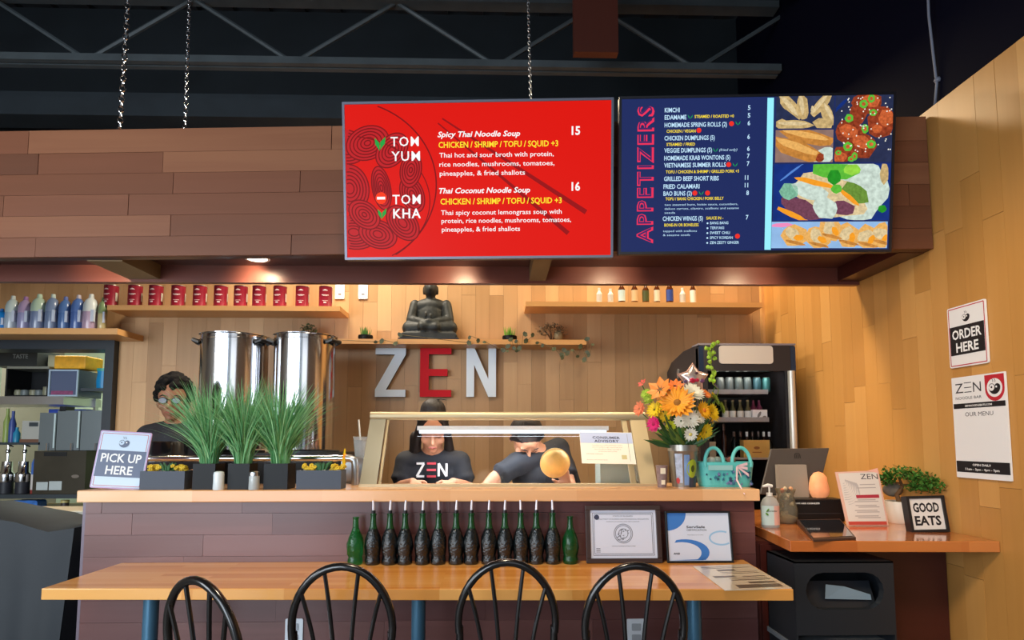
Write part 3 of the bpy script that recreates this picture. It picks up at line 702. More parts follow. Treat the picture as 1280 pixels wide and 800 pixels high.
for i, px in enumerate(pxs):
    Y = 2.605; x = ax(px, Y, 690)
    if i in (0, 13):
        t = bottle(('bright green empty glass bottle at the left end of the bottle row' if i == 0 else 'deeper green empty glass bottle next to the framed certificate'), ggreen if i == 0 else mat('green_glass_deep', (20, 100, 46), .08, trans=.6, bump=.8, nscale=70), ggreen if i == 0 else gneck, 0, .198, 'bottles in a row on the high table')
    else:
        if b0 is None: b0 = bottle('x', gdark, gneck, .002, .212, 'bottles in a row on the high table'); t = b0
        else: t = copy_tree(b0)
        t['label'] = 'sauce bottle with pour spout, '+ordn[i-1]
    t.location = (x, Y, .76)
    t.rotation_euler = (0, 0, R(i*37 % 40-20) if i in (0, 13) else (0 if pours[i-1] > 0 else math.pi))

# ---------------------------------------------------------------- framed papers on the table
def frame(label, corners, Y, m_frame, border, build, lean=.03, yoff=0):
    (x0, x1, yt, yb) = corners; a = at(x0, yb, Y); b = at(x1, yb, Y); top = at((x0+x1)/2, yt, Y+lean)
    wd = (b-a).length; hh = math.hypot(top.z-.76, lean)
    t = thing('picture_frame', label, 'frame', ((a.x+b.x)/2, Y, .7605)); t.rotation_euler = (-math.atan2(lean, top.z-.76), 0, 0)
    f = MB(); e = border
    f.b2(-wd/2, wd/2, -.008, .008, 0, e).b2(-wd/2, wd/2, -.008, .008, hh-e, hh).b2(-wd/2, -wd/2+e, -.008, .008, e, hh-e).b2(wd/2-e, wd/2, -.008, .008, e, hh-e)
    f.build('frame', m_frame, t, bevel=.002)
    MB().b2(-wd/2+e, wd/2-e, .0, .006, e, hh-e).build('paper', mat('blue_white_paper', (214, 222, 240), .35, coat=.3), t)
    build(t, wd-2*e, hh-2*e, e); return t
def cert(t, w_, h, e):
    zc = e+h/2; L_ = MB(); bl = mat('certificate_ink', (88, 96, 112), .6)
    for q in (.012, .018):
        for seg in ([(-w_/2+q, e+q), (w_/2-q, e+q)], [(w_/2-q, e+q), (w_/2-q, e+h-q)], [(w_/2-q, e+h-q), (-w_/2+q, e+h-q)], [(-w_/2+q, e+h-q), (-w_/2+q, e+q)]): L_.ribbon(seg, .002, -.0004)
    L_.build('border_line', bl, t)
    T = Txt(); T.line('STATE OF BUSINESS', 0, e+h*.86, w_*.3, .006, -.0006, 'C'); T.line('DEPARTMENT OF BUSINESS AND PROFESSIONAL REGULATION', 0, e+h*.80, w_*.78, .005, -.0006, 'C')
    T.line('DIVISION OF HOTELS AND RESTAURANTS', 0, e+h*.75, w_*.5, .004, -.0006, 'C'); T.line('THE SEATING FOOD SERVICE HEREIN IS LICENSED', 0, e+h*.24, w_*.36, .004, -.0006, 'C')
    T.build(bl, t)
    S = MB()
    for r in (.040, .034, .020): S.ribbon([(r*math.cos(R(a)), zc+.002+r*math.sin(R(a))) for a in range(0, 361, 15)], .003, -.0006)
    rg = random.Random(4)
    for k in range(26): S.oval(rg.uniform(-.024, .024), zc+rg.uniform(-.026, .022), rg.uniform(.002, .006), rg.uniform(.001, .003), -.0007, rg.uniform(0, 90), 8)
    S.build('seal', mat('seal_grey', (128, 134, 148), .6), t)
    D = MB(); D.oval(-w_/2+.03, e+h-.03, .011, .011, -.0006); D.build('emblem', mat('emblem_ink', (60, 66, 92), .6), t)
    B = MB(); 
    for i in range(4): B.ribbon([(-w_/2+.024, e+.026+i*.005), (-w_/2+.042, e+.026+i*.005)], .002, -.0006)
    B.build('fine_print', bl, t)
frame('framed licence certificate with a seal in a dark brown frame behind the bottles', (733, 828, 632, 703), 2.60, wood('frame_brown', [(52, 38, 36), (62, 46, 42)], 'X', .35, .3), .020, cert)
def serv(t, w_, h, e):
    bl = mat('certificate_blue', (60, 122, 200), .6); lb = mat('certificate_light_blue', (150, 192, 228), .6); S = MB()
    c = (-w_/2, e+h); S.flat([c]+[(c[0]+.085*math.cos(R(a))*1.0, c[1]+.075*math.sin(R(a))) for a in range(0, -91, -10)], -.0004)
    # swoosh
    up = []; lo = []
    for k in range(15):
        a = R(110-170*k/14); up.append((-w_*.12-.03+ .105*math.cos(a)*1.0, e+.035+.055*math.sin(a))); lo.append((-w_*.12-.045+.085*math.cos(a), e+.034+.044*math.sin(a)))
    pts = [(-w_/2, e+h*.47)]+up[:]
    pts = [p for p in up if p[0] > -w_/2+.001 and p[1] > e]; pl_ = [p for p in lo if p[0] > -w_/2+.001 and p[1] > e]
    n_ = min(len(pts), len(pl_))
    for i in range(n_-1): S.flat([pts[i], pts[i+1], pl_[i+1], pl_[i]], -.0004)
    S.flat([(-w_/2+.01, e+.002), (w_*.05, e+.002), (w_*.12, e+.02), (-w_*.05, e+.006)], -.0004)
    S.build('blue_swoosh', bl, t)
    S = MB(); S.ribbon([(w_*.36+.05*math.cos(R(a)), e+h*.47+.028*math.sin(R(a))) for a in range(60, 330, 12) if w_*.36+.05*math.cos(R(a)) < w_/2-.004], .007, -.0004)
    S.build('pale_swoosh', lb, t)
    T = Txt(); T.line('ServSafe', -w_*.19, e+h*.68, w_*.30, .010, -.0006, bold=.02); T.line('CERTIFICATION', -w_*.19, e+h*.62, w_*.32, .008, -.0006); T.line('National Restaurant Association', -w_*.18, e+h*.53, w_*.26, .003, -.0006); T.line('ANSI', -w_*.42, e+h*.13, w_*.1, .008, -.0006, bold=.03)
    T.build(inkk, t)
frame('framed blue and white food safety certificate in a thin black frame', (834, 917, 639, 703.5), 2.60, black, .008, serv)
# menu lying flat
a, b, c_, d_ = [ (at(px, py, 1).x*k, k) for px, py in ((866, 708), (936, 705), (990, 735), (906, 738)) for k in [(.762-CZ)/(at(px, py, 1).z-CZ)] ]
mcx = (a[0]+b[0]+c_[0]+d_[0])/4; mcy = (a[1]+b[1]+c_[1]+d_[1])/4
fm = thing('laminated_menu', 'laminated menu sheet lying flat at the right end of the high table', 'menu', (mcx, mcy, .7605))
q = [(p[0]-mcx, p[1]-mcy) for p in (d_, c_, b, a)]
def bil(u, v): 
    return tuple((q[0][i]*(1-u)+q[1][i]*u)*(1-v)+(q[3][i]*(1-u)+q[2][i]*u)*v for i in (0, 1))
def sub(u0, u1, v0, v1, z0_, z1_): return MB().prism([bil(u0, v0), bil(u1, v0), bil(u1, v1), bil(u0, v1)], z0_, z1_)
MB().prism(q, 0, .002).build('sheet', mat('menu_cream', (222, 210, 186), .2, coat=.6), fm)
mm = MB()
for v0, v1, u0, u1 in ((.05, .17, .25, .92), (.20, .27, .5, .92), (.33, .36, .3, .92), (.40, .42, .3, .92), (.46, .53, .1, .45), (.46, .49, .55, .92), (.60, .62, .3, .92), (.66, .68, .3, .92), (.72, .80, .3, .6), (.85, .87, .1, .9), (.91, .93, .1, .7)):
    mm.prism([bil(u0, v0), bil(u1, v0), bil(u1, v1), bil(u0, v1)], .002, .0023)
mm.build('printed_block', mat('menu_brown_ink', (96, 84, 70), .3), fm)

# ---------------------------------------------------------------- logo drawing (swirl bowl)
def swirl(t, x, z_, r, m, y=-.0006):
    A_ = lambda cx, cz, rr, a0, a1: [(cx+rr*math.cos(R(a)), cz+rr*math.sin(R(a))) for a in range(a0, a1, 15 if a1 > a0 else -15)]
    S = MB(); S.flat(A_(x, z_, r, 180, 361)+A_(x+r*.5, z_, r*.5, 0, 181)+A_(x-r*.5, z_, r*.5, 360, 179), y)
    S.build('bowl_emblem', m, t)
    S = MB(); S.ribbon(A_(x-r*.45, z_+r*.02, r*.48, 20, 181), r*.09, y); S.oval(x-r*.5, z_+r*.02, r*.15, r*.15, y)
    for dx in (-.25, .12): S.ribbon([(x+r*(dx+.08*math.sin(k)), z_+r*(.72+.1*k)) for k in range(6)], r*.09, y)
    S.build('emblem_stroke', m, t)
    MB().oval(x+r*.5, z_+r*.02, r*.15, r*.15, y*1.6).build('emblem_dot', inkw, t)  # printed white dot of the swirl

# pick up sign
p = at(146, 611.5, 2.70); x0 = ax(114, 2.70, 612); x1 = ax(176, 2.70, 612); wS = x1-x0; hS = at(150, 539, 2.76).z-1.07
ps = thing('pick_up_sign', 'pick up here sign in a clear stand at the left end of the bar', 'sign', ((x0+x1)/2, 2.70, 1.071), R(8)); ps.rotation_euler = (-R(9), R(3.5), R(6))
skyb = mat('sign_blue_white', (196, 216, 236), .3); slate = mat('sign_slate', (84, 96, 124), .35); mau = mat('sign_mauve', (190, 160, 200), .3)
MB().rbox((0, 0, hS/2), (wS, .008, hS), .006).build('board', mau, ps)
MB().rbox((0, -.0045, hS/2), (wS-.012, .001, hS-.012), .004).build('face', skyb, ps)
MB().b2(-wS/2+.008, wS/2-.008, -.0056, -.0052, hS*.20, hS*.66).build('dark_band', slate, ps)
f = MB(); e = .012
for seg in ([(-wS/2+e, e), (wS/2-e, e)], [(wS/2-e, e), (wS/2-e, hS-e)], [(wS/2-e, hS-e), (-wS/2+e, hS-e)], [(-wS/2+e, hS-e), (-wS/2+e, e)]): f.ribbon(seg, .0022, -.0052)
f.build('border_line', inkr, ps)
T = Txt(); T.line('PICK UP', 0, hS*.455, wS*.78, hS*.15, -.0062, 'C', bold=.02); T.line('HERE', 0, hS*.245, wS*.52, hS*.15, -.0062, 'C', bold=.02); T.build(inkw, ps)
swirl(ps, 0, hS*.80, .022, slate, -.0062)
MB().box((0, .05, .004), (wS*.6, .1, .004), Matrix.Rotation(R(9), 3, 'X')).build('foot', glass, ps)

# ---------------------------------------------------------------- planters and grass
charc = mat('charcoal_planter', (66, 74, 88), .55); charp = mat('black_glazed_pot', (11, 13, 16), .42, spec=.25)
soil = mat('soil', (50, 38, 28), .9)
def box_planter(px0, px1, yt, label, fl):
    Y = 2.66; x0, x1 = ax(px0, Y, 611), ax(px1, Y, 611); h = at((px0+px1)/2, yt, Y).z-1.07; D = .09
    t = thing('window_box_planter', label, 'planter', ((x0+x1)/2, Y+D/2, 1.07)); w_ = x1-x0
    MB().b2(-w_/2, w_/2, -D/2, -D/2+.006, 0, h).b2(-w_/2, w_/2, D/2-.006, D/2, 0, h).b2(-w_/2, -w_/2+.006, -D/2+.006, D/2-.006, 0, h).b2(w_/2-.006, w_/2, -D/2+.006, D/2-.006, 0, h).b2(-w_/2+.006, w_/2-.006, -D/2+.006, D/2-.006, 0, h*.9).build('trough', charc, t)
    rg = random.Random(int(px0))
    st = MB()
    for k in range(34): st.ball((rg.uniform(-w_/2+.01, w_/2-.01), rg.uniform(-D/2+.012, D/2-.012), h*.93), rg.uniform(.004, .008), 6, 4)
    s_ = st.build('pebbles', mat('pale_pebbles', (190, 190, 176), .6), t, smooth=True); s_['kind'] = 'stuff'
    ym = mat('yellow_flower', (224, 190, 46), .6, noise=.15, nscale=60)
    for xc in fl:
        mb = MB()
        for k in range(22):
            cx = xc*w_+rg.uniform(-.026, .026); cy = rg.uniform(-.025, .02); cz = h+rg.uniform(0, .022)
            for a in range(5):
                an = a*1.257+k; mb.ball((cx+.006*math.cos(an), cy+.003*math.sin(an), cz+.005*math.sin(an)), (.0045, .004, .004), 6, 4)
        mb.build('yellow_blossom', ym, t, smooth=True)
    mb = MB(); xc = -sum(fl)/2*w_ if len(fl) == 1 else 0.0
    for k in range(50):
        a = rg.uniform(0, 6.28); r = rg.uniform(0, .018); l = rg.uniform(.02, .045); b = (xc+r*math.cos(a), r*.7*math.sin(a), h*.92); tp = (b[0]+math.cos(a)*l*.7, b[1]+math.sin(a)*l*.4, b[2]+l)
        mb.tube([b, ((b[0]+tp[0])/2, (b[1]+tp[1])/2, b[2]+l*.6), tp], [.003, .005, .0008], 5)
    mb.build('succulent', mat('succulent_green', (70, 116, 74), .5, noise=.2), t, smooth=True)
    return t
box_planter(174, 230, 589, 'charcoal box planter with yellow flowers beside the pick up sign', (-.28, .3))
box_planter(370, 426, 588, 'charcoal box planter with yellow flowers right of the tall grass', (-.27, .36))
gm = [mat('grass_blade_a', (104, 172, 110), .5, noise=.15, nscale=9), mat('grass_blade_b', (150, 204, 146), .5), mat('grass_blade_c', (74, 142, 88), .5)]
def grass_pot(px0, px1, label, seed, lean):
    Y = 2.66; x0, x1 = ax(px0, Y, 611), ax(px1, Y, 611); w_ = x1-x0; h = .112; D = w_
    t = thing('grass_pot', label, 'potted plant', ((x0+x1)/2, Y+D/2, 1.07), group='cube pots of tall grass on the bar')
    MB().b2(-w_/2, w_/2, -D/2, -D/2+.006, 0, h).b2(-w_/2, w_/2, D/2-.006, D/2, 0, h).b2(-w_/2, -w_/2+.006, -D/2+.006, D/2-.006, 0, h).b2(w_/2-.006, w_/2, -D/2+.006, D/2-.006, 0, h).build('pot', charp, t)
    MB().b2(-w_/2+.006, w_/2-.006, -D/2+.006, D/2-.006, .002, h*.9).build('soil', soil, t)
    rg = random.Random(seed); mb = MB()
    for k in range(560):
        a = rg.uniform(0, 6.283); r = w_*.36*math.sqrt(rg.random()); b = Vector((r*math.cos(a), r*math.sin(a), h*.88))
        L_ = rg.uniform(.28, .45)*(1.0 if rg.random() > .2 else .65); sp = rg.uniform(.03, .22)*(1.35 if rg.random() > .85 else 1); an = a+rg.uniform(-.7, .7)
        dx, dy = math.cos(an)*sp+lean*rg.uniform(.3, 1.2), math.sin(an)*sp*.8; wd = rg.uniform(.0016, .0028); n_ = 7; vs = []
        fa = rg.uniform(0, 3.14); ux, uy = math.cos(fa), math.sin(fa)
        for i in range(n_):
            u = i/(n_-1); c = b+Vector((dx*u**1.8, dy*u**1.8, L_*(u-.10*u*u*(sp/.08)))); q_ = wd*(1-u**2.5)+.0002
            vs += [(c.x+ux*q_, c.y+uy*q_, c.z), (c.x-ux*q_, c.y-uy*q_, c.z)]
        mb.mi = rg.choice((0, 0, 1, 1, 2)); mb.add(vs, [(2*i, 2*i+1, 2*i+3, 2*i+2) for i in range(n_-1)])
    g = mb.build('grass_blades', gm, t); g['kind'] = 'stuff'
    return t
grass_pot(240, 268, 'tall green grass in a black cube pot, leftmost of three', 1, -.03)
grass_pot(284, 311, 'tall green grass in a black cube pot, middle of three', 2, .0)
grass_pot(329, 359, 'tall green grass in a black cube pot, rightmost of three', 3, .02)
# shakers
for px, lb, gm_ in ((273, 'white powder shaker jar between left and middle grass pots', mat('shaker_white', (222, 234, 238), .25, coat=.4)), (317.5, 'glass salt shaker jar between middle and right grass pots', mat('shaker_grey', (180, 190, 192), .2, coat=.4))):
    t = thing('shaker', lb, 'shaker', (ax(px, 2.645, 611), 2.645, 1.07))
    MB().lathe([(.001, 0), (.021, 0), (.023, .004), (.022, .045), (.022, .06)], 16).build('jar', gm_, t, smooth=True)
    MB().lathe([(.022, .06), (.0225, .064), (.020, .076), (.012, .08), (.001, .08)], 16).build('cap', steel if px > 300 else gm_, t, smooth=True)

# ---------------------------------------------------------------- rail with elbow, post and cup
rt_ = thing('steel_rail', 'polished steel pipe rail running behind the planters', 'rail', (0, 2.93, 1.07))
xr0, xr1 = ax(150, 2.93, 572), ax(438, 2.93, 572); zr = at(300, 573, 2.93).z-1.07
MB().tube([(xr0, 0, zr), (xr1-.02, 0, zr)], .015, 16).build('pipe', mirror, rt_, smooth=True)
MB().tube([(xr1-.03, 0, zr), (xr1, 0, zr), (xr1+.02, 0, zr-.01), (xr1+.025, 0, zr-.04), (xr1+.025, 0, 0)], .018, 14).build('elbow_post', steel, rt_, smooth=True)
MB().tube([(xr0+.01, 0, zr), (xr0+.01, 0, 0)], .014, 12).build('post', steel, rt_, smooth=True)
for px in (300, 420):
    x = ax(px, 2.93); MB().tube([(x-.01, 0, zr), (x+.01, 0, zr)], .019, 14).build('collar', chrome, rt_, smooth=True)
xs_ = ax(446, 3.0, 580)
sp = MB().b2(-.05, .05, -.045, .045, 0, .118).b2(-.06, .06, -.05, .05, .118, .124).build('steel_ledge', steel); sp.location = (xs_, 3.045, 1.02)
sp.location = (xs_-.005, 3.072, .98+.05); sp.scale = (1, 1, 1.35)
tag(sp, 'small steel ledge box behind the bar holding the clear cup', 'ledge')
zc_ = 1.03+.124*1.35
cu = thing('iced_cup', 'clear plastic cup with a white straw left of the glass case', 'cup', (xs_, 3.07, zc_+.0005))
MB().lathe([(.001, 0), (.026, 0), (.036, .10), (.037, .104), (.0355, .104), (.025, .002)], 20).build('cup', mat('cup_plastic', (236, 240, 244), .1, trans=.75, ior=1.15), cu, smooth=True)
MB().lathe([(.001, .003), (.0245, .003), (.034, .085), (.001, .086)], 18).build('iced_water', mat('milky_water', (214, 222, 226), .2, trans=.4), cu, smooth=True)
MB().tube([(.008, 0, .004), (-.004, 0, .12), (-.011, 0, .19)], .0045, 8).build('straw', white, cu, smooth=True)
yy_ = MB()
tg = thing('caution_ribbon', 'orange and yellow ribbon tied around the steel rail', 'ribbon', (ax(431, 2.93, 575), 2.93, 1.07+zr))
MB().tube([(0, -.021*math.cos(a), .021*math.sin(a)) for a in [k*.524 for k in range(12)]], .006, 6, closed=True).build('band', mat('ribbon_orange', (236, 150, 30), .5), tg)
MB().tube([(0, -.022, 0), (.004, -.026, -.04), (-.006, -.024, -.07)], [.008, .007, .005], 6).tube([(0, -.01, .02), (.003, -.012, .045)], [.006, .004], 6).build('tail', mat('ribbon_yellow', (240, 200, 30), .5), tg)

# ---------------------------------------------------------------- glass display case
gc = thing('display_case', 'slanted glass sneeze-guard case with champagne metal frame on the bar', 'display case', (0, 0, 1.07))
champ = mat('champagne_metal', (196, 180, 146), .42, .5); champ2 = mat('pale_metal', (178, 176, 160), .35, .6)
Yb, Yt = 2.80, 3.02
bl_, br_ = at(450, 606, Yb), at(822, 606, Yb); tl_, tr_ = at(462, 522, Yt), at(806, 522, Yt)
zt_ = tl_.z-1.07; XL, XR = (bl_.x+tl_.x)/2, (br_.x+tr_.x)/2
def slant(x0, x1, off, th, z0=0, z1=None, name='post', m=champ2):
    z1 = zt_ if z1 is None else z1
    def yy(z_): return Yb+(Yt-Yb)*z_/zt_+off
    mb = MB(); vs = [(x, yy(z_)+d, z_) for x in (x0, x1) for z_ in (z0, z1) for d in (0, th)]
    mb.add(vs, [(0, 1, 3, 2), (4, 6, 7, 5), (0, 4, 5, 1), (2, 3, 7, 6), (0, 2, 6, 4), (1, 5, 7, 3)])
    return mb.build(name, m, gc)
slant(XL, XL+.078, 0, .02); slant(XR-.078, XR, 0, .02, m=champ)
slant(XL+.085, XL+.095, .004, .02, name='inner_rail', m=champ); slant(XR-.12, XR-.095, .004, .02, name='inner_rail', m=champ)
for x in (XL, XR-.012):
    MB().add([(x, Yb+.02, 0), (x, Yt+.02, zt_), (x, 3.11, zt_), (x, 3.11, 0), (x+.006, Yb+.02, 0), (x+.006, Yt+.02, zt_), (x+.006, 3.11, zt_), (x+.006, 3.11, 0)], [(0, 1, 2, 3), (7, 6, 5, 4), (0, 4, 5, 1), (1, 5, 6, 2), (2, 6, 7, 3), (3, 7, 4, 0)]).build('side_pane', glass, gc)
    MB().b2(x-.005, x+.015, 3.10, 3.12, -.04, zt_).build('post', champ2, gc)
MB().rbox((0, 0, 0), (XR-XL, .045, .042), .018, 5, 'X').build('top_bar', champ, gc, loc=((XL+XR)/2, Yt+.01, zt_+.008), smooth=True)
MB().b2(XL, XR, Yt+.03, 3.11, zt_-.004, zt_).build('top_pane', glass, gc)
MB().b2(XL, XR, Yb-.012, Yb+.02, 0, .012).build('bottom_rail', champ, gc)
slant(XL+.08, XR-.08, .004, .004, z0=.012, z1=zt_-.01, name='front_pane', m=glass)
lp = thing('case_light', 'white tube light along the top inside the glass case', 'light', (0, 3.06, 0))
la, lb_ = ax(522, 3.06, 538), ax(760, 3.06, 538); zl = at(600, 538, 3.06).z
MB().b2(la, lb_, -.018, .018, zl, zl+.022).build('fixture', white, lp)
MB().tube([(la+.01, 0, zl-.006), (lb_-.01, 0, zl-.006)], .010, 12).build('tube', mat('cool_tube', (206, 232, 255), .4, emit=2.2), lp)
light('case_tube_light', 'AREA', ((la+lb_)/2, 3.06, zl-.03), 5, (.85, .94, 1), lb_-la, size_y=.04)
# consumer advisory paper taped to the pane
pw = .222; ang = math.atan2(Yt-Yb, zt_)
pc_ = at(757, 559, 2.925); zz = pc_.z-1.07
pa_ = thing('advisory_notice', 'white consumer advisory notice taped to the glass case', 'sign', (pc_.x+.005, Yb+(Yt-Yb)*(zz-.078)/zt_-.003, 1.07+zz-.078)); pa_.rotation_euler = (-ang, R(1.0), 0)
ph = .182
MB().b2(-.13, .13, -.001, .001, 0, ph).build('sheet', mat('notice_cream', (236, 230, 216), .5), pa_)
MB().b2(-.128, .128, -.0016, -.0014, ph*.64, ph*.985).build('blue_header', mat('notice_blue', (178, 190, 224), .5), pa_)
T = Txt(); T.line('CONSUMER', 0, ph*.78, .135, .014, -.0024, 'C', bold=.03, spacing=1.1); T.line('ADVISORY', 0, ph*.67, .12, .014, -.0024, 'C', bold=.03, spacing=1.1); T.build(mat('notice_navy', (62, 64, 92), .5), pa_)
T = Txt()
for i, s_ in enumerate(('Consuming raw or undercooked meats, poultry,', 'seafood, shellfish or eggs may increase your', 'risk of foodborne illness, especially if', 'you have certain medical conditions')): T.line(s_, 0, ph*(.56-.065*i), (.15, .148, .13, .09)[i], .005, -.0024, 'C')
T.line('SAFE FOOD HANDLING', -.105, ph*.28, .08, .005, -.0024); T.line('division of restaurants', -.105, ph*.1, .1, .005, -.0024)
T.build(mat('notice_red', (176, 120, 112), .5), pa_)
MB().b2(.065, .09, -.002, -.0015, ph*.14, ph*.27).build('stamp', mat('notice_tan', (200, 188, 140), .5), pa_)
MB().b2(.104, .1055, -.002, -.0015, ph*.08, ph*.95).build('border_line', grey, pa_)
# clear food container inside the case
bxp = thing('clear_food_container', 'clear plastic container inside the right end of the glass case', 'container', (ax(771, 3.12, 590), 3.115, 1.03))
w_ = .2; h_ = at(760, 577, 3.1).z-1.03
cpm = mat('clear_plastic', (206, 214, 206), .15, trans=.6, ior=1.1)
MB().b2(-w_/2, w_/2, -.08, -.077, 0, h_).b2(-w_/2, w_/2, .077, .08, 0, h_).b2(-w_/2, -w_/2+.003, -.077, .077, 0, h_).b2(w_/2-.003, w_/2, -.077, .077, 0, h_).b2(-w_/2, w_/2, -.08, .08, 0, .003).build('tub', cpm, bxp)
MB().b2(-w_/2-.004, w_/2+.004, -.084, .084, h_, h_+.006).build('lid', mat('lid_frosted', (214, 220, 208), .3, trans=.4), bxp)
pt = MB().b2(XL-.0, 1.10, 3.03, 3.20, .98, 1.03).b2(XL-.0, 1.10, 3.05, 3.18, 0, .98).build('prep_table', steel)
tag(pt, 'stainless steel prep table running behind the bar under the glass case', 'table')

# cup stack right of case
p = at(829, 606, 2.72)
cs = thing('patterned_cup', 'white and brown patterned paper cup between the glass case and the flowers', 'cup', (p.x, 2.74, 1.07))
MB().lathe([(.001, 0), (.020, 0), (.0265, .095), (.028, .098), (.025, .1), (.001, .1)], 18).build('cup', mat('cup_mauve', (140, 120, 118), .5, noise=.25, nscale=70), cs, smooth=True)
MB().b2(-.012, .010, -.0265, -.0215, .062, .088).b2(-.008, .008, -.024, -.018, .014, .034).build('printed_patch', mat('patch_cream', (236, 226, 200), .5), cs)

# ---------------------------------------------------------------- wall shelves
def wall_shelf(px0, px1, yt, label, th=.035, Y0=4.2):
    a, b = at(px0, yt, Y0), at(px1, yt, Y0); zt = (a.z+b.z)/2
    o = MB().b2(-(b.x-a.x)/2, (b.x-a.x)/2, 0, YB-.018-Y0, -th, 0).build('wall_shelf', shelfwood); o.location = ((a.x+b.x)/2, Y0, zt); tag(o, label, 'shelf')
    return zt
zc1 = wall_shelf(134, 425, 382, 'narrow wooden wall shelf carrying the row of red cans')
zc2 = wall_shelf(657, 953, 377.5, 'wooden wall shelf at upper right with small medicine-like bottles')
zc3 = wall_shelf(385, 733, 424, 'wooden wall shelf above the wall letters carrying the seated statue')
Yj = 4.15
zc4 = wall_shelf(-60, 147, 410, 'wooden shelf over the kitchen opening at far left with syrup bottles', th=.042, Y0=Yj)
# red cans
canred = mat('can_red', (136, 26, 44), .35, noise=.15, nscale=40); canlab = mat('can_label_white', (226, 200, 196), .5)
c0 = None; cpx = [139, 169, 195, 223, 250, 276, 301, 324, 350, 378, 407]
words_ = ['leftmost', 'second', 'third', 'fourth', 'fifth', 'middle', 'seventh', 'eighth', 'ninth', 'second to last', 'rightmost']
for i, px in enumerate(cpx):
    if c0 is None:
        t = c0 = thing('food_can', '', 'can', group='red cans on the narrow wall shelf')
        MB().lathe([(.001, 0), (.046, 0), (.047, .003), (.046, .006), (.046, .150), (.047, .154), (.044, .154), (.043, .150), (.001, .150)], 24).build('can', canred, t, smooth=True)
        MB().lathe([(.0475, .001), (.0475, .005)], 24, cap=False).lathe([(.0475, .150), (.0475, .154)], 24, cap=False).build('rim', steel, t)
        m_ = MB()
        for z_, w_, h_ in ((.118, .034, .012), (.085, .050, .005), (.080, .03, .003), (.045, .040, .003), (.028, .02, .01)):
            n_ = 5; vs = []
            for k in range(n_+1):
                a = (-w_/2+w_*k/n_)/.0465; hh = h_*(1 if z_ != .118 else (.35+.65*(1-abs(2*k/n_-1))))
                vs += [(.0466*math.sin(a), -.0466*math.cos(a), z_), (.0466*math.sin(a), -.0466*math.cos(a), z_+hh)]
            m_.add(vs, [(2*k, 2*k+2, 2*k+3, 2*k+1) for k in range(n_)])
        m_.build('label_print', canlab, t)
        m_ = MB(); m_.b2(.0465, .049, -.012, .006, .04, .10); m_.build('price_tag', mat('tag_pale', (200, 190, 170), .5), t)
    else: t = copy_tree(c0)
    t['label'] = '%s red food can on the narrow wall shelf%s' % (words_[i] if i not in (1, 2, 3, 4, 6, 7, 8) else words_[i]+' from left', ['', '', '', ', below the dark cross beam', '', '', '', '', '', '', ', nearest the cream switch'][i])
    t.location = (ax(px, 4.27, 370), 4.27, zc1); t.rotation_euler = (0, 0, R((-12, 4, -6, 10, 0, 6, -4, 8, -8, 3, 12)[i]))
# syrup bottles
def jug(px, wpx, toppx, col_lo, col_hi, cap, label):
    Y = 4.24; sc_ = 750/Y; x = ax(px, Y, 400); r = wpx/2/sc_; h = at(px, toppx, Y).z-zc4
    t = thing('syrup_bottle', label, 'bottle', (x, Y, zc4), group='syrup bottles over the kitchen opening')
    MB().lathe([(.001, 0), (r*.95, 0), (r, .01), (r, h*.5)], 16).build('lower_body', mat('syrup_%d_%d_%d' % col_lo, col_lo, .25, coat=.4), t, smooth=True)
    MB().lathe([(r, h*.5), (r, h*.68), (r*.75, h*.82), (r*.32, h*.9), (.001, h*.9)], 16).build('shoulder', mat('syrup_%d_%d_%d' % col_hi, col_hi, .3, coat=.3), t, smooth=True)
    MB().lathe([(r*.34, h*.88), (r*.36, h*.9), (r*.30, h), (.001, h)], 12).build('cap', mat('cap_%d_%d_%d' % cap, cap, .4), t, smooth=True)
    MB().b2(r*.45, r*.98, -r*.84, -r*.45, h*.22, h*.55).build('side_label', mat('label_pale', (196, 206, 222), .5), t)
lb = (92, 118, 168); gb = (150, 170, 184)
jug(2, 12, 386, (30, 130, 210), (30, 140, 220), (40, 120, 200), 'bright blue bottle cut by the left picture edge over the kitchen opening')
jug(15, 15, 370, (160, 176, 190), (180, 196, 194), (190, 200, 196), 'pale clear syrup bottle, leftmost tall one over the kitchen opening')
jug(31, 15, 371, (140, 142, 180), (160, 140, 172), (150, 110, 160), 'lilac syrup bottle between the pale and the green-topped one')
jug(48, 17, 368, (108, 124, 156), (168, 190, 170), (176, 200, 176), 'green-white topped syrup bottle with blue-grey bottom')
jug(65, 15, 368, (104, 122, 152), (112, 130, 160), (188, 204, 196), 'slate blue syrup bottle with a white cone cap')
jug(81, 14, 371, (74, 108, 160), (80, 112, 164), (96, 112, 170), 'medium blue syrup bottle with a blue cap')
jug(97, 15, 369, (70, 100, 160), (76, 106, 164), (190, 180, 186), 'deep blue syrup bottle with a pinkish cap')
jug(113, 17, 368, (166, 146, 168), (200, 206, 204), (208, 214, 208), 'mauve syrup bottle with white top, rightmost full one in the row')
jug(128, 10, 372, (176, 166, 120), (120, 140, 96), (90, 120, 80), 'small yellowish bottle next to the red cans shelf end')
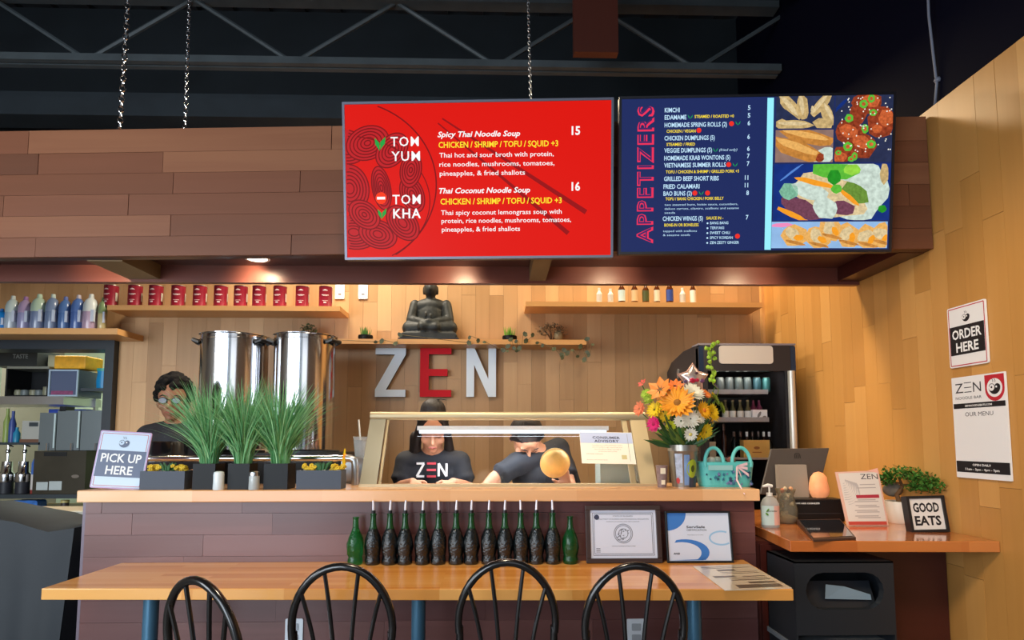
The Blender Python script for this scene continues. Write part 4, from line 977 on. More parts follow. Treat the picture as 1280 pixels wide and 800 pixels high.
# small bottles
amb = mat('amber_glass', (92, 46, 20), .12, trans=.3)
def small(px, wpx, top, body, lab, labz, label, neck=True):
    Y = 4.3; x = ax(px, Y, 365); r = wpx/2/(750/Y); h = max(.045, at(px, top, Y).z-zc2)
    t = thing('small_bottle', label, 'bottle', (x, Y, zc2), group='small bottles on the upper right wall shelf')
    MB().lathe([(.001, 0), (r*.95, 0), (r, .004), (r, h*.66), (r*.5, h*.8), (r*.42, h*.84), (.001, h*.84)], 14).build('body', body, t, smooth=True)
    MB().lathe([(r*.48, h*.84), (r*.48, h), (.001, h)], 12).build('cap', mat('small_cap_dark' if neck else 'small_cap_white', (60, 28, 26) if neck else (220, 216, 206), .4), t)
    MB().lathe([(r*1.02, h*labz), (r*1.02, h*.62)], 14, cap=False).build('label_band', lab, t, smooth=True)
wl = mat('label_white', (226, 224, 216), .5)
small(749, 7, 360, wl, mat('label_grey', (190, 190, 186), .5), .2, 'tiny white bottle, leftmost on the upper right wall shelf', False)
small(763, 7, 361, wl, MATS['label_grey'], .2, 'second tiny white bottle on the upper right wall shelf', False)
small(777, 9, 352, amb, mat('label_teal', (190, 214, 220), .5), .15, 'amber bottle with white and teal label on the upper right shelf')
small(793, 8.5, 352, amb, mat('label_tan', (206, 178, 140), .5), .15, 'amber bottle with a tan label on the upper right shelf')
small(807, 8.5, 353, amb, mat('label_green', (70, 80, 44), .5), .15, 'amber bottle with a dark green label on the upper right shelf')
small(821, 8, 352, amb, mat('label_sand', (214, 204, 184), .5), .15, 'amber bottle with a sand-white label beside the blue one')
small(837, 9, 351, amb, mat('label_blue', (44, 70, 150), .5), .15, 'bottle with a strong blue label on the upper right shelf')
small(853, 7.5, 360, wl, MATS['label_grey'], .2, 'tiny white bottle right of the blue-labelled one', False)
small(866, 7.5, 352, amb, wl, .1, 'slim dark bottle with white label, rightmost on the wall shelf')

# remeshed solids
def remesh(mb, voxel, m, name, parent, smooth_it=3, fac=.5, loc=None, zs_=1):
    me = mb.mesh('raw', m); o = bpy.data.objects.new('raw', me); COL.objects.link(o)
    r = o.modifiers.new('r', 'REMESH'); r.mode = 'VOXEL'; r.voxel_size = voxel; r.use_smooth_shade = True
    s_ = o.modifiers.new('s', 'SMOOTH'); s_.iterations = smooth_it; s_.factor = fac
    dg = bpy.context.evaluated_depsgraph_get(); nm_ = bpy.data.meshes.new_from_object(o.evaluated_get(dg)); nm_.name = name
    bpy.data.objects.remove(o); bpy.data.meshes.remove(me)
    nm_.materials.clear(); nm_.materials.append(m)
    nm_.polygons.foreach_set('use_smooth', [True]*len(nm_.polygons))
    q_ = bpy.data.objects.new(name, nm_); COL.objects.link(q_); q_.parent = parent; q_.scale = (1, 1, zs_)
    if loc: q_.location = loc
    return q_
# seated statue
sx = ax(538, 4.33, 400); st = thing('seated_statue', 'dark seated meditating stone statue on the wall shelf above the letters', 'statue', (sx, 4.33, zc3))
stone = mat('dark_stone', (34, 36, 33), .55, noise=.5, nscale=30, bump=.8)
mb = MB(); mb.rbox((0, 0, .025), (.40, .20, .05), .02).ball((0, -.0, .075), (.19, .095, .035), 20, 10)
mb.cone((-.155, -.03, .085), (.05, -.085, .085), .045, .032).cone((.155, -.03, .085), (-.05, -.085, .09), .045, .032)
mb.ball((0, .02, .17), (.105, .07, .12), 18, 12).ball((0, .02, .235), (.125, .062, .055), 16, 10)
for s_ in (-1, 1):
    mb.cone((s_*.115, .01, .24), (s_*.14, -.02, .14), .038, .034).cone((s_*.14, -.02, .14), (s_*.02, -.085, .115), .033, .02)
mb.ball((0, -.09, .12), (.035, .018, .02)).cone((0, .01, .27), (0, .0, .31), .035, .035).ball((0, -.005, .345), (.05, .052, .06), 16, 12).ball((0, -.055, .34), (.008, .01, .014)).ball((0, .01, .405), .022)
for s_ in (-1, 1): mb.ball((s_*.05, 0, .335), (.008, .014, .03))
for k in range(7): mb.cone((-.12+k*.04, -.075+.002*k, .07), (-.10+k*.035, -.055, .20-.01*k), .005, .003, 6)
remesh(mb, .006, stone, 'figure', st, 1, zs_=1.13)
MB().rbox((0, 0, .008), (.43, .22, .016), .01).build('plinth', mat('plinth_dark', (34, 40, 50), .5), st)
# wall letters
lw = mat('letter_pale_blue', (228, 242, 255), .5); lr = mat('letter_red', (206, 26, 40), .6, spec=.2); ls = mat('letter_side', (60, 74, 100), .4)
def letter(px0, px1, kind, label, m):
    Y = YB-.075; x0, x1 = ax(px0, Y, 465), ax(px1, Y, 465); zt, zb = at(px0, 434, Y).z, at(px0, 496, Y).z; w_, h = x1-x0, zt-zb; s_ = .23*w_ if kind != 'Z' else .15*h
    t = thing('wall_letter', label, 'letter', (x0, Y, zb), group='large letters on the back wall')
    if kind == 'Z': s_ = .145*h; P_ = [(0, h), (w_, h), (w_, h-s_), (w_*.36, s_), (w_, s_), (w_, 0), (0, 0), (0, s_), (w_*.64, h-s_), (0, h-s_)]
    elif kind == 'E': s_ = .14*h; c = .28*w_; P_ = [(0, h), (w_, h), (w_, h-s_), (c, h-s_), (c, h*.56), (w_*.88, h*.56), (w_*.88, h*.42), (c, h*.42), (c, s_), (w_, s_), (w_, 0), (0, 0)]
    else: c = .26*w_; P_ = [(0, h), (c, h), (w_-c, h*.36), (w_-c, h), (w_, h), (w_, 0), (w_-c, 0), (c, h*.64), (c, 0), (0, 0)]
    MB().vprism(P_, 0, .004).build('face', m, t)
    MB().vprism([(a, b) for a, b in P_], .004, .035).build('return_edge', ls if kind != 'E' else mat('letter_red_side', (120, 22, 34), .4), t)
    for a in (.15, .85): MB().tube([(w_*a if kind != 'N' else c*.5 if a < .5 else w_-c*.5, .035, h*.95 if kind != 'N' else h*.5), (w_*a if kind != 'N' else c*.5 if a < .5 else w_-c*.5, .06, h*.95 if kind != 'N' else h*.5)], .005, 6).build('stand_off', steel, t)
letter(469, 507, 'Z', 'large pale blue-white letter Z on the back wall', lw)
letter(525, 564, 'E', 'large red letter E on the back wall between the pale letters', lr)
letter(583, 620, 'N', 'large pale blue-white letter N on the back wall', lw)
# ---- small shelf plants
def tuft(px, label, green):
    t = thing('potted_grass', label, 'potted plant', (ax(px, 4.32, 420), 4.32, zc3))
    MB().lathe([(.001, 0), (.045, 0), (.055, .03), (.052, .045), (.046, .045), (.044, .03), (.001, .03)], 16).build('bowl', charp, t, smooth=True)
    rg = random.Random(int(px)); mb = MB()
    for k in range(70):
        a = rg.uniform(0, 6.28); r = rg.uniform(0, .035); l = rg.uniform(.03, .085)
        mb.tube([(r*math.cos(a), r*math.sin(a), .03), (r*1.4*math.cos(a), r*1.3*math.sin(a), .03+l)], [.003, .0006], 4)
    g = mb.build('grass_tuft', green, t); g['kind'] = 'stuff'
tuft(457, 'small dark bowl of green moss grass left of the statue', mat('dim_green', (70, 120, 50), .6))
tuft(637, 'small dark bowl of bright green grass right of the statue', mat('lime_green', (104, 156, 44), .6))
def bush(name, label, px, w_, h, m, n_, seed, Y=4.32, pot=None, z0=None, group=None):
    z0 = zc3 if z0 is None else z0
    t = thing(name, label, 'potted plant', (ax(px, Y, 415), Y, z0))
    rg = random.Random(seed); mb = MB()
    for k in range(n_):
        a = rg.uniform(0, 6.28); e = rg.uniform(-.3, 1.4); r = rg.uniform(.5, 1)
        c = Vector((math.cos(a)*math.cos(e)*w_*r/2, math.sin(a)*math.cos(e)*w_*.35*r, h*.45+math.sin(e)*h*.5*r)); q_ = Matrix.Rotation(rg.uniform(0, 6.28), 3, 'Z') @ Matrix.Rotation(rg.uniform(-1, 1), 3, 'X')
        l = rg.uniform(.012, .022); vs = [c+q_ @ Vector(v) for v in ((0, 0, 0), (l*.4, l*.5, .002), (0, l*1.2, 0), (-l*.4, l*.5, .002))]
        mb.add(vs, [(0, 1, 2, 3)])
    g = mb.build('foliage', m, t); g['kind'] = 'stuff'
    mb = MB()
    for k in range(7):
        a = k*.9; mb.tube([(0, 0, 0), (math.cos(a)*w_*.12, math.sin(a)*w_*.1, h*.35), (math.cos(a)*w_*.36, math.sin(a)*w_*.2, h*.75)], [.005, .004, .002], 5)
    mb.build('stem', mat('dry_twig', (84, 62, 42), .7), t)
    return t
bt_ = bush('shelf_plant', 'grey-green trailing plant on the statue shelf above the right pot', 386, .14, .13, mat('grey_green_leaf', (84, 102, 68), .6), 170, 3, Y=4.30)
bt_ = bush('dried_plant', 'dry silvery plant clump at the right end of the statue shelf', 690, .24, .15, mat('silvery_leaf', (112, 102, 80), .6), 260, 5)
MB().ball((.045, -.02, .045), (.035, .03, .04), 12, 8).build('round_stone', mat('mossy_stone', (120, 110, 84), .7, noise=.3), bt_, smooth=True)
for n_, a_ in (('ivy_vine', ((735, 424), (741, 430), (733, 440), (722, 445), (712, 440), (703, 437), (694, 436), (680, 430), (700, 443), (705, 445), (716, 437), (728, 432), (738, 441), (733, 448), (672, 428))),
           ('ivy_vine', ((636, 433), (634, 438), (642, 435), (646, 438), (652, 434), (627, 437), (640, 424), (647, 425), (654, 417), (668, 417), (606, 427), (660, 425))),
           ('ivy_vine', ((390, 422), (398, 427), (407, 424), (470, 427), (480, 425), (498, 418), (496, 429), (589, 420), (584, 428), (600, 424)))):
    t = thing(n_, {735: 'ivy strand drooping off the right end of the statue shelf', 636: 'ivy strand hanging below the shelf between letter N and dried plant', 390: 'thin ivy strand along the statue shelf around the statue'}[a_[0][0]], 'vine', at(a_[0][0], a_[0][1], 4.18))
    P_ = [at(x, y, 4.18)-t.location for x, y in a_]
    o_ = sorted(P_, key=lambda v: v.x)
    MB().tube([v+Vector((0, .005, 0)) for v in o_], .0018, 4).build('stem', mat('vine_stem', (88, 76, 46), .7), t)
    rg = random.Random(9)
    me = MB().add([(0, 0, 0), (.018, -.002, .008), (.022, -.004, .024), (0, -.002, .036), (-.022, -.004, .024), (-.018, -.002, .008)], [(0, 1, 2, 3), (0, 3, 4, 5)]).mesh('leaf', mat('ivy_leaf', (66, 70, 42), .5))
    for v in P_:
        o = bpy.data.objects.new('leaf', me); COL.objects.link(o); o.parent = t; o.location = v+Vector((0, -.004, -.015)); o.rotation_euler = (rg.uniform(-.4, .4), rg.uniform(-1.5, 1.5), rg.uniform(-.4, .4)); o.scale = [rg.uniform(.6, 1)]*3

# ---------------------------------------------------------------- kitchen opening and what is in it
XK = -4.5; DO = mat('opening_frame_dark', (34, 42, 50), .4)
pst = ax(133, 4.42, 450); ptop = at(70, 437, 4.42).z
d1 = MB().b2(pst, XO, 4.40, YB+.12, 0, 2.07).b2(XK, pst, 4.40, YB+.12, ptop, 2.07).build('door_1', DO); struct(d1)
struct(MB().b2(XK, XO+.3, 6.3, 6.4, 0, 3.0).build('wall_kitchen_back', mat('kitchen_wall', (176, 188, 160), .6)))
struct(MB().b2(XO+.02, XO+.1, YB+.12, 6.3, 0, 3.0).build('wall_kitchen_right', mat('kitchen_wall', (176, 188, 160), .6)))
struct(MB().b2(XK, XO+.02, YB+.12, 6.3, 2.5, 2.56).build('ceiling_kitchen', mat('kitchen_ceiling', (190, 190, 180), .7)))
light('kitchen_room_lamp', 'AREA', (-3.6, 5.3, 2.45), 30, (.92, 1, .92), .8)
Yk = 4.85
def kx(px): return ax(px, Yk, 520)
def kz(py): return at(70, py, Yk).z
ks = thing('kitchen_rack', 'stainless shelf unit inside the kitchen opening holding crates and bins', 'shelf', (kx(40), Yk, 0))
def kb(x0, x1, y0, y1, d0=0, d1=.3): return MB().b2(kx(x0), kx(x1), Yk+d0, Yk+d1, kz(y1), kz(y0))
def kobj(name, label, cat, x0, x1, y0, y1, m, d0=0, d1=.3, grp=None, bev=0):
    o = MB().b2(-(kx(x1)-kx(x0))/2, (kx(x1)-kx(x0))/2, 0, d1-d0, 0, kz(y0)-kz(y1)).build(name, m, bevel=bev); o.location = ((kx(x0)+kx(x1))/2, Yk+d0, kz(y1)); tag(o, label, cat, grp); return o
def kpart(name, root, x0, x1, y0, y1, m, d0=0, d1=.3):
    L_ = root.location; o = MB().b2(kx(x0)-L_.x, kx(x1)-L_.x, Yk+d0-L_.y, Yk+d1-L_.y, kz(y1)-L_.z, kz(y0)-L_.z).build(name, m, root); return o
kpart('board', ks, -60, 84, 496, 506, steel, -.05, .4); kpart('board', ks, 102, 140, 485.5, 489, mat('dark_steel', (70, 78, 84), .4, .5), -.03, .4)
kpart('upright', ks, 84, 87, 440, 615, steel, .3, .34); kpart('upright', ks, -50, -46, 440, 615, steel, .3, .34); kpart('upright', ks, 136, 139, 440, 615, steel, .3, .34)
kpart('board', ks, -60, 52, 553, 556, MATS['dark_steel'], 0, .36)
t = thing('black_crate', 'black wire-fronted crate with round packets on the kitchen shelf', 'crate', (kx(31), Yk, kz(495.6)))
kpart('back_panel', t, 5, 58, 461, 495.6, black, .25, .26); kpart('floor_panel', t, 5, 58, 494, 495.6, black, 0, .25); kpart('side_panel', t, 4, 6, 461, 495.6, black, 0, .26); kpart('side_panel', t, 56, 58.5, 461, 495.6, black, 0, .26); kpart('top_rim', t, 5, 58, 458, 461, mat('rim_silver', (150, 152, 140), .4, .6), 0, .26)
for i, px in enumerate((12, 20, 31, 38, 48)):
    o = MB().lathe([(.001, 0), (.03, 0), (.034, .02), (.03, .045 if i < 4 else .07), (.001, .05 if i < 4 else .075)], 12).build('round_packet', mat('packet_%d' % (i % 2), ((140, 140, 116), (110, 120, 120))[i % 2], .4, noise=.3), t, smooth=True); o.location = (kx(px)-t.location.x, .08, .012)
o = kobj('label_carton', 'black carton with pale print lying on top of the black crate', 'box', -20, 42, 438, 457.4, mat('carton_black', (26, 30, 30), .5), 0, .24)
T = Txt(); T.line('TASTE', .06, .06, .12, .035, -.001, 'C', bold=.02); T.build(mat('print_grey', (120, 124, 124), .5), o)
cb = thing('clear_bin', 'translucent plastic bin with white edges beside the black crate', 'bin', (kx(77), Yk, kz(495.6)))
wx0, wx1, wz = kx(59)-kx(77), kx(96)-kx(77), kz(462)-kz(495.6)
mb = MB(); e = .012
mb.b2(wx0, wx1, -.01, .0, 0, e).b2(wx0, wx1, -.01, 0, wz-e, wz).b2(wx0, wx0+e, -.01, 0, e, wz-e).b2(wx1-e, wx1, -.01, 0, e, wz-e).build('edge_frame', mat('bin_edge', (176, 196, 214), .4), cb)
MB().b2(wx0, wx1, 0, .28, 0, wz-.002).build('tub', mat('bin_frosted', (88, 100, 130), .3, coat=.4), cb)
MB().b2(wx0+.02, wx1-.04, -.002, .0, .015, .045).build('contents', mat('contents_red', (140, 70, 110), .5, noise=.4, nscale=30), cb)
kobj('yellow_packet', 'yellow-orange food packet lying over the clear bin in the kitchen', 'packet', 61, 101, 444, 460.5, mat('packet_yellow', (232, 170, 40), .5, noise=.2, nscale=20), .02, .24, bev=.01)
kobj('paper_stack', 'cream paper box behind the yellow packet on the kitchen shelf', 'box', 44, 60, 442, 457.6, mat('cream_box', (176, 176, 150), .6), .1, .28)
kobj('cream_box', 'pale green-cream box at upper right of the kitchen shelf', 'box', 102, 121, 443, 485.5, mat('pale_box', (200, 206, 160), .6), .26, .38)
kobj('bright_box', 'bright lime-white box beside the frame in the kitchen opening', 'box', 122, 133, 442, 485.5, mat('lime_box', (214, 226, 168), .6), .28, .38)
t = thing('blue_packet', 'bright blue bag standing on the small kitchen ledge', 'bag', (kx(115), Yk+.1, kz(485.5)))
MB().lathe([(.001, 0), (.042, 0), (.046, .07), (.038, .13), (.044, .17), (.001, .17)], 12, sy=.6).build('bag', mat('bag_blue', (30, 140, 200), .35), t, smooth=True)
MB().lathe([(.044, .15), (.047, .172), (.001, .175)], 12, sy=.6).build('bag_top', mat('bag_teal', (60, 170, 150), .4), t, smooth=True)
t = thing('dark_flask', 'dark grey flask beside the blue bag on the kitchen ledge', 'flask', (kx(128), Yk+.1, kz(485.5)))
MB().lathe([(.001, 0), (.034, 0), (.036, .1), (.022, .15), (.02, .17), (.001, .18)], 14).build('body', mat('flask_grey', (88, 98, 106), .4), t, smooth=True)
bb = kobj('blue_tray', 'blue plastic tray below the steel kitchen shelf', 'tray', 24, 74, 509, 524, mat('tray_blue', (52, 84, 190), .4), .31, .42)
kobj('dark_clip_box', 'small black box under the steel shelf by the dispensers', 'box', 74, 82, 508, 514, black, .0, .1)
for i, (x0, x1) in enumerate(((50, 71), (72, 101), (102, 131))):
    t = thing('milk_dispenser', ('left', 'middle', 'right')[i]+' grey steel dispenser cabinet standing on the dark kitchen machine', 'dispenser', (kx((x0+x1)/2), Yk, kz(563)))
    kpart('cabinet', t, x0, x1, 513 if i else 516, 563, steel if False else mat('dispenser_grey', (124, 134, 138), .35, .5), 0, .3)
    kpart('painted_highlight', t, x0-.2 if False else x1-2.5, x1-.5, 514 if i else 517, 560, mat('edge_highlight', (206, 226, 228), .3), -.006, 0)  # pale strip paints the bright highlight on the cabinet
    kpart('spout', t, x1-9, x1-7.5, 554, 563, chrome, -.02, -.005)
mc = thing('kitchen_machine', 'dark bronze steel machine with two white labels in the kitchen', 'machine', (kx(85), Yk, kz(617)))
kpart('body', mc, 52, 116, 563.5, 617, mat('bronze_steel', (82, 78, 68), .3, .6, noise=.15, nscale=5), -.05, .35)
kpart('label_sticker', mc, 57, 71, 602, 612, mat('sticker_white', (190, 200, 200), .5), -.053, -.05); kpart('label_sticker', mc, 72.5, 88, 601, 612, MATS['sticker_white'], -.053, -.05)
kpart('top_grille', mc, 64, 92, 565, 570, black, -.053, -.05)
o = MB().oval(0, 0, .03, .014, -.052).build('logo_plate', chrome, mc); o.location = (kx(104)-kx(85), 0, kz(595)-kz(617))
kc = thing('kitchen_counter', 'low dark counter under the machine inside the kitchen opening', 'counter', (kx(50), Yk, 0))
kpart('countertop', kc, -60, 140, 617, 622, MATS['dark_steel'], -.08, .5)
kpart('lower_shelf', kc, -60, 140, 637, 640, shelfwood, -.06, .5)
L_ = kc.location; MB().b2(kx(-60)-L_.x, kx(140)-L_.x, 0, .45, .1, kz(640)).build('base_cabinet', black, kc)
for i, px in enumerate((8, 29)):
    t = thing('syrup_pump', ('left', 'right')[i]+' steel pump canister on the dark kitchen counter', 'dispenser', (kx(px), Yk+.04, kz(617)), group='steel pump canisters in the kitchen')
    MB().lathe([(.001, 0), (.05, 0), (.05, .09), (.001, .09)], 16).build('base', mat('pump_base', (40, 42, 50), .5), t, smooth=True)
    MB().lathe([(.056, .09), (.06, .10), (.058, .15), (.038, .17), (.034, .25), (.001, .25)], 16).build('canister', mirror, t, smooth=True)
    MB().tube([(0, 0, .25), (0, 0, .38)], .009, 8).ball((0, 0, .33), .018, 10, 6).tube([(0, 0, .38), (.05, -.02, .37)], .007, 8).build('pump', chrome, t, smooth=True)
t = thing('red_white_bottle', 'blue, white and red bottle beside the dark kitchen machine', 'bottle', (kx(47), Yk+.02, kz(617)))
MB().lathe([(.001, 0), (.03, 0), (.032, .03)], 14, cap=False).build('base_band', mat('bottle_red', (150, 60, 54), .4), t, smooth=True)
MB().lathe([(.032, .03), (.032, .15)], 14, cap=False).build('label_band', mat('bottle_white', (214, 206, 200), .5), t, smooth=True)
MB().lathe([(.032, .15), (.031, .24), (.012, .29), (.012, .33), (.001, .33)], 14, cap=False).build('shoulder', mat('bottle_blue', (70, 110, 190), .4), t, smooth=True)
t = thing('white_appliance', 'small white and copper appliance on the middle kitchen shelf', 'appliance', (kx(37), Yk+.02, kz(553)))
kpart('body', t, 26, 48, 526, 551, mat('appliance_white', (180, 180, 172), .4), .02, .2); kpart('window', t, 35, 46, 528, 533, MATS['dark_steel'], .016, .02); kpart('base', t, 25, 49, 549, 553, mat('copper_base', (120, 84, 66), .4), .01, .2)
for i, (px, c_, h_) in enumerate(((2, (150, 170, 90), .27), (9, (60, 80, 150), .25), (15, (40, 140, 180), .12))):
    t = thing('slim_bottle', ('yellow-green', 'dark blue', 'short teal')[i]+' bottle on the middle kitchen shelf at the picture edge', 'bottle', (kx(px), Yk+.06, kz(553)))
    MB().lathe([(.001, 0), (.024, 0), (.025, h_*.6), (.011, h_*.8), (.011, h_), (.001, h_)], 12).build('body', mat('slim_%d' % i, c_, .3), t, smooth=True)
t = thing('detergent_pack', 'blue and white pack on the lower kitchen shelf', 'packet', (kx(35), Yk+.02, kz(637)))
MB().rbox((0, .05, .035), (.2, .1, .07), .02).build('pack', mat('pack_blue', (60, 120, 200), .4, noise=.4, nscale=20), t)
t = thing('small_jar', 'small jar with yellow lid on the lower kitchen shelf', 'jar', (kx(83), Yk+.04, kz(637)))
MB().lathe([(.001, 0), (.028, 0), (.028, .05)], 14).build('jar', mat('jar_dark', (70, 60, 56), .4), t, smooth=True); MB().lathe([(.03, .05), (.03, .07), (.001, .07)], 14).build('lid', mat('lid_yellow', (206, 190, 120), .4), t, smooth=True)

# draped cart and wooden ledge left of the bar
cartm = mat('charcoal_cloth', (40, 46, 52), .6, noise=.12, nscale=4)
Yc = 2.78; ct = thing('covered_cart', 'cart draped with charcoal cloth at the lower left picture edge', 'cart', (ax(30, Yc, 700), Yc, 0))
prof = [(-70, 636), (-10, 648), (20, 653), (42, 660), (60, 665), (80, 662), (94, 660)]
P_ = [at(x, y, Yc) for x, y in prof]; L_ = ct.location; n_ = len(P_); vs = []; 
P_[-1].x = P_[-2].x+.045
for d in (0, .05, .2, .38): vs += [(p.x-L_.x, d, p.z+(.012 if d in (.05, .2) else 0)) for p in P_]
fs = [(r_*n_+i, r_*n_+i+1, (r_+1)*n_+i+1, (r_+1)*n_+i) for r_ in range(3) for i in range(n_-1)]
mb = MB().add(vs, fs)
rg = random.Random(3); m_ = 26; x0, x1 = P_[0].x-L_.x, P_[-1].x-L_.x; rows_ = 8; vs = []
for j in range(rows_):
    for i in range(m_):
        u = i/(m_-1); x = x0+(x1-x0)*u; zt = None
        for k in range(n_-1):
            if P_[k].x-L_.x-1e-6 <= x <= P_[k+1].x-L_.x+1e-6: zt = P_[k].z+(P_[k+1].z-P_[k].z)*(x-(P_[k].x-L_.x))/(P_[k+1].x-P_[k].x)
        v = j/(rows_-1); vs.append((x-.05*v*u**3, -.012*v*math.sin(u*19+1)-.01*v, zt*(1-v)+.05*v))
mb.add(vs, [(j*m_+i, j*m_+i+1, (j+1)*m_+i+1, (j+1)*m_+i) for j in range(rows_-1) for i in range(m_-1)])
mb.add([(x1, 0, P_[-1].z), (x1, .38, P_[-1].z), (x1-.04, .38, .05), (x1-.05, -.01, .05)], [(0, 1, 2, 3)])
mb.build('cloth_cover', cartm, ct, smooth=True)
MB().b2(x0, x1-.08, .03, .35, .12, .75).build('frame', black, ct)
for x in (x0+.1, x1-.12): 
    for y in (.08, .3): MB().lathe([(.03, -.012), (.04, -.008), (.04, .008), (.03, .012)], 14, (x, y, .06), rot=Matrix.Rotation(R(90), 3, 'Y')).tube([(x, y, .06), (x, y, .13)], .012, 8).build('caster', black, ct)
wl_ = thing('wooden_ledge', 'pale wooden ledge with tape between the cart and the bar', 'ledge', (ax(70, 3.5, 640), 3.6, 0)); zl_ = at(70, 640, 3.45).z
MB().b2(-.45, .23, -.15, .15, zl_-.03, zl_).build('board', mat('ledge_wood', (196, 176, 140), .5), wl_)
MB().b2(-.43, .2, -.13, .13, 0, zl_-.03).build('base', black, wl_)
for x, w_ in ((.02, .06), (.15, .1)): MB().b2(x-w_/2, x+w_/2, -.153, -.1, zl_-.045, zl_+.001).build('tape', mat('pale_tape', (206, 206, 196), .5), wl_)

# ---------------------------------------------------------------- pass shelf, pots, pan
ps_ = thing('pass_shelf', 'narrow steel pass shelf behind the pipe rail', 'shelf', (ax(300, 3.05, 565), 3.05, 0)); zs = 1.192
xa, xb = ax(158, 3.05, 565)-ps_.location.x, ax(436, 3.05, 565)-ps_.location.x
MB().b2(xa, xb, -.09, .1, zs-.012, zs).build('shelf_plate', steel, ps_)
for x in (xa+.03, xb-.03): MB().b2(x-.015, x+.015, .03, .07, 0, zs-.012).build('leg', steel, ps_)
xr_ = ax(340, 3.80, 560)
rg_ = thing('stock_range', 'black cooking range carrying the two tall steel pots', 'range', (xr_, 3.80, 0)); zr_ = at(340, 562, 3.62).z
MB().b2(-.5, .5, -.24, .24, .1, zr_-.02).build('body', black, rg_)
for sx_ in (-1, 1):
    MB().lathe([(.001, 0), (.18, 0), (.18, .012), (.001, .02)], 24, (sx_*.235, 0, zr_-.02)).build('burner', MATS['dark_steel'], rg_)
    for sy_ in (-1, 1): MB().tube([(sx_*.44, sy_*.18, 0), (sx_*.44, sy_*.18, .1)], .02, 8).build('leg', steel, rg_)
def stockpot(px, wpx, label):
    Y = 3.80; x = ax(px, Y, 480); r = wpx/2/(750/Y)*.99; h = at(px, 421, Y).z-zr_
    t = thing('stock_pot', label, 'pot', (x, Y, zr_), group='tall polished steel stock pots')
    MB().lathe([(.001, 0), (r, 0), (r, h-.035), (r*1.01, h-.033), (r*1.01, h-.028), (r, h-.026), (r, h-.008), (r*1.06, h-.004), (r*1.06, h), (r*.97, h), (r*.97, .01), (.001, .01)], 48).build('pot', mirror, t, smooth=True)
    for a in (-18, 198):
        c = Vector((r*math.cos(R(a)), r*math.sin(R(a)), h-.05)); o_ = Vector((math.cos(R(a)), math.sin(R(a)), 0)); s_ = Vector((-o_.y, o_.x, 0))*.05
        out_ = o_ * .03 + Vector((0, 0, .012)); ha = c - s_; hb_ = c + s_
        MB().tube([ha, ha + out_, hb_ + out_, hb_], .013, 8).build('handle', black, t, smooth=True)
    return t
stockpot(292, 79, 'left tall polished steel stock pot behind the grass')
p_ = stockpot(380.5, 74, 'right tall polished steel stock pot behind the grass')
MB().b2(-.06, .0, -.185, -.178, .12, .17).build('label_sticker', mat('sticker_grey', (170, 168, 186), .4), p_)
xp = ax(206, 3.05, 560)
pan = thing('black_pan', 'black cooking pan on the pass shelf before the worker in glasses', 'pan', (xp, 3.04, zs))
MB().lathe([(.001, 0), (.095, 0), (.108, .01), (.112, .082), (.115, .086), (.107, .086), (.103, .012), (.001, .01)], 32).build('pan', mat('pan_black', (22, 26, 34), .2, coat=.4), pan, smooth=True)
MB().tube([(.10, .0, .07), (.16, .02, .08), (.24, .04, .085)], [.012, .01, .012], 8).build('handle', black, pan, smooth=True)

# ---------------------------------------------------------------- people
skin = mat('skin_tan', (186, 132, 104), .5); skin2 = mat('skin_brown', (150, 100, 76), .5)
tee = mat('black_tee', (34, 36, 44), .8, noise=.12, nscale=20); jeans = mat('dark_trousers', (36, 38, 46), .8)
hairm = mat('dark_hair', (34, 28, 28), .55, bump=.6, nscale=90); hairc = mat('curly_hair', (22, 20, 20), .85, spec=.15, bump=.8, nscale=120)
def hand(mb, w_, d, side, k=1.0, curl=.5, up=Vector((0, 0, 1))):
    """palm and five fingers; d: direction of the hand, side: direction towards the thumb"""
    d = d.normalized(); s_ = (side-d*side.dot(d)).normalized(); n_ = d.cross(s_)
    if n_.z > 0: n_ = -n_
    w_ = Vector(w_)
    for i in range(4):
        off = s_*(.030-.020*i)*k
        mb.cone(w_+d*.01, w_+d*.085*k+off, .017*k, .0115*k, 8)
        L_ = (.068, .078, .072, .056)[i]*k; a = w_+d*.088*k+off; prev = a; dd = d.copy()
        for j, f in enumerate((.45, .3, .25)):
            dd = (dd+n_*curl*.55).normalized(); q_ = prev+dd*L_*f; mb.cone(prev, q_, (.0092-.0008*j)*k, (.0084-.0008*j)*k, 8); prev = q_
    a = w_+d*.025*k+s_*.022*k; b = a+(d*.6+s_*.8).normalized()*.036*k; c = b+(d*.9+s_*.35+n_*.3*curl).normalized()*.032*k
    mb.cone(a, b, .014*k, .011*k, 8).cone(b, c, .011*k, .0085*k, 8)
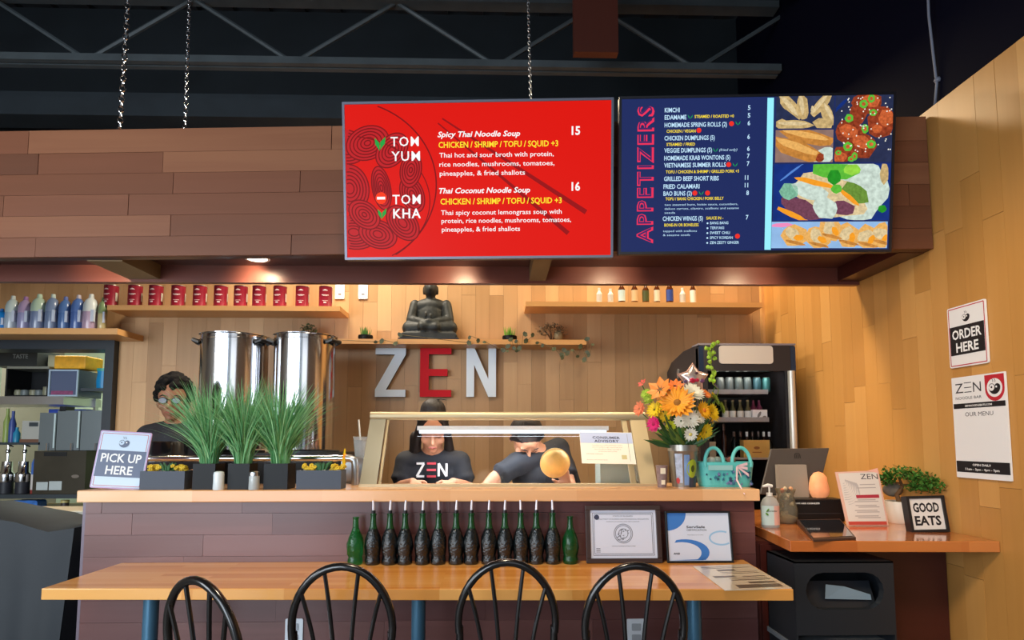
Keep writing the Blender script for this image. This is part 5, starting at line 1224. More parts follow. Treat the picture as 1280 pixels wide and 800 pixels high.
def person(label, J, skin_m, head_rot, hair_fn, lowered=False):
    """J: world joints. head: centre of the head"""
    root = thing('person', label, 'person', (J['hip'][0], J['hip'][1], 0)); O = root.location
    V = {k: Vector(v)-O for k, v in J.items()}
    HR = Matrix.Rotation(head_rot[0], 3, 'Z') @ Matrix.Rotation(head_rot[1], 3, 'X') @ Matrix.Rotation(head_rot[2], 3, 'Y')
    H = V['head']; hp_ = lambda x, y, z: H+HR @ Vector((x, y, z))
    mb = MB()
    mb.ball(hp_(0, .005, .028), (.075, .092, .088), 20, 14, HR).ball(hp_(0, -.022, -.04), (.056, .064, .066), 18, 12, HR).ball(hp_(0, -.055, -.088), (.027, .026, .022), 12, 8, HR)
    mb.cone(hp_(0, -.086, .012), hp_(0, -.106, -.026), .009, .0125, 8).ball(hp_(.011, -.094, -.03), .008, 8, 6).ball(hp_(-.011, -.094, -.03), .008, 8, 6)
    for s_ in (-1, 1):
        mb.ball(hp_(s_*.077, .005, -.012), (.010, .018, .030), 8, 8, HR).ball(hp_(s_*.034, -.075, .024), (.022, .012, .007), 8, 6, HR).ball(hp_(s_*.042, -.058, -.028), (.022, .022, .022), 10, 8)
    mb.ball(hp_(0, -.083, -.056), (.022, .010, .007), 10, 6, HR).ball(hp_(0, -.081, -.066), (.018, .010, .007), 10, 6, HR)
    nk = V['neck']; mb.cone(hp_(0, .02, -.05), nk, .052, .058, 14)
    lsh, rsh = V['shl'], V['shr']; hip = V['hip']; ch_ = (nk*.6+hip*.4); mid = (nk+hip)/2
    mb.cone(nk-Vector((0, 0, .02)), lsh, .062, .052).cone(nk-Vector((0, 0, .02)), rsh, .062, .052)
    ax_ = (lsh-rsh).normalized()
    for s_ in (-1, 1): mb.cone(nk+ax_*s_*.09-(nk-hip)*.18, hip+ax_*s_*.075, .10, .105, 14)
    mb.cone(nk-(nk-hip)*.2, hip, .11, .12, 14)
    for sd in 'lr':
        mb.cone(V['sh'+sd], V['el'+sd], .047, .036).cone(V['el'+sd], V['wr'+sd], .036, .024)
        d = V['wr'+sd]-V['el'+sd]; hand(mb, V['wr'+sd], d if 'hd'+sd not in J else Vector(J['hd'+sd]), Vector((1 if sd == 'r' else -1, -.2, .2)) if 'th'+sd not in J else Vector(J['th'+sd]), .95, J.get('curl', .5) if isinstance(J.get('curl', .5), float) else .5)
    # legs to the floor
    for s_ in (-1, 1):
        h_ = hip+ax_*s_*.085; kn = Vector((h_.x, h_.y-.02, hip.z*.54)); an = Vector((h_.x, h_.y+.03, .08))
        mb.cone(h_, kn, .085, .055, 12).cone(kn, an, .055, .038, 12).cone(an, (an.x, an.y-.14, .035), .036, .032, 10)
    body = remesh(mb, .0065, skin_m, 'body', root, 3, .5)
    # clothes
    mb = MB(); g = .014
    for s_ in (-1, 1): mb.cone(nk+ax_*s_*.09-(nk-hip)*.18, hip+ax_*s_*.08, .10+g, .115+g, 14)
    mb.cone(nk-(nk-hip)*.16, hip, .10+g, .125+g, 14)
    for sd in 'lr':
        mb.cone(nk-Vector((0, 0, .03)), V['sh'+sd], .060+g*.5, .052+g)
        e_ = V['sh'+sd].lerp(V['el'+sd], .62); mb.cone(V['sh'+sd], e_, .054+g*.6, .052+g*.4).tube([e_, V['sh'+sd].lerp(V['el'+sd], .74)], [.062, .064], 14)
    remesh(mb, .010, tee, 'tee_shirt', root, 3, .5)
    mb = MB()
    for s_ in (-1, 1):
        h_ = hip+ax_*s_*.085; kn = Vector((h_.x, h_.y-.02, hip.z*.54)); an = Vector((h_.x, h_.y+.03, .09))
        mb.cone(h_, kn, .105, .072, 12).cone(kn, an, .072, .056, 12)
    remesh(mb, .014, jeans, 'trousers', root, 2)
    for s_ in (-1, 1):
        h_ = hip+ax_*s_*.085; MB().rbox((h_.x, h_.y-.05, .03), (.095, .27, .06), .025, axis='X').build('shoe', black, root)
    # face
    for s_ in (-1, 1):
        if lowered: MB().tube([hp_(s_*.020, -.088, .004), hp_(s_*.032, -.0905, .0), hp_(s_*.045, -.084, .004)], [.0012, .0022, .0012], 6).build('eyelashes', hairm, root, smooth=True); MB().tube([hp_(s_*.018, -.090, .024), hp_(s_*.034, -.087, .029), hp_(s_*.050, -.078, .023)], [.002, .003, .0015], 6).build('eyebrow', hairm, root, smooth=True); continue
        MB().ball(hp_(s_*.032, -.080, .006), (.0125, .008, .0065), 12, 8, HR).build('eye', mat('eye_white', (232, 228, 222), .3), root, smooth=True)
        MB().ball(hp_(s_*.032, -.0865, .006), (.005, .003, .005), 10, 6, HR).build('iris', mat('iris_dark', (30, 20, 16), .2), root, smooth=True)
        MB().tube([hp_(s_*.018, -.093, .028), hp_(s_*.034, -.090, .034), hp_(s_*.052, -.078, .027)], [.003, .004, .002], 6).build('eyebrow', hairm, root, smooth=True)
    MB().tube([hp_(-.022, -.088, -.060), hp_(-.010, -.094, -.058), hp_(0, -.0955, -.060), hp_(.010, -.094, -.058), hp_(.022, -.088, -.060)], [.002, .0048, .0052, .0048, .002], 8).build('lips', mat('lips', (160, 84, 76), .4), root, smooth=True)
    hair_fn(root, hp_, HR)
    return root
# worker facing the camera behind the glass
def hair_long(root, hp_, HR):
    mb = MB(); mb.ball(hp_(0, .025, .045), (.086, .098, .088), 20, 14, HR).ball(hp_(0, .05, 0), (.08, .075, .10), 18, 12, HR)
    for s_ in (-1, 1): mb.cone(hp_(s_*.055, -.045, .085), hp_(s_*.082, -.01, -.02), .022, .020).cone(hp_(s_*.082, -.01, -.02), hp_(s_*.09, .01, -.12), .020, .030)
    mb.cone(hp_(-.09, .02, -.05), hp_(-.10, .02, -.16), .035, .03).ball(hp_(0, .045, .10), (.07, .07, .065), 16, 10)
    remesh(mb, .007, hairm, 'hair', root, 2)
    MB().tube([hp_(.01, .05, .155), hp_(.04, .04, .17), hp_(.07, .03, .165)], [.006, .004, .001], 5).build('loose_strand', hairm, root)
Y1 = 3.30
def P(px, py, Y): v = at(px, py, Y); return (v.x, v.y, v.z)
j = dict(head=P(541, 538, 3.26), neck=P(541, 568, 3.34), shl=P(574, 578, 3.34), shr=P(508, 578, 3.34), hip=P(541, 690, 3.60),
         ell=P(583, 609, 3.30), elr=P(500, 609, 3.30), wrl=P(566, 603, 3.09), wrr=P(516, 603, 3.09), hdl=(-.3, -1, -.2), hdr=(.3, -1, -.2))
w1 = person('worker in a black printed tee bent over the case, facing the camera behind glass', j, skin, (R(6), R(26), 0), hair_long, True)
T = Txt()
ls_ = MB(); wI = mat('shirt_white_print', (235, 235, 238), .6); rI = mat('shirt_red_print', (206, 70, 84), .6)
zt1, zb1 = at(540, 580, 3.2).z, at(540, 596.5, 3.2).z; O = w1.location
def front_y(x, z_):   # front surface of the shirt
    best = None
    for ch_ in w1.children:
        if ch_.name.startswith('tee_shirt'):
            ok, loc, nrm, i = ch_.ray_cast(Vector((x, -1.5, z_)), Vector((0, 1, 0)))
            if ok: return loc.y-.004
    return 3.17-O.y
def stroke(mb, pts, wd):
    P_ = []
    for k in range(len(pts)-1):
        for q_ in range(4):
            u = q_/4; P_.append((pts[k][0]*(1-u)+pts[k+1][0]*u, pts[k][1]*(1-u)+pts[k+1][1]*u))
    P_.append(pts[-1]); vs = []
    for i, p in enumerate(P_):
        t_ = (Vector(P_[min(i+1, len(P_)-1)])-Vector(P_[max(i-1, 0)])).normalized(); n_ = Vector((-t_.y, t_.x))*wd/2
        for s_ in (1, -1):
            x, z_ = p[0]+n_.x*s_, p[1]+n_.y*s_; vs.append((x, front_y(x, z_)-.003, z_))
    mb.add(vs, [(2*i, 2*i+1, 2*i+3, 2*i+2) for i in range(len(P_)-1)])
def sxp(px): return ax(px, 3.19, 588)-O.x
bpy.context.view_layer.update()
za, zb_ = zt1, zb1; mw, mr_ = MB(), MB()
stroke(mw, [(sxp(518), za), (sxp(528), za)], .012); stroke(mw, [(sxp(527.5), za), (sxp(518.5), zb_)], .012); stroke(mw, [(sxp(518), zb_), (sxp(528), zb_)], .012)
for f_ in (0, .5, 1): stroke(mr_, [(sxp(531.5), za+(zb_-za)*f_), (sxp(543), za+(zb_-za)*f_)], .012)
stroke(mw, [(sxp(546.5), zb_), (sxp(546.5), za)], .012); stroke(mw, [(sxp(546.5), za), (sxp(556.5), zb_)], .012); stroke(mw, [(sxp(556.5), zb_), (sxp(556.5), za)], .012)
mw.build('lettering', wI, w1); mr_.build('lettering', rI, w1)
# worker leaning down at the right of the case
def hair_short(root, hp_, HR):
    mb = MB(); mb.ball(hp_(0, .02, .045), (.084, .098, .086), 20, 14, HR).ball(hp_(0, .05, .0), (.078, .07, .085), 18, 12, HR)
    for s_ in (-1, 1): mb.cone(hp_(s_*.06, -.03, .07), hp_(s_*.08, .0, .0), .02, .012)
    remesh(mb, .007, hairm, 'hair', root, 2)
j = dict(head=P(657, 547, 3.22), neck=P(672, 566, 3.30), shl=P(698, 561, 3.38), shr=P(646, 580, 3.20), hip=P(712, 690, 3.66),
         ell=P(712, 606, 3.28), elr=P(618, 598, 3.14), wrl=P(712, 607, 3.10), wrr=P(596, 622, 3.07), hdl=(-.5, -.35, .8), hdr=(-.7, -.4, -.5), thl=(-1, 0, .2))
w2 = person('worker in a black tee leaning over inside the glass case, reaching down', j, skin, (R(24), R(62), R(-8)), hair_short, True)
bw = at(694, 579, 3.03); bo = thing('golden_bowl', 'golden brown round bowl held up by the leaning worker behind glass', 'bowl', bw)
bo.rotation_euler = (R(-80), 0, R(6))
MB().lathe([(.001, -.045), (.03, -.045), (.055, -.03), (.073, 0), (.076, 0), (.072, .0), (.052, -.026), (.028, -.040), (.001, -.040)], 30).build('bowl', mat('bowl_golden', (222, 170, 92), .45, noise=.18, nscale=18), bo, smooth=True)
MB().lathe([(.072, -.001), (.077, .001), (.077, .004), (.071, .003)], 30, cap=False).build('rim', mat('bowl_rim', (238, 200, 130), .4), bo, smooth=True)
# worker with glasses at the left
def hair_curly(root, hp_, HR):
    rg = random.Random(12); mb = MB(); mb.ball(hp_(0, .025, .045), (.084, .096, .085), 18, 12, HR).ball(hp_(0, .055, -.01), (.074, .06, .08), 14, 10, HR)
    for k in range(230):
        a = rg.uniform(0, 6.283); e = rg.uniform(-.35, 1.5); c = (math.cos(a)*math.cos(e)*.092, .025+math.sin(a)*math.cos(e)*.104, .042+math.sin(e)*.105)
        if c[1] < -.03 and c[2] < .068: continue
        if c[1] < 0 and c[2] < -.0: continue
        mb.ball(hp_(*c), rg.uniform(.012, .020), 6, 5)
    remesh(mb, .0055, hairc, 'hair', root, 1, .3)
j = dict(head=P(217, 501, 3.36), neck=P(222, 531, 3.38), shl=P(256, 543, 3.40), shr=P(186, 545, 3.38), hip=P(222, 665, 3.42),
         ell=P(258, 600, 3.36), elr=P(176, 602, 3.34), wrl=P(240, 592, 3.16), wrr=P(196, 594, 3.16))
w3 = person('worker with curly dark hair, glasses and black tee at the left behind the pan', j, skin2, (R(16), R(6), 0), hair_curly)
H = Vector(j['head']); HRm = Matrix.Rotation(R(16), 3, 'Z') @ Matrix.Rotation(R(6), 3, 'X'); gp = lambda x, y, z: H-w3.location+HRm @ Vector((x, y, z))
fm_ = MB()
for s_ in (-1, 1):
    fm_.tube([gp(s_*.032+.021*math.cos(t), -.0975, .005+.016*math.sin(t)) for t in [k*math.pi/8 for k in range(16)]], .0022, 6, closed=True)
    fm_.tube([gp(s_*.053, -.097, .008), gp(s_*.078, -.04, .010), gp(s_*.08, .0, .004)], .002, 6)
fm_.tube([gp(-.011, -.0985, .010), gp(.011, -.0985, .010)], .002, 6); fm_.build('glasses_frame', black, w3)
for s_ in (-1, 1): MB().lathe([(.001, 0), (.0195, 0), (.0195, .001), (.001, .001)], 18, gp(s_*.032, -.0975, .005), sy=.85, rot=HRm @ Matrix.Rotation(R(90), 3, 'X')).build('lens', mat('lens_glare', (200, 210, 226), .05, trans=.6, ior=1.3), w3)

# ---------------------------------------------------------------- drinks fridge
FY = 3.75; fx0, fx1 = ax(874, FY, 500), ax(996, FY, 500); fzt = at(935, 431, FY).z; fc = (fx0+fx1)/2; fw = fx1-fx0
fg = thing('drinks_fridge', 'tall dark open-lit drinks fridge with glass door behind the flowers', 'fridge', (fc, FY, 0))
fdk = mat('fridge_charcoal', (44, 42, 46), .4); fin = mat('fridge_inside', (18, 22, 30), .6); D_ = YB-.02-FY
mb = MB(); hh = fw/2
# curved side profile (y, z) for side walls
def side(x0, x1, name='side_panel'):
    pr = [(0, .08), (0, fzt-.13), (.005, fzt-.03), (.03, fzt-.005), (.08, fzt), (.3, fzt), (D_-.12, fzt-.04), (D_, fzt-.10), (D_, .08)]
    n_ = len(pr); vs = [(x, a, b) for x in (x0, x1) for a, b in pr]
    return MB().add(vs, [tuple(range(n_)), tuple(range(2*n_-1, n_-1, -1))]+[(i, (i+1) % n_, (i+1) % n_+n_, i+n_) for i in range(n_)]).build(name, fdk, fg)
sl = side(-hh, -hh+.03); side(hh-.03, hh)
MB().lathe([(.001, 0), (.024, 0), (.024, .004), (.001, .004)], 20, (-hh-.001, .42, fzt-.14), rot=Matrix.Rotation(R(-90), 3, 'Y'), sx=1.5).build('side_badge', mat('badge_silver', (150, 150, 150), .35, .6), fg)
MB().b2(-hh+.03, hh-.03, .03, D_, fzt-.14, fzt-.12).b2(-hh+.03, hh-.03, .03, D_-.1, fzt-.05, fzt-.03).b2(-hh+.03, hh-.03, D_-.03, D_, .1, fzt-.12).b2(-hh+.03, hh-.03, .02, D_, .08, .28).build('cabinet', fin, fg)
MB().rbox((0, .02, fzt-.085), (fw-.0, .05, .165), .02).build('header', fdk, fg)
MB().b2(-hh, hh, -.01, .12, fzt-.004, fzt+.008).build('top_trim', mat('trim_grey', (140, 134, 140), .4), fg)
sgx0, sgx1 = ax(898, FY, 442)-fc, ax(965, FY, 442)-fc; sg0, sg1 = at(930, 455, FY).z, at(930, 432.5, FY).z
MB().rbox(((sgx0+sgx1)/2, -.010, (sg0+sg1)/2), (sgx1-sgx0, .01, sg1-sg0), .02, 4).build('blank_sign', mat('sign_ivory', (206, 198, 186), .4, emit=.08), fg)
for x in (-hh+.002, hh-.032): MB().b2(x, x+.03, -.008, -.002, fzt-.17, fzt-.01).build('corner_strip', mat('strip_blue', (40, 60, 90), .2, .4), fg)
hx = ax(990.5, FY-.03, 510)-fc
MB().tube([(hx, -.03, fzt-.17), (hx, -.03, .5)], .022, 16).build('door_handle', mat('satin_aluminium', (206, 204, 196), .35, .6), fg, smooth=True)
f = MB(); f.b2(-hh+.03, -hh+.055, -.008, .01, .3, fzt-.165).b2(hh-.075, hh-.05, -.008, .01, .3, fzt-.165).b2(-hh+.055, hh-.075, -.008, .01, .3, .33).build('door_frame', fdk, fg)
MB().b2(-hh+.055, hh-.075, -.002, .002, .33, fzt-.17).build('door_pane', glass, fg)
fshelf = []
for py, d in ((489.5, 0), (524, 0)):
    zz_ = at(930, py, FY+.12).z; fshelf.append(zz_)
    MB().b2(-hh+.04, hh-.14, .10, .55, zz_-.012, zz_).b2(-hh+.04, hh-.14, .092, .10, zz_-.018, zz_+.012).build('shelf', mat('shelf_grey', (150, 150, 156), .4, .3), fg)
zz_ = at(930, 572, FY+.1).z; fshelf.append(zz_)
MB().b2(-hh+.04, hh-.08, .08, .55, zz_-.012, zz_).build('shelf', MATS['shelf_grey'], fg)
light('fridge_lamp', 'AREA', (fc, FY+.065, fzt-.148), .9, (1, .92, .8), .4, size_y=.02, rot=(R(35), 0, 0))
for i, px in enumerate((900, 911.5, 923, 934, 946, 957.5)):
    Y = FY+.17; t = thing('drink_can', ('leftmost grey', 'second grey', 'third grey', 'fourth grey', 'fifth blue-green', 'rightmost teal')[i]+' drink can on the top fridge shelf', 'can', (ax(px, Y, 480), Y, fshelf[0]), group='drink cans on the top fridge shelf')
    MB().lathe([(.001, 0), (.023, 0), (.027, .006), (.027, .085), (.022, .096), (.001, .096)], 16).build('can', mat('can_%d' % i, ((86, 92, 92), (88, 96, 98), (80, 90, 90), (78, 90, 92), (52, 88, 98), (60, 116, 118))[i], .35, .3), t, smooth=True)
    MB().lathe([(.022, .096), (.023, .099), (.021, .099)], 16, cap=False).build('rim', steel, t)
for i, px in enumerate((907, 916, 925.5, 935)):
    Y = FY+.16; t = thing('drink_bottle', ('leftmost', 'second', 'third', 'rightmost')[i]+' small bottle with a pale label on the middle fridge shelf', 'bottle', (ax(px, Y, 520), Y, fshelf[1]), group='pale-labelled bottles on the middle fridge shelf')
    MB().lathe([(.001, 0), (.02, 0), (.021, .06), (.009, .09), (.008, .12), (.001, .12)], 14).build('body', mat('bottle_olive', (96, 92, 60), .2, coat=.3), t, smooth=True)
    MB().lathe([(.0217, .008), (.0217, .055)], 14, cap=False).build('label_band', wl, t, smooth=True); MB().tube([(0, 0, .118), (0, 0, .128)], .009, 10).build('cap', mat('cap_tan', (150, 130, 90), .4), t)
for i, px in enumerate((942, 949)):
    Y = FY+.22; t = thing('drink_bottle', ('left', 'right')[i]+' pinkish bottle behind the white card on the middle fridge shelf', 'bottle', (ax(px, Y, 520), Y, fshelf[1]))
    MB().lathe([(.001, 0), (.019, 0), (.02, .08), (.009, .10), (.008, .13), (.001, .13)], 14).build('body', mat('bottle_pink', (130, 48, 78), .3), t, smooth=True)
cdx = ax(949.5, FY+.12, 515); cd = thing('white_card', 'white printed card box on the middle fridge shelf', 'box', (cdx, FY+.115, fshelf[1]))
MB().b2(-.048, .048, 0, .03, 0, .062).build('box', paper, cd); MB().oval(-.005, .03, .009, .022, -.0006, -30).oval(.028, .012, .014, .01, -.0006, 20).build('printed_shape', mat('card_grey', (130, 126, 124), .6), cd)
for i, px in enumerate((893, 905, 918, 926, 934, 941, 948, 955, 962)):
    Y = FY+.2; h_ = .17+(.05 if px == 905 else 0); t = thing('dark_bottle', ('first', 'tall second', 'third', 'fourth', 'fifth', 'sixth', 'seventh', 'eighth', 'last')[i]+' dark bottle from the left on the lowest visible fridge shelf', 'bottle', (ax(px, Y, 560), Y, fshelf[2]), group='dark bottles on the lowest visible fridge shelf')
    MB().lathe([(.001, 0), (.018, 0), (.019, h_*.55), (.007, h_*.75), (.007, h_), (.001, h_)], 12).build('body', mat('bottle_dark_%d' % (i % 3), ((24, 22, 20), (60, 30, 22), (26, 34, 34))[i % 3], .2), t, smooth=True)
    MB().lathe([(.0085, h_*.8), (.009, h_*.98), (.001, h_)], 10).build('foil_cap', (white if i in (4, 7, 8) else mat('foil_brown', (90, 60, 50), .3)), t, smooth=True)
kb_ = thing('tan_box', 'tan cardboard drink box in front on the lower fridge shelf', 'box', (ax(946, FY+.1, 560), FY+.1, fshelf[2])); hb = at(946, 550, FY+.1).z-fshelf[2]
MB().b2(-.085, .085, 0, .06, 0, hb).build('box', mat('box_tan', (196, 158, 84), .5), kb_); MB().oval(.0, hb*.55, .02, .01, -.0006).ribbon([(-.03, hb*.3), (.03, hb*.3)], .006, -.0006).build('printed_shape', mat('box_print', (140, 90, 40), .5), kb_)
kb_ = thing('grey_label_box', 'small pale grey box beside the tan box in the fridge', 'box', (ax(888, FY+.1, 560), FY+.1, fshelf[2]))
MB().b2(-.035, .035, 0, .06, 0, hb*.9).build('box', mat('box_pale', (180, 178, 160), .5), kb_)

# ---------------------------------------------------------------- bouquet, basket, balloon
VY = 2.78; vx = ax(854.5, VY, 600); vs_ = 750/VY
va = thing('metal_vase', 'grey metal bucket vase with stickers on the bar holding flowers', 'vase', (vx, VY, 1.07)); vh = at(854, 556, VY).z-1.07
MB().lathe([(.001, 0), (.052, 0), (.068, vh-.03), (.070, vh-.028), (.070, vh), (.066, vh), (.050, .006), (.001, .006)], 28).build('bucket', mat('vase_metal', (150, 146, 138), .3, .7), va, smooth=True)
def curved_patch(root, a0, a1, z0, z1, m, name='sticker', rfun=lambda z: .0528+.0160*z/(vh-.03), n=5, off=.0006):
    vs = []; 
    for k in range(n+1):
        a = R(a0+(a1-a0)*k/n)
        for z in (z0, z1): r_ = rfun(z)+off; vs.append((r_*math.sin(a), -r_*math.cos(a), z))
    return MB().add(vs, [(2*k, 2*k+2, 2*k+3, 2*k+1) for k in range(n)]).build(name, m, root)
def curved_disc(root, ac, zc__, ra, rz_, m, name='sticker', off=.0012, n=18):
    vs = [((.0528+.016*zc__/(vh-.03)+off)*math.sin(R(ac)), -(.0528+.016*zc__/(vh-.03)+off)*math.cos(R(ac)), zc__)]
    for k in range(n):
        t_ = 2*math.pi*k/n; a = R(ac+ra*math.cos(t_)); z = zc__+rz_*math.sin(t_); r_ = .0528+.016*z/(vh-.03)+off; vs.append((r_*math.sin(a), -r_*math.cos(a), z))
    return MB().add(vs, [(0, 1+k, 1+(k+1) % n) for k in range(n)]).build(name, m, root)
curved_patch(va, -50, -20, .02, vh-.04, mat('sticker_pastel', (176, 186, 206), .5, noise=.35, nscale=50)); curved_patch(va, -14, 8, .01, vh-.045, mat('sticker_blue', (120, 150, 196), .3, noise=.2)); curved_patch(va, 10, 60, .0, .05, mat('sticker_slate', (60, 70, 88), .4))
curved_disc(va, 22, .085, 26, .042, mat('sticker_lime', (166, 186, 50), .45)); curved_disc(va, 24, .085, 9, .016, mat('sticker_olive', (70, 84, 30), .5), off=.0018)
curved_disc(va, -42, .03, 9, .014, mat('sticker_red', (190, 60, 60), .5), off=.0018)
bq = thing('flower_bouquet', 'mixed orange, yellow, white and pink flower bouquet in the metal vase', 'bouquet', (vx, VY, 1.07+vh-.02))
BO = bq.location
def bp_(zx, zy, dy=0): return at(780+zx/4, 420+zy/4, VY+dy)-BO
def flower(zx, zy, r, col, n=16, layers=1, cc=None, dy=-.05, tilt=0, shape=.35, cup=.25):
    c = bp_(zx, zy, dy); r = r/4/(750/(VY+dy)); rg = random.Random(int(zx*7+zy)); nrm = (Vector((c.x*1.2, -.14, (c.z-.12)*.9))).normalized()
    q_ = nrm.to_track_quat('Z', 'Y').to_matrix(); mb = MB()
    for L_ in range(layers):
        rr = r*(1-.22*L_)
        for k in range(n):
            a = 2*math.pi*(k+.5*L_)/n+rg.uniform(-.08, .08); u = Vector((math.cos(a), math.sin(a), 0)); v = Vector((-u.y, u.x, 0)); l = rr*rg.uniform(.88, 1.05); wd = rr*shape
            hz = lambda f: cup*rr*f*f+L_*.012*rr/.06
            vs = [c+q_ @ (u*l*.12+Vector((0, 0, hz(0)))), c+q_ @ (u*l*.6+v*wd*.5+Vector((0, 0, hz(.5)))), c+q_ @ (u*l+Vector((0, 0, hz(1)))), c+q_ @ (u*l*.6-v*wd*.5+Vector((0, 0, hz(.5)+.0006)))]
            mb.add(vs, [(0, 1, 2), (0, 2, 3)])
    key = 'petal_%d_%d_%d' % col
    o = mb.build('flower', mat(key, col, .55, noise=.12, nscale=40), bq)
    if cc: MB().ball(c+nrm*.004, (r*.26, r*.26, r*.2), 12, 8, q_).build('flower_centre', mat('centre_%d_%d_%d' % cc, cc, .7, bump=.6, nscale=300), o, smooth=True)
    return c
W_ = (240, 236, 214); Yw = (240, 206, 30); Og = (240, 150, 40); Lm = (150, 176, 50)
F = [(268, 340, 82, (244, 160, 40), 20, 2, (150, 96, 24), -.10), (180, 268, 62, (236, 140, 60), 7, 1, None, -.06), (255, 250, 40, (236, 120, 40), 9, 1, None, -.03), (152, 440, 38, (214, 30, 110), 18, 2, (170, 20, 80), -.10), (80, 366, 36, (230, 130, 90), 9, 2, None, -.03), (92, 236, 22, (220, 90, 80), 6, 1, None, 0),
     (345, 285, 52, W_, 22, 3, None, -.07), (330, 415, 44, W_, 20, 3, None, -.10), (375, 405, 34, W_, 18, 2, None, -.08), (285, 425, 34, W_, 18, 2, None, -.08), (330, 490, 34, (236, 238, 226), 14, 2, (220, 210, 120), -.10), (440, 385, 46, Yw, 16, 3, None, -.07), (395, 375, 44, (240, 180, 30), 16, 2, (230, 130, 40), -.08), (405, 480, 42, (226, 204, 40), 12, 2, None, -.06),
     (378, 500, 26, Yw, 10, 2, None, -.05), (155, 370, 42, Yw, 14, 2, None, -.05), (190, 345, 30, (230, 200, 40), 12, 2, None, -.06), (235, 448, 26, (200, 210, 40), 12, 2, None, -.06), (405, 292, 28, (236, 130, 50), 12, 2, None, -.05), (130, 310, 38, Lm, 18, 3, None, -.02), (110, 290, 28, (166, 196, 60), 16, 2, None, 0),
     (455, 320, 30, (120, 150, 50), 18, 3, None, -.02), (486, 362, 32, (130, 160, 50), 18, 3, None, 0), (458, 250, 16, (90, 70, 120), 8, 1, None, 0), (180, 300, 30, (240, 170, 90), 7, 1, None, -.04), (205, 400, 30, Yw, 10, 2, None, -.04)]
tips = []
for f_ in F: tips.append(flower(f_[0], f_[1], f_[2]*1.2, f_[3], f_[4], f_[5], f_[6], f_[7], shape=(.35 if f_[4] > 12 else .6)))
rg = random.Random(77)
for k in range(34):
    zx, zy = rg.uniform(150, 470), rg.uniform(270, 500)
    if (zx-310)**2/190**2+(zy-380)**2/130**2 > 1: continue
    tips.append(flower(zx, zy, rg.uniform(16, 28), (Yw, (236, 190, 40), Lm, (150, 184, 70), W_, (236, 150, 50))[k % 6], 9, 2, None, rg.uniform(-.03, .02), shape=.6))
mb = MB()
for c in tips:
    rg = random.Random(int(c.x*1e4)); b = Vector((c.x*.25+rg.uniform(-.01, .01), rg.uniform(-.03, .03), 0)); mb.tube([b, b.lerp(c, .5)+Vector((0, .01, .01)), c+Vector((0, .01, -.006))], .0028, 5)
mb.build('stem', mat('stem_green', (76, 110, 52), .5), bq)
rg = random.Random(8)
for k in range(110):
    a = rg.uniform(-1.5, 1.5); L_ = rg.uniform(.08, .23); b = Vector((rg.uniform(-.035, .035), rg.uniform(-.04, .02), .0)); tp = b+Vector((math.sin(a)*L_*.75, -.05+rg.uniform(-.02, .03), abs(math.cos(a))*L_*.9+.03)); m_ = b.lerp(tp, .55); s_ = Vector((math.cos(a), .2, -math.sin(a)))*rg.uniform(.006, .013)
    MB().add([b, m_+s_, tp, m_-s_+Vector((0, .003, 0))], [(0, 1, 2, 3)]).build('leaf', (leafm, mat('leaf_olive', (104, 128, 56), .5), mat('leaf_deep', (50, 84, 44), .5))[k % 3], bq)
hp2 = [bp_(475, 270, .0), bp_(445, 240), bp_(440, 180), bp_(435, 130), bp_(438, 85), bp_(450, 45), bp_(470, 38)]
MB().tube([bp_(400, 480, .02)]+hp2, .002, 5).build('stem', mat('stem_lime', (140, 160, 60), .5), bq)
for i, (zx, zy) in enumerate(((438, 90), (432, 112), (444, 118), (434, 140), (430, 160), (446, 165), (440, 185), (448, 200), (430, 205), (442, 222), (450, 235), (436, 60), (428, 74), (456, 48), (468, 38), (405, 70), (440, 44), (446, 100), (420, 95), (428, 230))):
    c = bp_(zx, zy, rg.uniform(-.02, .02)); MB().lathe([(.002, 0), (.008, .006), (.0105, .016), (.010, .018), (.004, .008)], 8, c, rot=Matrix.Rotation(rg.uniform(-1.2, 1.2), 3, 'Y') @ Matrix.Rotation(rg.uniform(-1.2, 1.2), 3, 'X'), cap=False).build('bell_bloom', mat('bloom_lime', (170, 206, 60), .5), bq, smooth=True)
# star balloon
sb = thing('star_balloon', 'small silvery pink star-shaped foil balloon on a stick behind the bouquet', 'balloon', at(866, 474, VY+.10))
pts = []; 
for k in range(10):
    a = R(90+36*k); r_ = (.078 if k % 2 == 0 else .046); pts.append((r_*math.cos(a), r_*math.sin(a)))
vs = [(p[0], 0, p[1]) for p in pts]+[(0, -.024, 0), (0, .024, 0)]+[(p[0]*.6, -.019, p[1]*.6) for p in pts]+[(p[0]*.6, .019, p[1]*.6) for p in pts]
fs = []
for k in range(10):
    q_ = (k+1) % 10; fs += [(k, q_, 12+q_, 12+k), (12+k, 12+q_, 10), (q_, k, 22+k, 22+q_), (22+q_, 22+k, 11)]
MB().add(vs, fs).build('foil_star', mat('foil_silver', (206, 186, 180), .2, .6), sb, smooth=True)
MB().tube([(p[0], 0, p[1]) for p in pts], .0035, 6, closed=True).build('seam', mat('foil_pink', (220, 170, 150), .3, .4), sb)
for (x, z, r_, c) in ((-.008, -.008, .016, (206, 40, 70)), (.012, -.006, .013, (214, 50, 80)), (.04, -.008, .014, (130, 80, 120)), (-.04, -.012, .010, (110, 90, 130)), (.012, .028, .009, (90, 60, 70)), (-.03, .0, .006, (230, 120, 140))):
    MB().ball((x, -.024+abs(x)*.3, z), (r_, .004, r_*.8), 10, 6).build('printed_shape', mat('foil_%d_%d_%d' % c, c, .3, .2), sb, smooth=True)
MB().tube([(0, .005, -.045), (0, 0, -.30), (-.02, -.07, -.42)], .003, 6).build('stick', white, sb)
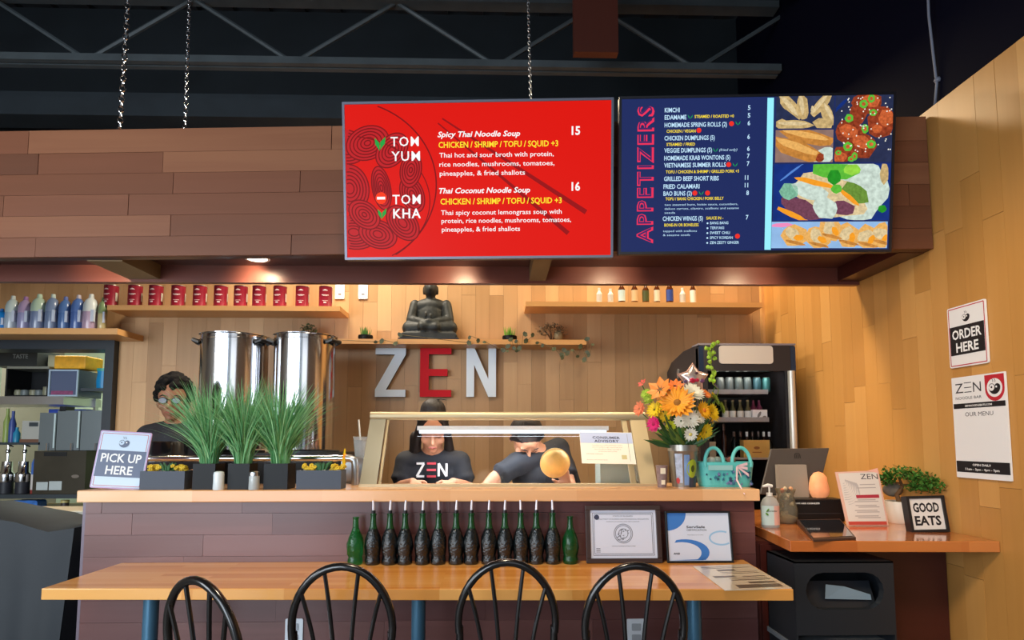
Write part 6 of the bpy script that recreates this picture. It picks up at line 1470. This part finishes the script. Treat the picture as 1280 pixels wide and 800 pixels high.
# teal basket
BKY = 2.80; bx = ax(905, BKY, 600); wB = (ax(939, BKY, 600)-ax(871, BKY, 600)); hB = at(905, 577, BKY).z-1.07
bk = thing('teal_basket', 'teal plastic basket with star holes and two loop handles beside the flowers', 'basket', (bx, BKY, 1.07))
tl_m = mat('teal_plastic', (92, 190, 186), .4)
n = 40; prof = [(.88, 0), (.93, hB*.3), (.97, hB*.7), (1.0, hB*.9), (1.0, hB), (.96, hB), (.90, .006)]
def sq(a, k): 
    e = .55; c_, s_ = math.cos(a), math.sin(a); return (math.copysign(abs(c_)**e, c_)*wB/2*k, math.copysign(abs(s_)**e, s_)*.07*k)
vs = []
for k_, z in prof:
    for q in range(n): x, y = sq(2*math.pi*q/n, k_); vs.append((x, y, z))
MB().add(vs, [(i*n+q, i*n+(q+1) % n, (i+1)*n+(q+1) % n, (i+1)*n+q) for i in range(len(prof)-1) for q in range(n)]+[tuple(range(n-1, -1, -1)), tuple(range((len(prof)-1)*n, len(prof)*n))]).build('tub', tl_m, bk, smooth=True)
for sx_ in (-1, 1):
    c = sx_*wB*.245; MB().tube([(c+.043*math.cos(R(a)), -.055+.01*math.sin(R(a)), hB-.01+.075*math.sin(R(a))) for a in range(-10, 191, 10)], .0085, 8).build('handle', tl_m, bk, smooth=True)
rg = random.Random(6)
for k in range(34):
    x = rg.uniform(-.41, .41)*wB; z = rg.uniform(.012, hB*.62); r_ = rg.choice([.006, .008, .010]); y = -.0685-.004*z/hB+ (abs(x)/(wB/2))**6*.03
    pts = [(x+r_*(1 if q % 2 == 0 else .45)*math.cos(R(90+36*q)), z+r_*(1 if q % 2 == 0 else .45)*math.sin(R(90+36*q))) for q in range(10)]
    MB().vprism(pts, y-.0015, y+.002).build('star_hole', mat(('star_blue', 'star_violet', 'star_navy')[k % 3], ((50, 110, 140), (120, 120, 170), (40, 66, 100))[k % 3], .5), bk)
MB().b2(-wB*.38, wB*.05, -.0755, -.070, hB*.68, hB*.88).build('film_glare', mat('glare_tint', (150, 200, 200), .15), bk)  # pale slab painted as glare on the basket wrap
rb_ = MB(); tpx = at(921, 583, BKY-.08)-bk.location
for d in ((.05, .0, -.01), (.055, -.0, -.04), (.02, 0, -.045), (.05, 0, .012)):
    e_ = tpx+Vector(d); rb_.add([tpx+Vector((0, 0, .004)), tpx-Vector((0, 0, .004)), e_-Vector((0, -.002, .007)), e_+Vector((0, .002, .007))], [(0, 1, 2, 3)])
e_ = at(931, 618, 2.615)-bk.location; m_ = at(921, 600, 2.70)-bk.location
rb_.add([tpx+Vector((-.004, 0, 0)), tpx+Vector((.004, 0, 0)), m_+Vector((.004, 0, 0)), m_-Vector((.004, 0, 0)), e_+Vector((.002, 0, 0)), e_-Vector((.004, 0, 0))], [(0, 1, 2, 3), (3, 2, 4, 5)]).build('curled_ribbon', mat('ribbon_pink_white', (222, 190, 196), .3), bk)
for i, (px, c, w_) in enumerate(((889, (196, 200, 190), .02), (897, (150, 170, 160), .024), (914, (120, 70, 60), .022))):
    MB().ball((ax(px, BKY, 580)-bx, .0, hB+.004), (w_, .02, .02), 10, 6).build('wrapped_treat', mat('treat_%d' % i, c, .4), bk, smooth=True)

# ---------------------------------------------------------------- register and the things around it
OZ = .8805
bx0, bx1 = ax(992, 2.98, 640), ax(1056, 2.98, 640); bxh = at(1010, 624, 2.98).z-OZ
rg_ = thing('receipt_box', 'black receipt printer box under the register screen', 'box', ((bx0+bx1)/2, 2.98, OZ)); wd = bx1-bx0
MB().b2(-wd/2, wd/2, 0, .105, 0, bxh).build('body', mat('box_matte_black', (16, 16, 18), .45), rg_, bevel=.004)
T = Txt(); T.line('WE ARE CASHLESS', -wd/2+.012, bxh-.024, .12, .008, -.0015, bold=.02); T.build(inkw, rg_)
MB().b2(-wd/2+.02, wd/2-.02, -.001, .0, bxh*.35, bxh*.38).build('paper_slot', mat('slot_grey', (50, 50, 54), .4), rg_)
mY = 3.14
m0, m1, m2, m3 = at(950, 618, mY), at(1022, 620, mY), at(1037, 560, mY+.06), at(964, 561, mY+.06)
ms = thing('register_screen', 'dark grey register screen seen from behind on its pale stand', 'monitor', ((m0.x+m1.x)/2, mY+.03, OZ)); O = ms.location
vs = [m0, m1, m2, m3]; bk_ = [v+Vector((0, .014, 0)) for v in vs]
MB().add([v-O for v in vs]+[v-O for v in bk_], [(0, 1, 2, 3), (7, 6, 5, 4), (0, 4, 5, 1), (1, 5, 6, 2), (2, 6, 7, 3), (3, 7, 4, 0)]).build('screen_housing', mat('tablet_grey', (74, 68, 66), .4), ms, bevel=.004)
MB().add([v-O+Vector((0, .0145, 0)) for v in [m0.lerp(m2, .03), m1.lerp(m3, .03), m2.lerp(m0, .03), m3.lerp(m1, .03)]], [(0, 1, 2, 3)]).build('display', black, ms)
lgc = at(996, 570, mY+.05)-O; S = MB()
S.ribbon([(-.014, -.012), (-.014, .008), (-.008, .013), (.010, .013), (.014, .008), (.014, -.012)], .004, 0).ribbon([(-.005, -.012), (-.005, .006)], .0035, 0).ribbon([(.005, -.012), (.005, .006)], .0035, 0)
o = S.build('screen_emblem', black, ms); o.location = lgc+Vector((0, -.006, 0)); o.rotation_euler = (R(-14), 0, 0)
s0, s1, s2, s3 = at(974, 622, mY-.05), at(1012, 622, mY-.05), at(1008, 581, mY-.005), at(972, 581, mY-.005)
MB().add([v-O for v in (s0, s1, s2, s3)]+[v-O+Vector((0, .03, 0)) for v in (s0, s1, s2, s3)], [(0, 1, 2, 3), (7, 6, 5, 4), (0, 4, 5, 1), (1, 5, 6, 2), (2, 6, 7, 3), (3, 7, 4, 0)]).build('stand', mat('stand_grey', (150, 140, 130), .4), ms)
MB().b2(s0.x-O.x, s1.x-O.x, s0.y-O.y+.004, s0.y-O.y+.10, .0, s0.z-OZ+.002).build('base', mat('stand_grey', (150, 140, 130), .4), ms)
sl_ = thing('salt_lamp', 'glowing pink salt rock lamp on the black receipt box', 'lamp', (ax(1024, 3.04, 620), 3.04, OZ+bxh))
mb = MB(); rg = random.Random(2); prof = [(.001, 0), (.034, .0), (.046, .02), (.050, .045), (.047, .075), (.038, .105), (.024, .128), (.001, .132)]; n = 11; vs = []
for r_, z in prof:
    for q in range(n): a = 2*math.pi*q/n; k = 1+rg.uniform(-.07, .07); vs.append((r_*k*math.cos(a), r_*k*math.sin(a)*.8, z+rg.uniform(-.003, .003)))
hl = at(1024, 590, 3.04).z-(OZ+bxh); vs = [(x, y, max(0, z)*hl/.132) for x, y, z in vs]
mb.add(vs, [(i*n+q, i*n+(q+1) % n, (i+1)*n+(q+1) % n, (i+1)*n+q) for i in range(len(prof)-1) for q in range(n)]).build('salt_rock', mat('salt_pink', (240, 160, 110), .5, emit=.28, noise=.12, nscale=30), sl_, smooth=True)
MB().lathe([(.001, 0), (.036, 0), (.036, .003), (.001, .003)], 16, sy=.8).build('base', black, sl_)
# sanitizer
sx_ = ax(960, 2.80, 660); sn = thing('sanitizer_bottle', 'clear hand sanitizer pump bottle at the left end of the order counter', 'bottle', (sx_+.012, 2.80, OZ)); hS2 = at(960, 620, 2.8).z-OZ
MB().lathe([(.001, 0), (.040, 0), (.043, .006), (.043, hS2*.75), (.030, hS2*.92), (.014, hS2), (.001, hS2)], 24, sy=.6).build('body', mat('sanitizer_clear', (206, 214, 216), .1, trans=.5, ior=1.2), sn, smooth=True)
vs = lambda rr, z0, z1, a0, a1, n_=8: ([(rr*math.sin(R(a0+(a1-a0)*k/n_)), -rr*.6*math.cos(R(a0+(a1-a0)*k/n_)), z) for k in range(n_+1) for z in (z0, z1)], [(2*k, 2*k+2, 2*k+3, 2*k+1) for k in range(n_)])
MB().add(*vs(.0436, .012, hS2*.70, -75, 10)).build('label_left', mat('label_mint', (190, 214, 214), .4), sn, smooth=True); MB().add(*vs(.0436, .012, hS2*.70, 10, 75)).build('label_right', mat('label_rose', (222, 176, 164), .4), sn, smooth=True)
T = Txt(); T.line('Hand Sanitizer', -.024, hS2*.52, .046, .006, -.0275, bold=.02); T.build(mat('label_dark', (70, 84, 84), .5), sn)
MB().oval(-.022, hS2*.56, .010, .004, -.0268, 50).oval(-.026, hS2*.44, .009, .004, -.0266, -40).build('leaf_print', mat('leaf_print_green', (96, 150, 60), .5), sn)
MB().lathe([(.014, hS2), (.014, hS2+.015), (.001, hS2+.016)], 12).tube([(0, 0, hS2+.015), (0, 0, hS2+.045)], .004, 8).tube([(.014, 0, hS2+.046), (-.006, 0, hS2+.05), (-.032, 0, hS2+.044)], [.007, .008, .005], 8).build('pump', white, sn, smooth=True)
# shell vase
gv = thing('glass_vase', 'flared glass vase with shells and sand behind the sanitizer bottle', 'vase', (ax(983, 2.94, 650), 2.94, OZ)); hg = at(983, 611, 2.94).z-OZ
MB().lathe([(.001, 0), (.040, 0), (.052, .02), (.052, .07), (.036, hg*.8), (.048, hg), (.046, hg), (.034, hg*.8), (.050, .07), (.050, .02), (.038, .004), (.001, .004)], 24).build('vase', mat('smoky_glass', (200, 196, 180), .05, trans=.85, ior=1.15), gv, smooth=True)
MB().lathe([(.001, .005), (.038, .005), (.048, .02), (.049, .03), (.001, .045)], 20).build('sand', mat('sand_tan', (206, 176, 130), .8, noise=.2, nscale=80), gv, smooth=True)
rg = random.Random(3)
for k in range(9): MB().lathe([(.001, 0), (.012, .004), (.008, .016), (.001, .026)], 8, (rg.uniform(-.03, .03), rg.uniform(-.03, .01), .035+.012*k), rot=Matrix.Rotation(rg.uniform(-1.5, 1.5), 3, 'Y')).build('shell', mat('shell_%d' % (k % 2), ((206, 190, 160), (150, 120, 90))[k % 2], .5), gv, smooth=True)
for k, c in enumerate(((200, 110, 70), (190, 170, 140), (70, 44, 36), (206, 150, 110))): MB().ball((-.02+.014*k, -.01, hg*.95+.008*(k % 2)), (.011, .011, .012), 8, 6).build('dried_bud', mat('bud_%d' % k, c, .6), gv, smooth=True)
# card terminal
q4 = [(at(px, py, 1).x*k, k) for px, py in ((996, 652), (1050, 651), (1070, 670), (1017, 673)) for k in [(.895-CZ)/(at(px, py, 1).z-CZ)]]
cxm = sum(p[0] for p in q4)/4; cym = sum(p[1] for p in q4)/4
ctm = thing('card_terminal', 'black payment tablet lying flat at the counter front edge', 'card reader', (cxm, cym, OZ)); q4 = [(p[0]-cxm, p[1]-cym) for p in q4]
zt4 = (.024, .024, .010, .010)
MB().add([(p[0], p[1], 0) for p in q4]+[(p[0], p[1], z) for p, z in zip(q4, zt4)], [(3, 2, 1, 0), (4, 5, 6, 7), (0, 1, 5, 4), (1, 2, 6, 5), (2, 3, 7, 6), (3, 0, 4, 7)]).build('body', mat('terminal_brown', (66, 46, 40), .4), ctm, bevel=.002)
MB().add([(p[0]*.93, p[1]*.9, z+.0012) for p, z in zip(q4, (.0235, .0235, .0112, .0112))], [(0, 1, 2, 3)]).build('glass_screen', mat('terminal_glass', (30, 34, 44), .06, coat=.5), ctm)
# menu stand
MY = 2.83; a0, a1 = at(1059, 657, MY), at(1111, 656.5, MY); tp = at(1044, 590, MY+.055); tq = at(1098, 588, MY+.055)
mn = thing('menu_stand', 'pink-edged menu page in an acrylic stand beside the white pot', 'menu', ((a0.x+a1.x)/2, MY, OZ)); O = mn.location
q4 = [Vector((a0.x-O.x, 0, .0)), Vector((a1.x-O.x, 0, 0)), Vector((tq.x-O.x, .055, tq.z-OZ)), Vector((tp.x-O.x, .055, tp.z-OZ))]
nv = (q4[1]-q4[0]).cross(q4[3]-q4[0]).normalized()
if nv.y > 0: nv = -nv
MB().add(q4+[v-nv*.005 for v in q4], [(0, 1, 2, 3), (7, 6, 5, 4), (0, 4, 5, 1), (1, 5, 6, 2), (2, 6, 7, 3), (3, 7, 4, 0)]).build('acrylic_board', mat('acrylic_rose', (226, 180, 162), .2), mn)
def mq(u, v, o=.0006): return (q4[0]*(1-u)+q4[1]*u)*(1-v)+(q4[3]*(1-u)+q4[2]*u)*v+nv*o
def mrect(mb, u0, v0, u1, v1, o=.0012): mb.add([mq(u0, v0, o), mq(u1, v0, o), mq(u1, v1, o), mq(u0, v1, o)], [(0, 1, 2, 3)])
mb = MB(); mrect(mb, .06, .02, .96, .97, .0006); mb.build('page', mat('menu_page', (222, 212, 204), .5), mn)
mb = MB(); mrect(mb, .05, .02, .96, .08); mb.build('bottom_band', mat('menu_red', (196, 74, 62), .5), mn)
mb = MB(); mrect(mb, .36, .50, .90, .56); mb.build('title_band', mat('menu_crimson', (176, 50, 66), .5), mn)
mb = MB()
for i, (u0, u1, v) in enumerate(((.5, .86, .74), (.42, .86, .68), (.38, .8, .46), (.3, .86, .43), (.3, .8, .36), (.36, .86, .33), (.26, .8, .27), (.3, .84, .24), (.24, .8, .17), (.3, .84, .14))): mrect(mb, u0, v, u1, v+.016)
mb.build('fine_print', mat('menu_print_grey', (176, 164, 160), .5), mn)
mb = MB(); rg = random.Random(4)
for k in range(10):
    pts = []; r_ = .05+.026*k
    P_ = [(.12+r_*1.2*math.cos(R(a)), .82+r_*math.sin(R(a))*.9-.05*k*.4) for a in range(-100, 40, 12)]; P_ = [p for p in P_ if .07 < p[0] < .45 and .1 < p[1] < .96]
    for i in range(len(P_)-1):
        (u, v), (u2, v2) = P_[i], P_[i+1]; mb.add([mq(u, v, .001), mq(u2, v2, .001), mq(u2+.02, v2+.012, .001), mq(u+.02, v+.012, .001)], [(0, 1, 2, 3)])
mb.build('noodle_drawing', mat('menu_art_grey', (186, 178, 176), .5), mn)
T = Txt(); T.line('ZEN', 0, 0, .085, .026, 0, bold=.0); o = T.build(mat('menu_dark_ink', (70, 60, 66), .5), mn)
xax = (q4[1]-q4[0]).normalized(); zax = nv.cross(-xax).normalized(); zax = zax if zax.z > 0 else -zax
o.matrix_local = Matrix.Translation(mq(.55, .85, .0015)) @ Matrix((xax, -nv, zax)).transposed().to_4x4()
MB().add([Vector((q4[0].x+.02, 0, 0)), Vector((q4[1].x-.0, 0, 0)), Vector((q4[1].x-.0, .09, 0)), Vector((q4[0].x+.02, .09, 0)), Vector((q4[0].x+.02, 0, .004)), Vector((q4[1].x-.0, 0, .004)), Vector((q4[1].x-.0, .09, .004)), Vector((q4[0].x+.02, .09, .004))], [(0, 1, 2, 3), (4, 5, 6, 7), (0, 1, 5, 4), (2, 3, 7, 6)]).build('foot', glass, mn)
MB().add([mq(.74, 1.0, .001), mq(.99, 1.045, .001), mq(.98, .95, .001)], [(0, 1, 2)]).build('bent_corner', mat('menu_corner_pink', (236, 176, 160), .5), mn)
# bonsai in white pot
bz = thing('potted_bonsai', 'white round pot with a small green bonsai tree on the order counter', 'potted plant', (ax(1122, 2.93, 650)+.012, 2.93, OZ)); hp = at(1120, 627, 2.9).z-OZ
MB().lathe([(.001, 0), (.048, 0), (.058, .02), (.064, hp*.7), (.066, hp), (.060, hp), (.056, hp*.8), (.001, hp*.8)], 32).build('pot', mat('white_ceramic', (224, 218, 206), .35), bz, smooth=True)
MB().lathe([(.001, hp*.8), (.058, hp*.8), (.04, hp*.95), (.001, hp)], 20).build('moss', mat('moss_grey', (110, 106, 84), .9, noise=.3, nscale=60), bz, smooth=True)
def bzp(px, py, dy=0): return at(px, py, 2.93+dy)-bz.location
MB().tube([bzp(1124, 628), bzp(1121, 618), bzp(1128, 608), bzp(1124, 598), bzp(1130, 592)], [.012, .010, .008, .006, .004], 8).build('trunk', mat('bonsai_bark', (110, 78, 48), .8, bump=.5, nscale=60), bz, smooth=True)
MB().tube([bzp(1126, 606), bzp(1142, 606, -.10), bzp(1160, 610, -.21)], [.006, .005, .003], 6).tube([bzp(1125, 604), bzp(1112, 602), bzp(1102, 606)], [.005, .004, .002], 6).build('branch', MATS['bonsai_bark'], bz, smooth=True)
MB().ball(bzp(1116, 612, .03), (.05, .03, .035), 12, 8).build('grey_stone', mat('bonsai_stone', (120, 112, 100), .8, noise=.2), bz, smooth=True)
rg = random.Random(31)
for (px, py, rx_, rz_) in ((1120, 592, 20, 9), (1138, 594, 18, 9), (1108, 600, 11, 8), (1152, 600, 15, 10), (1164, 608, 15, 10), (1146, 610, 12, 6)):
    mb = MB(); c = bzp(px, py, -.01 if px < 1130 else -(px-1125)/40*.25); k_ = 2.93/750
    for q in range(260):
        a = rg.uniform(0, 6.28); u = rg.uniform(-1, 1); r_ = rg.random()**.4; v = c+Vector((math.cos(a)*math.sqrt(1-u*u)*rx_*k_*r_, math.sin(a)*math.sqrt(1-u*u)*.05*r_, u*rz_*k_*r_))
        d = Vector((rg.uniform(-1, 1), rg.uniform(-1, 1), rg.uniform(-.2, 1))).normalized()*.018; e_ = d.cross(Vector((0, 0, 1))).normalized()*.006
        mb.add([v, v+d*.5+e_, v+d, v+d*.5-e_], [(0, 1, 2, 3)])
    o = mb.build('foliage_pad', mat('bonsai_green', (66, 116, 40), .55, noise=.3, nscale=50), bz); o['kind'] = 'stuff'
# good eats sign
GY = 2.63; g0, g1 = ax(1140, GY, 655), ax(1187, GY, 655); ghh = at(1165, 619, GY+.03).z-OZ; gw = g1-g0
ge = thing('good_eats_sign', 'black framed white letter board reading GOOD EATS by the golden wall', 'sign', ((g0+g1)/2, GY, OZ)); ge.rotation_euler = (-R(8), -R(1.5), R(-2))
f = MB(); e = .012
f.b2(-gw/2, gw/2, 0, .04, 0, e).b2(-gw/2, gw/2, 0, .04, ghh-e, ghh).b2(-gw/2, -gw/2+e, 0, .04, e, ghh-e).b2(gw/2-e, gw/2, 0, .04, e, ghh-e).build('frame', black, ge)
MB().b2(-gw/2+e, gw/2-e, .008, .036, e, ghh-e).build('board', mat('letter_board', (226, 222, 218), .5), ge)
T = Txt(); T.line('GOOD', 0, ghh*.56, gw*.68, ghh*.25, .0072, 'C', bold=.035); T.line('EATS', 0, ghh*.2, gw*.68, ghh*.25, .0072, 'C', bold=.035); T.build(inkk, ge)

# ---------------------------------------------------------------- signs on the right wall
def on_wall(px, py):
    d = _fw + _rt*((px-640)/F_PX) + _up*(-(py-(400+.071*1280))/F_PX); t = (XW-.016)/d.x; return Vector((XW-.016, d.y*t, CZ+d.z*t))
def sign_root(name, label, tl, tr, bl, br):
    A_, B_, C_, D2 = [on_wall(*p) for p in (tl, tr, bl, br)]; w_ = ((A_.y-B_.y)+(C_.y-D2.y))/2; z0 = (C_.z+D2.z)/2; h = (A_.z+B_.z)/2-z0
    t = thing(name, label, 'sign', (XW-.0165, (A_.y+B_.y+C_.y+D2.y)/4, z0), R(-90)); return t, w_, h
t, w_, h = sign_root('order_here_sign', 'white, red and black ORDER HERE sign on the golden right wall', (1185, 386), (1233, 374), (1190, 462), (1238, 452))
MB().rbox((0, -.003, h/2), (w_, .006, h), .008).build('board', paper, t)
f = MB(); e = .008
P_ = [(-w_/2+e, e), (w_/2-e, e), (w_/2-e, h-e), (-w_/2+e, h-e), (-w_/2+e, e)]; 
for i in range(4): f.ribbon(P_[i:i+2], .004, -.0066)
f.build('border_line', inkr, t)
MB().b2(-w_/2+.012, w_/2-.012, -.0075, -.0062, h*.20, h*.67).build('dark_band', inkk, t)
T = Txt(); T.line('ORDER', 0, h*.46, w_*.76, h*.155, -.0082, 'C', bold=.025); T.line('HERE', 0, h*.245, w_*.58, h*.155, -.0082, 'C', bold=.025); T.build(inkw, t)
swirl(t, 0, h*.80, .021, inkk, -.0068)
t, w_, h = sign_root('our_menu_sign', 'white noodle bar menu sign with opening hours below the ORDER HERE sign', (1191, 473), (1258, 464), (1198, 597), (1267, 601))
MB().rbox((0, -.003, h/2), (w_, .006, h), .003).build('board', paper, t)
MB().b2(-w_/2+.006, w_/2-.006, -.0070, -.0062, h*.685, h*.735).build('dark_band', inkk, t); MB().b2(-w_/2+.004, w_/2-.004, -.0070, -.0062, h*.055, h*.165).build('dark_band', inkk, t)
T = Txt(); T.line('Z', -w_*.43, h*.84, w_*.16, h*.10, -.0066); T.line('N', -w_*.08, h*.84, w_*.15, h*.10, -.0066); T.line('NOODLE BAR', -w_*.43, h*.775, w_*.5, h*.028, -.0066, bold=.0); T.line('OUR MENU', 0, h*.605, w_*.52, h*.042, -.0066, 'C', bold=.0); T.build(mat('sign_grey_ink', (60, 58, 62), .6), t)
f = MB()
for zz2 in (.84, .885, .932): f.ribbon([(-w_*.25, h*zz2+.002), (-w_*.11, h*zz2+.002)], .0035, -.0066)
f.build('letter_bars', MATS['sign_grey_ink'], t)
T = Txt(); T.line('ZENNOODLEEATS.COM', 0, h*.70, w_*.5, h*.018, -.0076, 'C', bold=.02); T.line('OPEN DAILY', 0, h*.122, w_*.34, h*.020, -.0076, 'C', bold=.02); T.line('11am - 3pm - 4pm - 9pm', 0, h*.078, w_*.62, h*.022, -.0076, 'C', bold=.02); T.build(inkw, t)
f = MB(); cx_, cz_ = w_*.31, h*.875; rr = w_*.17
f.flat([(cx_-rr, h*.985), (cx_+rr, h*.985), (cx_+rr, cz_)]+[(cx_+rr*math.cos(R(a)), cz_-.01+rr*1.05*math.sin(R(a))) for a in range(0, -181, -15)]+[(cx_-rr, cz_)], -.0064); f.build('red_shield', inkr, t)
f = MB(); f.oval(cx_, cz_-.006, rr*.8, rr*.8, -.0068, n=24); f.build('white_disc', paper, t)
swirl(t, cx_, cz_-.004, rr*.6, inkk, -.0072)
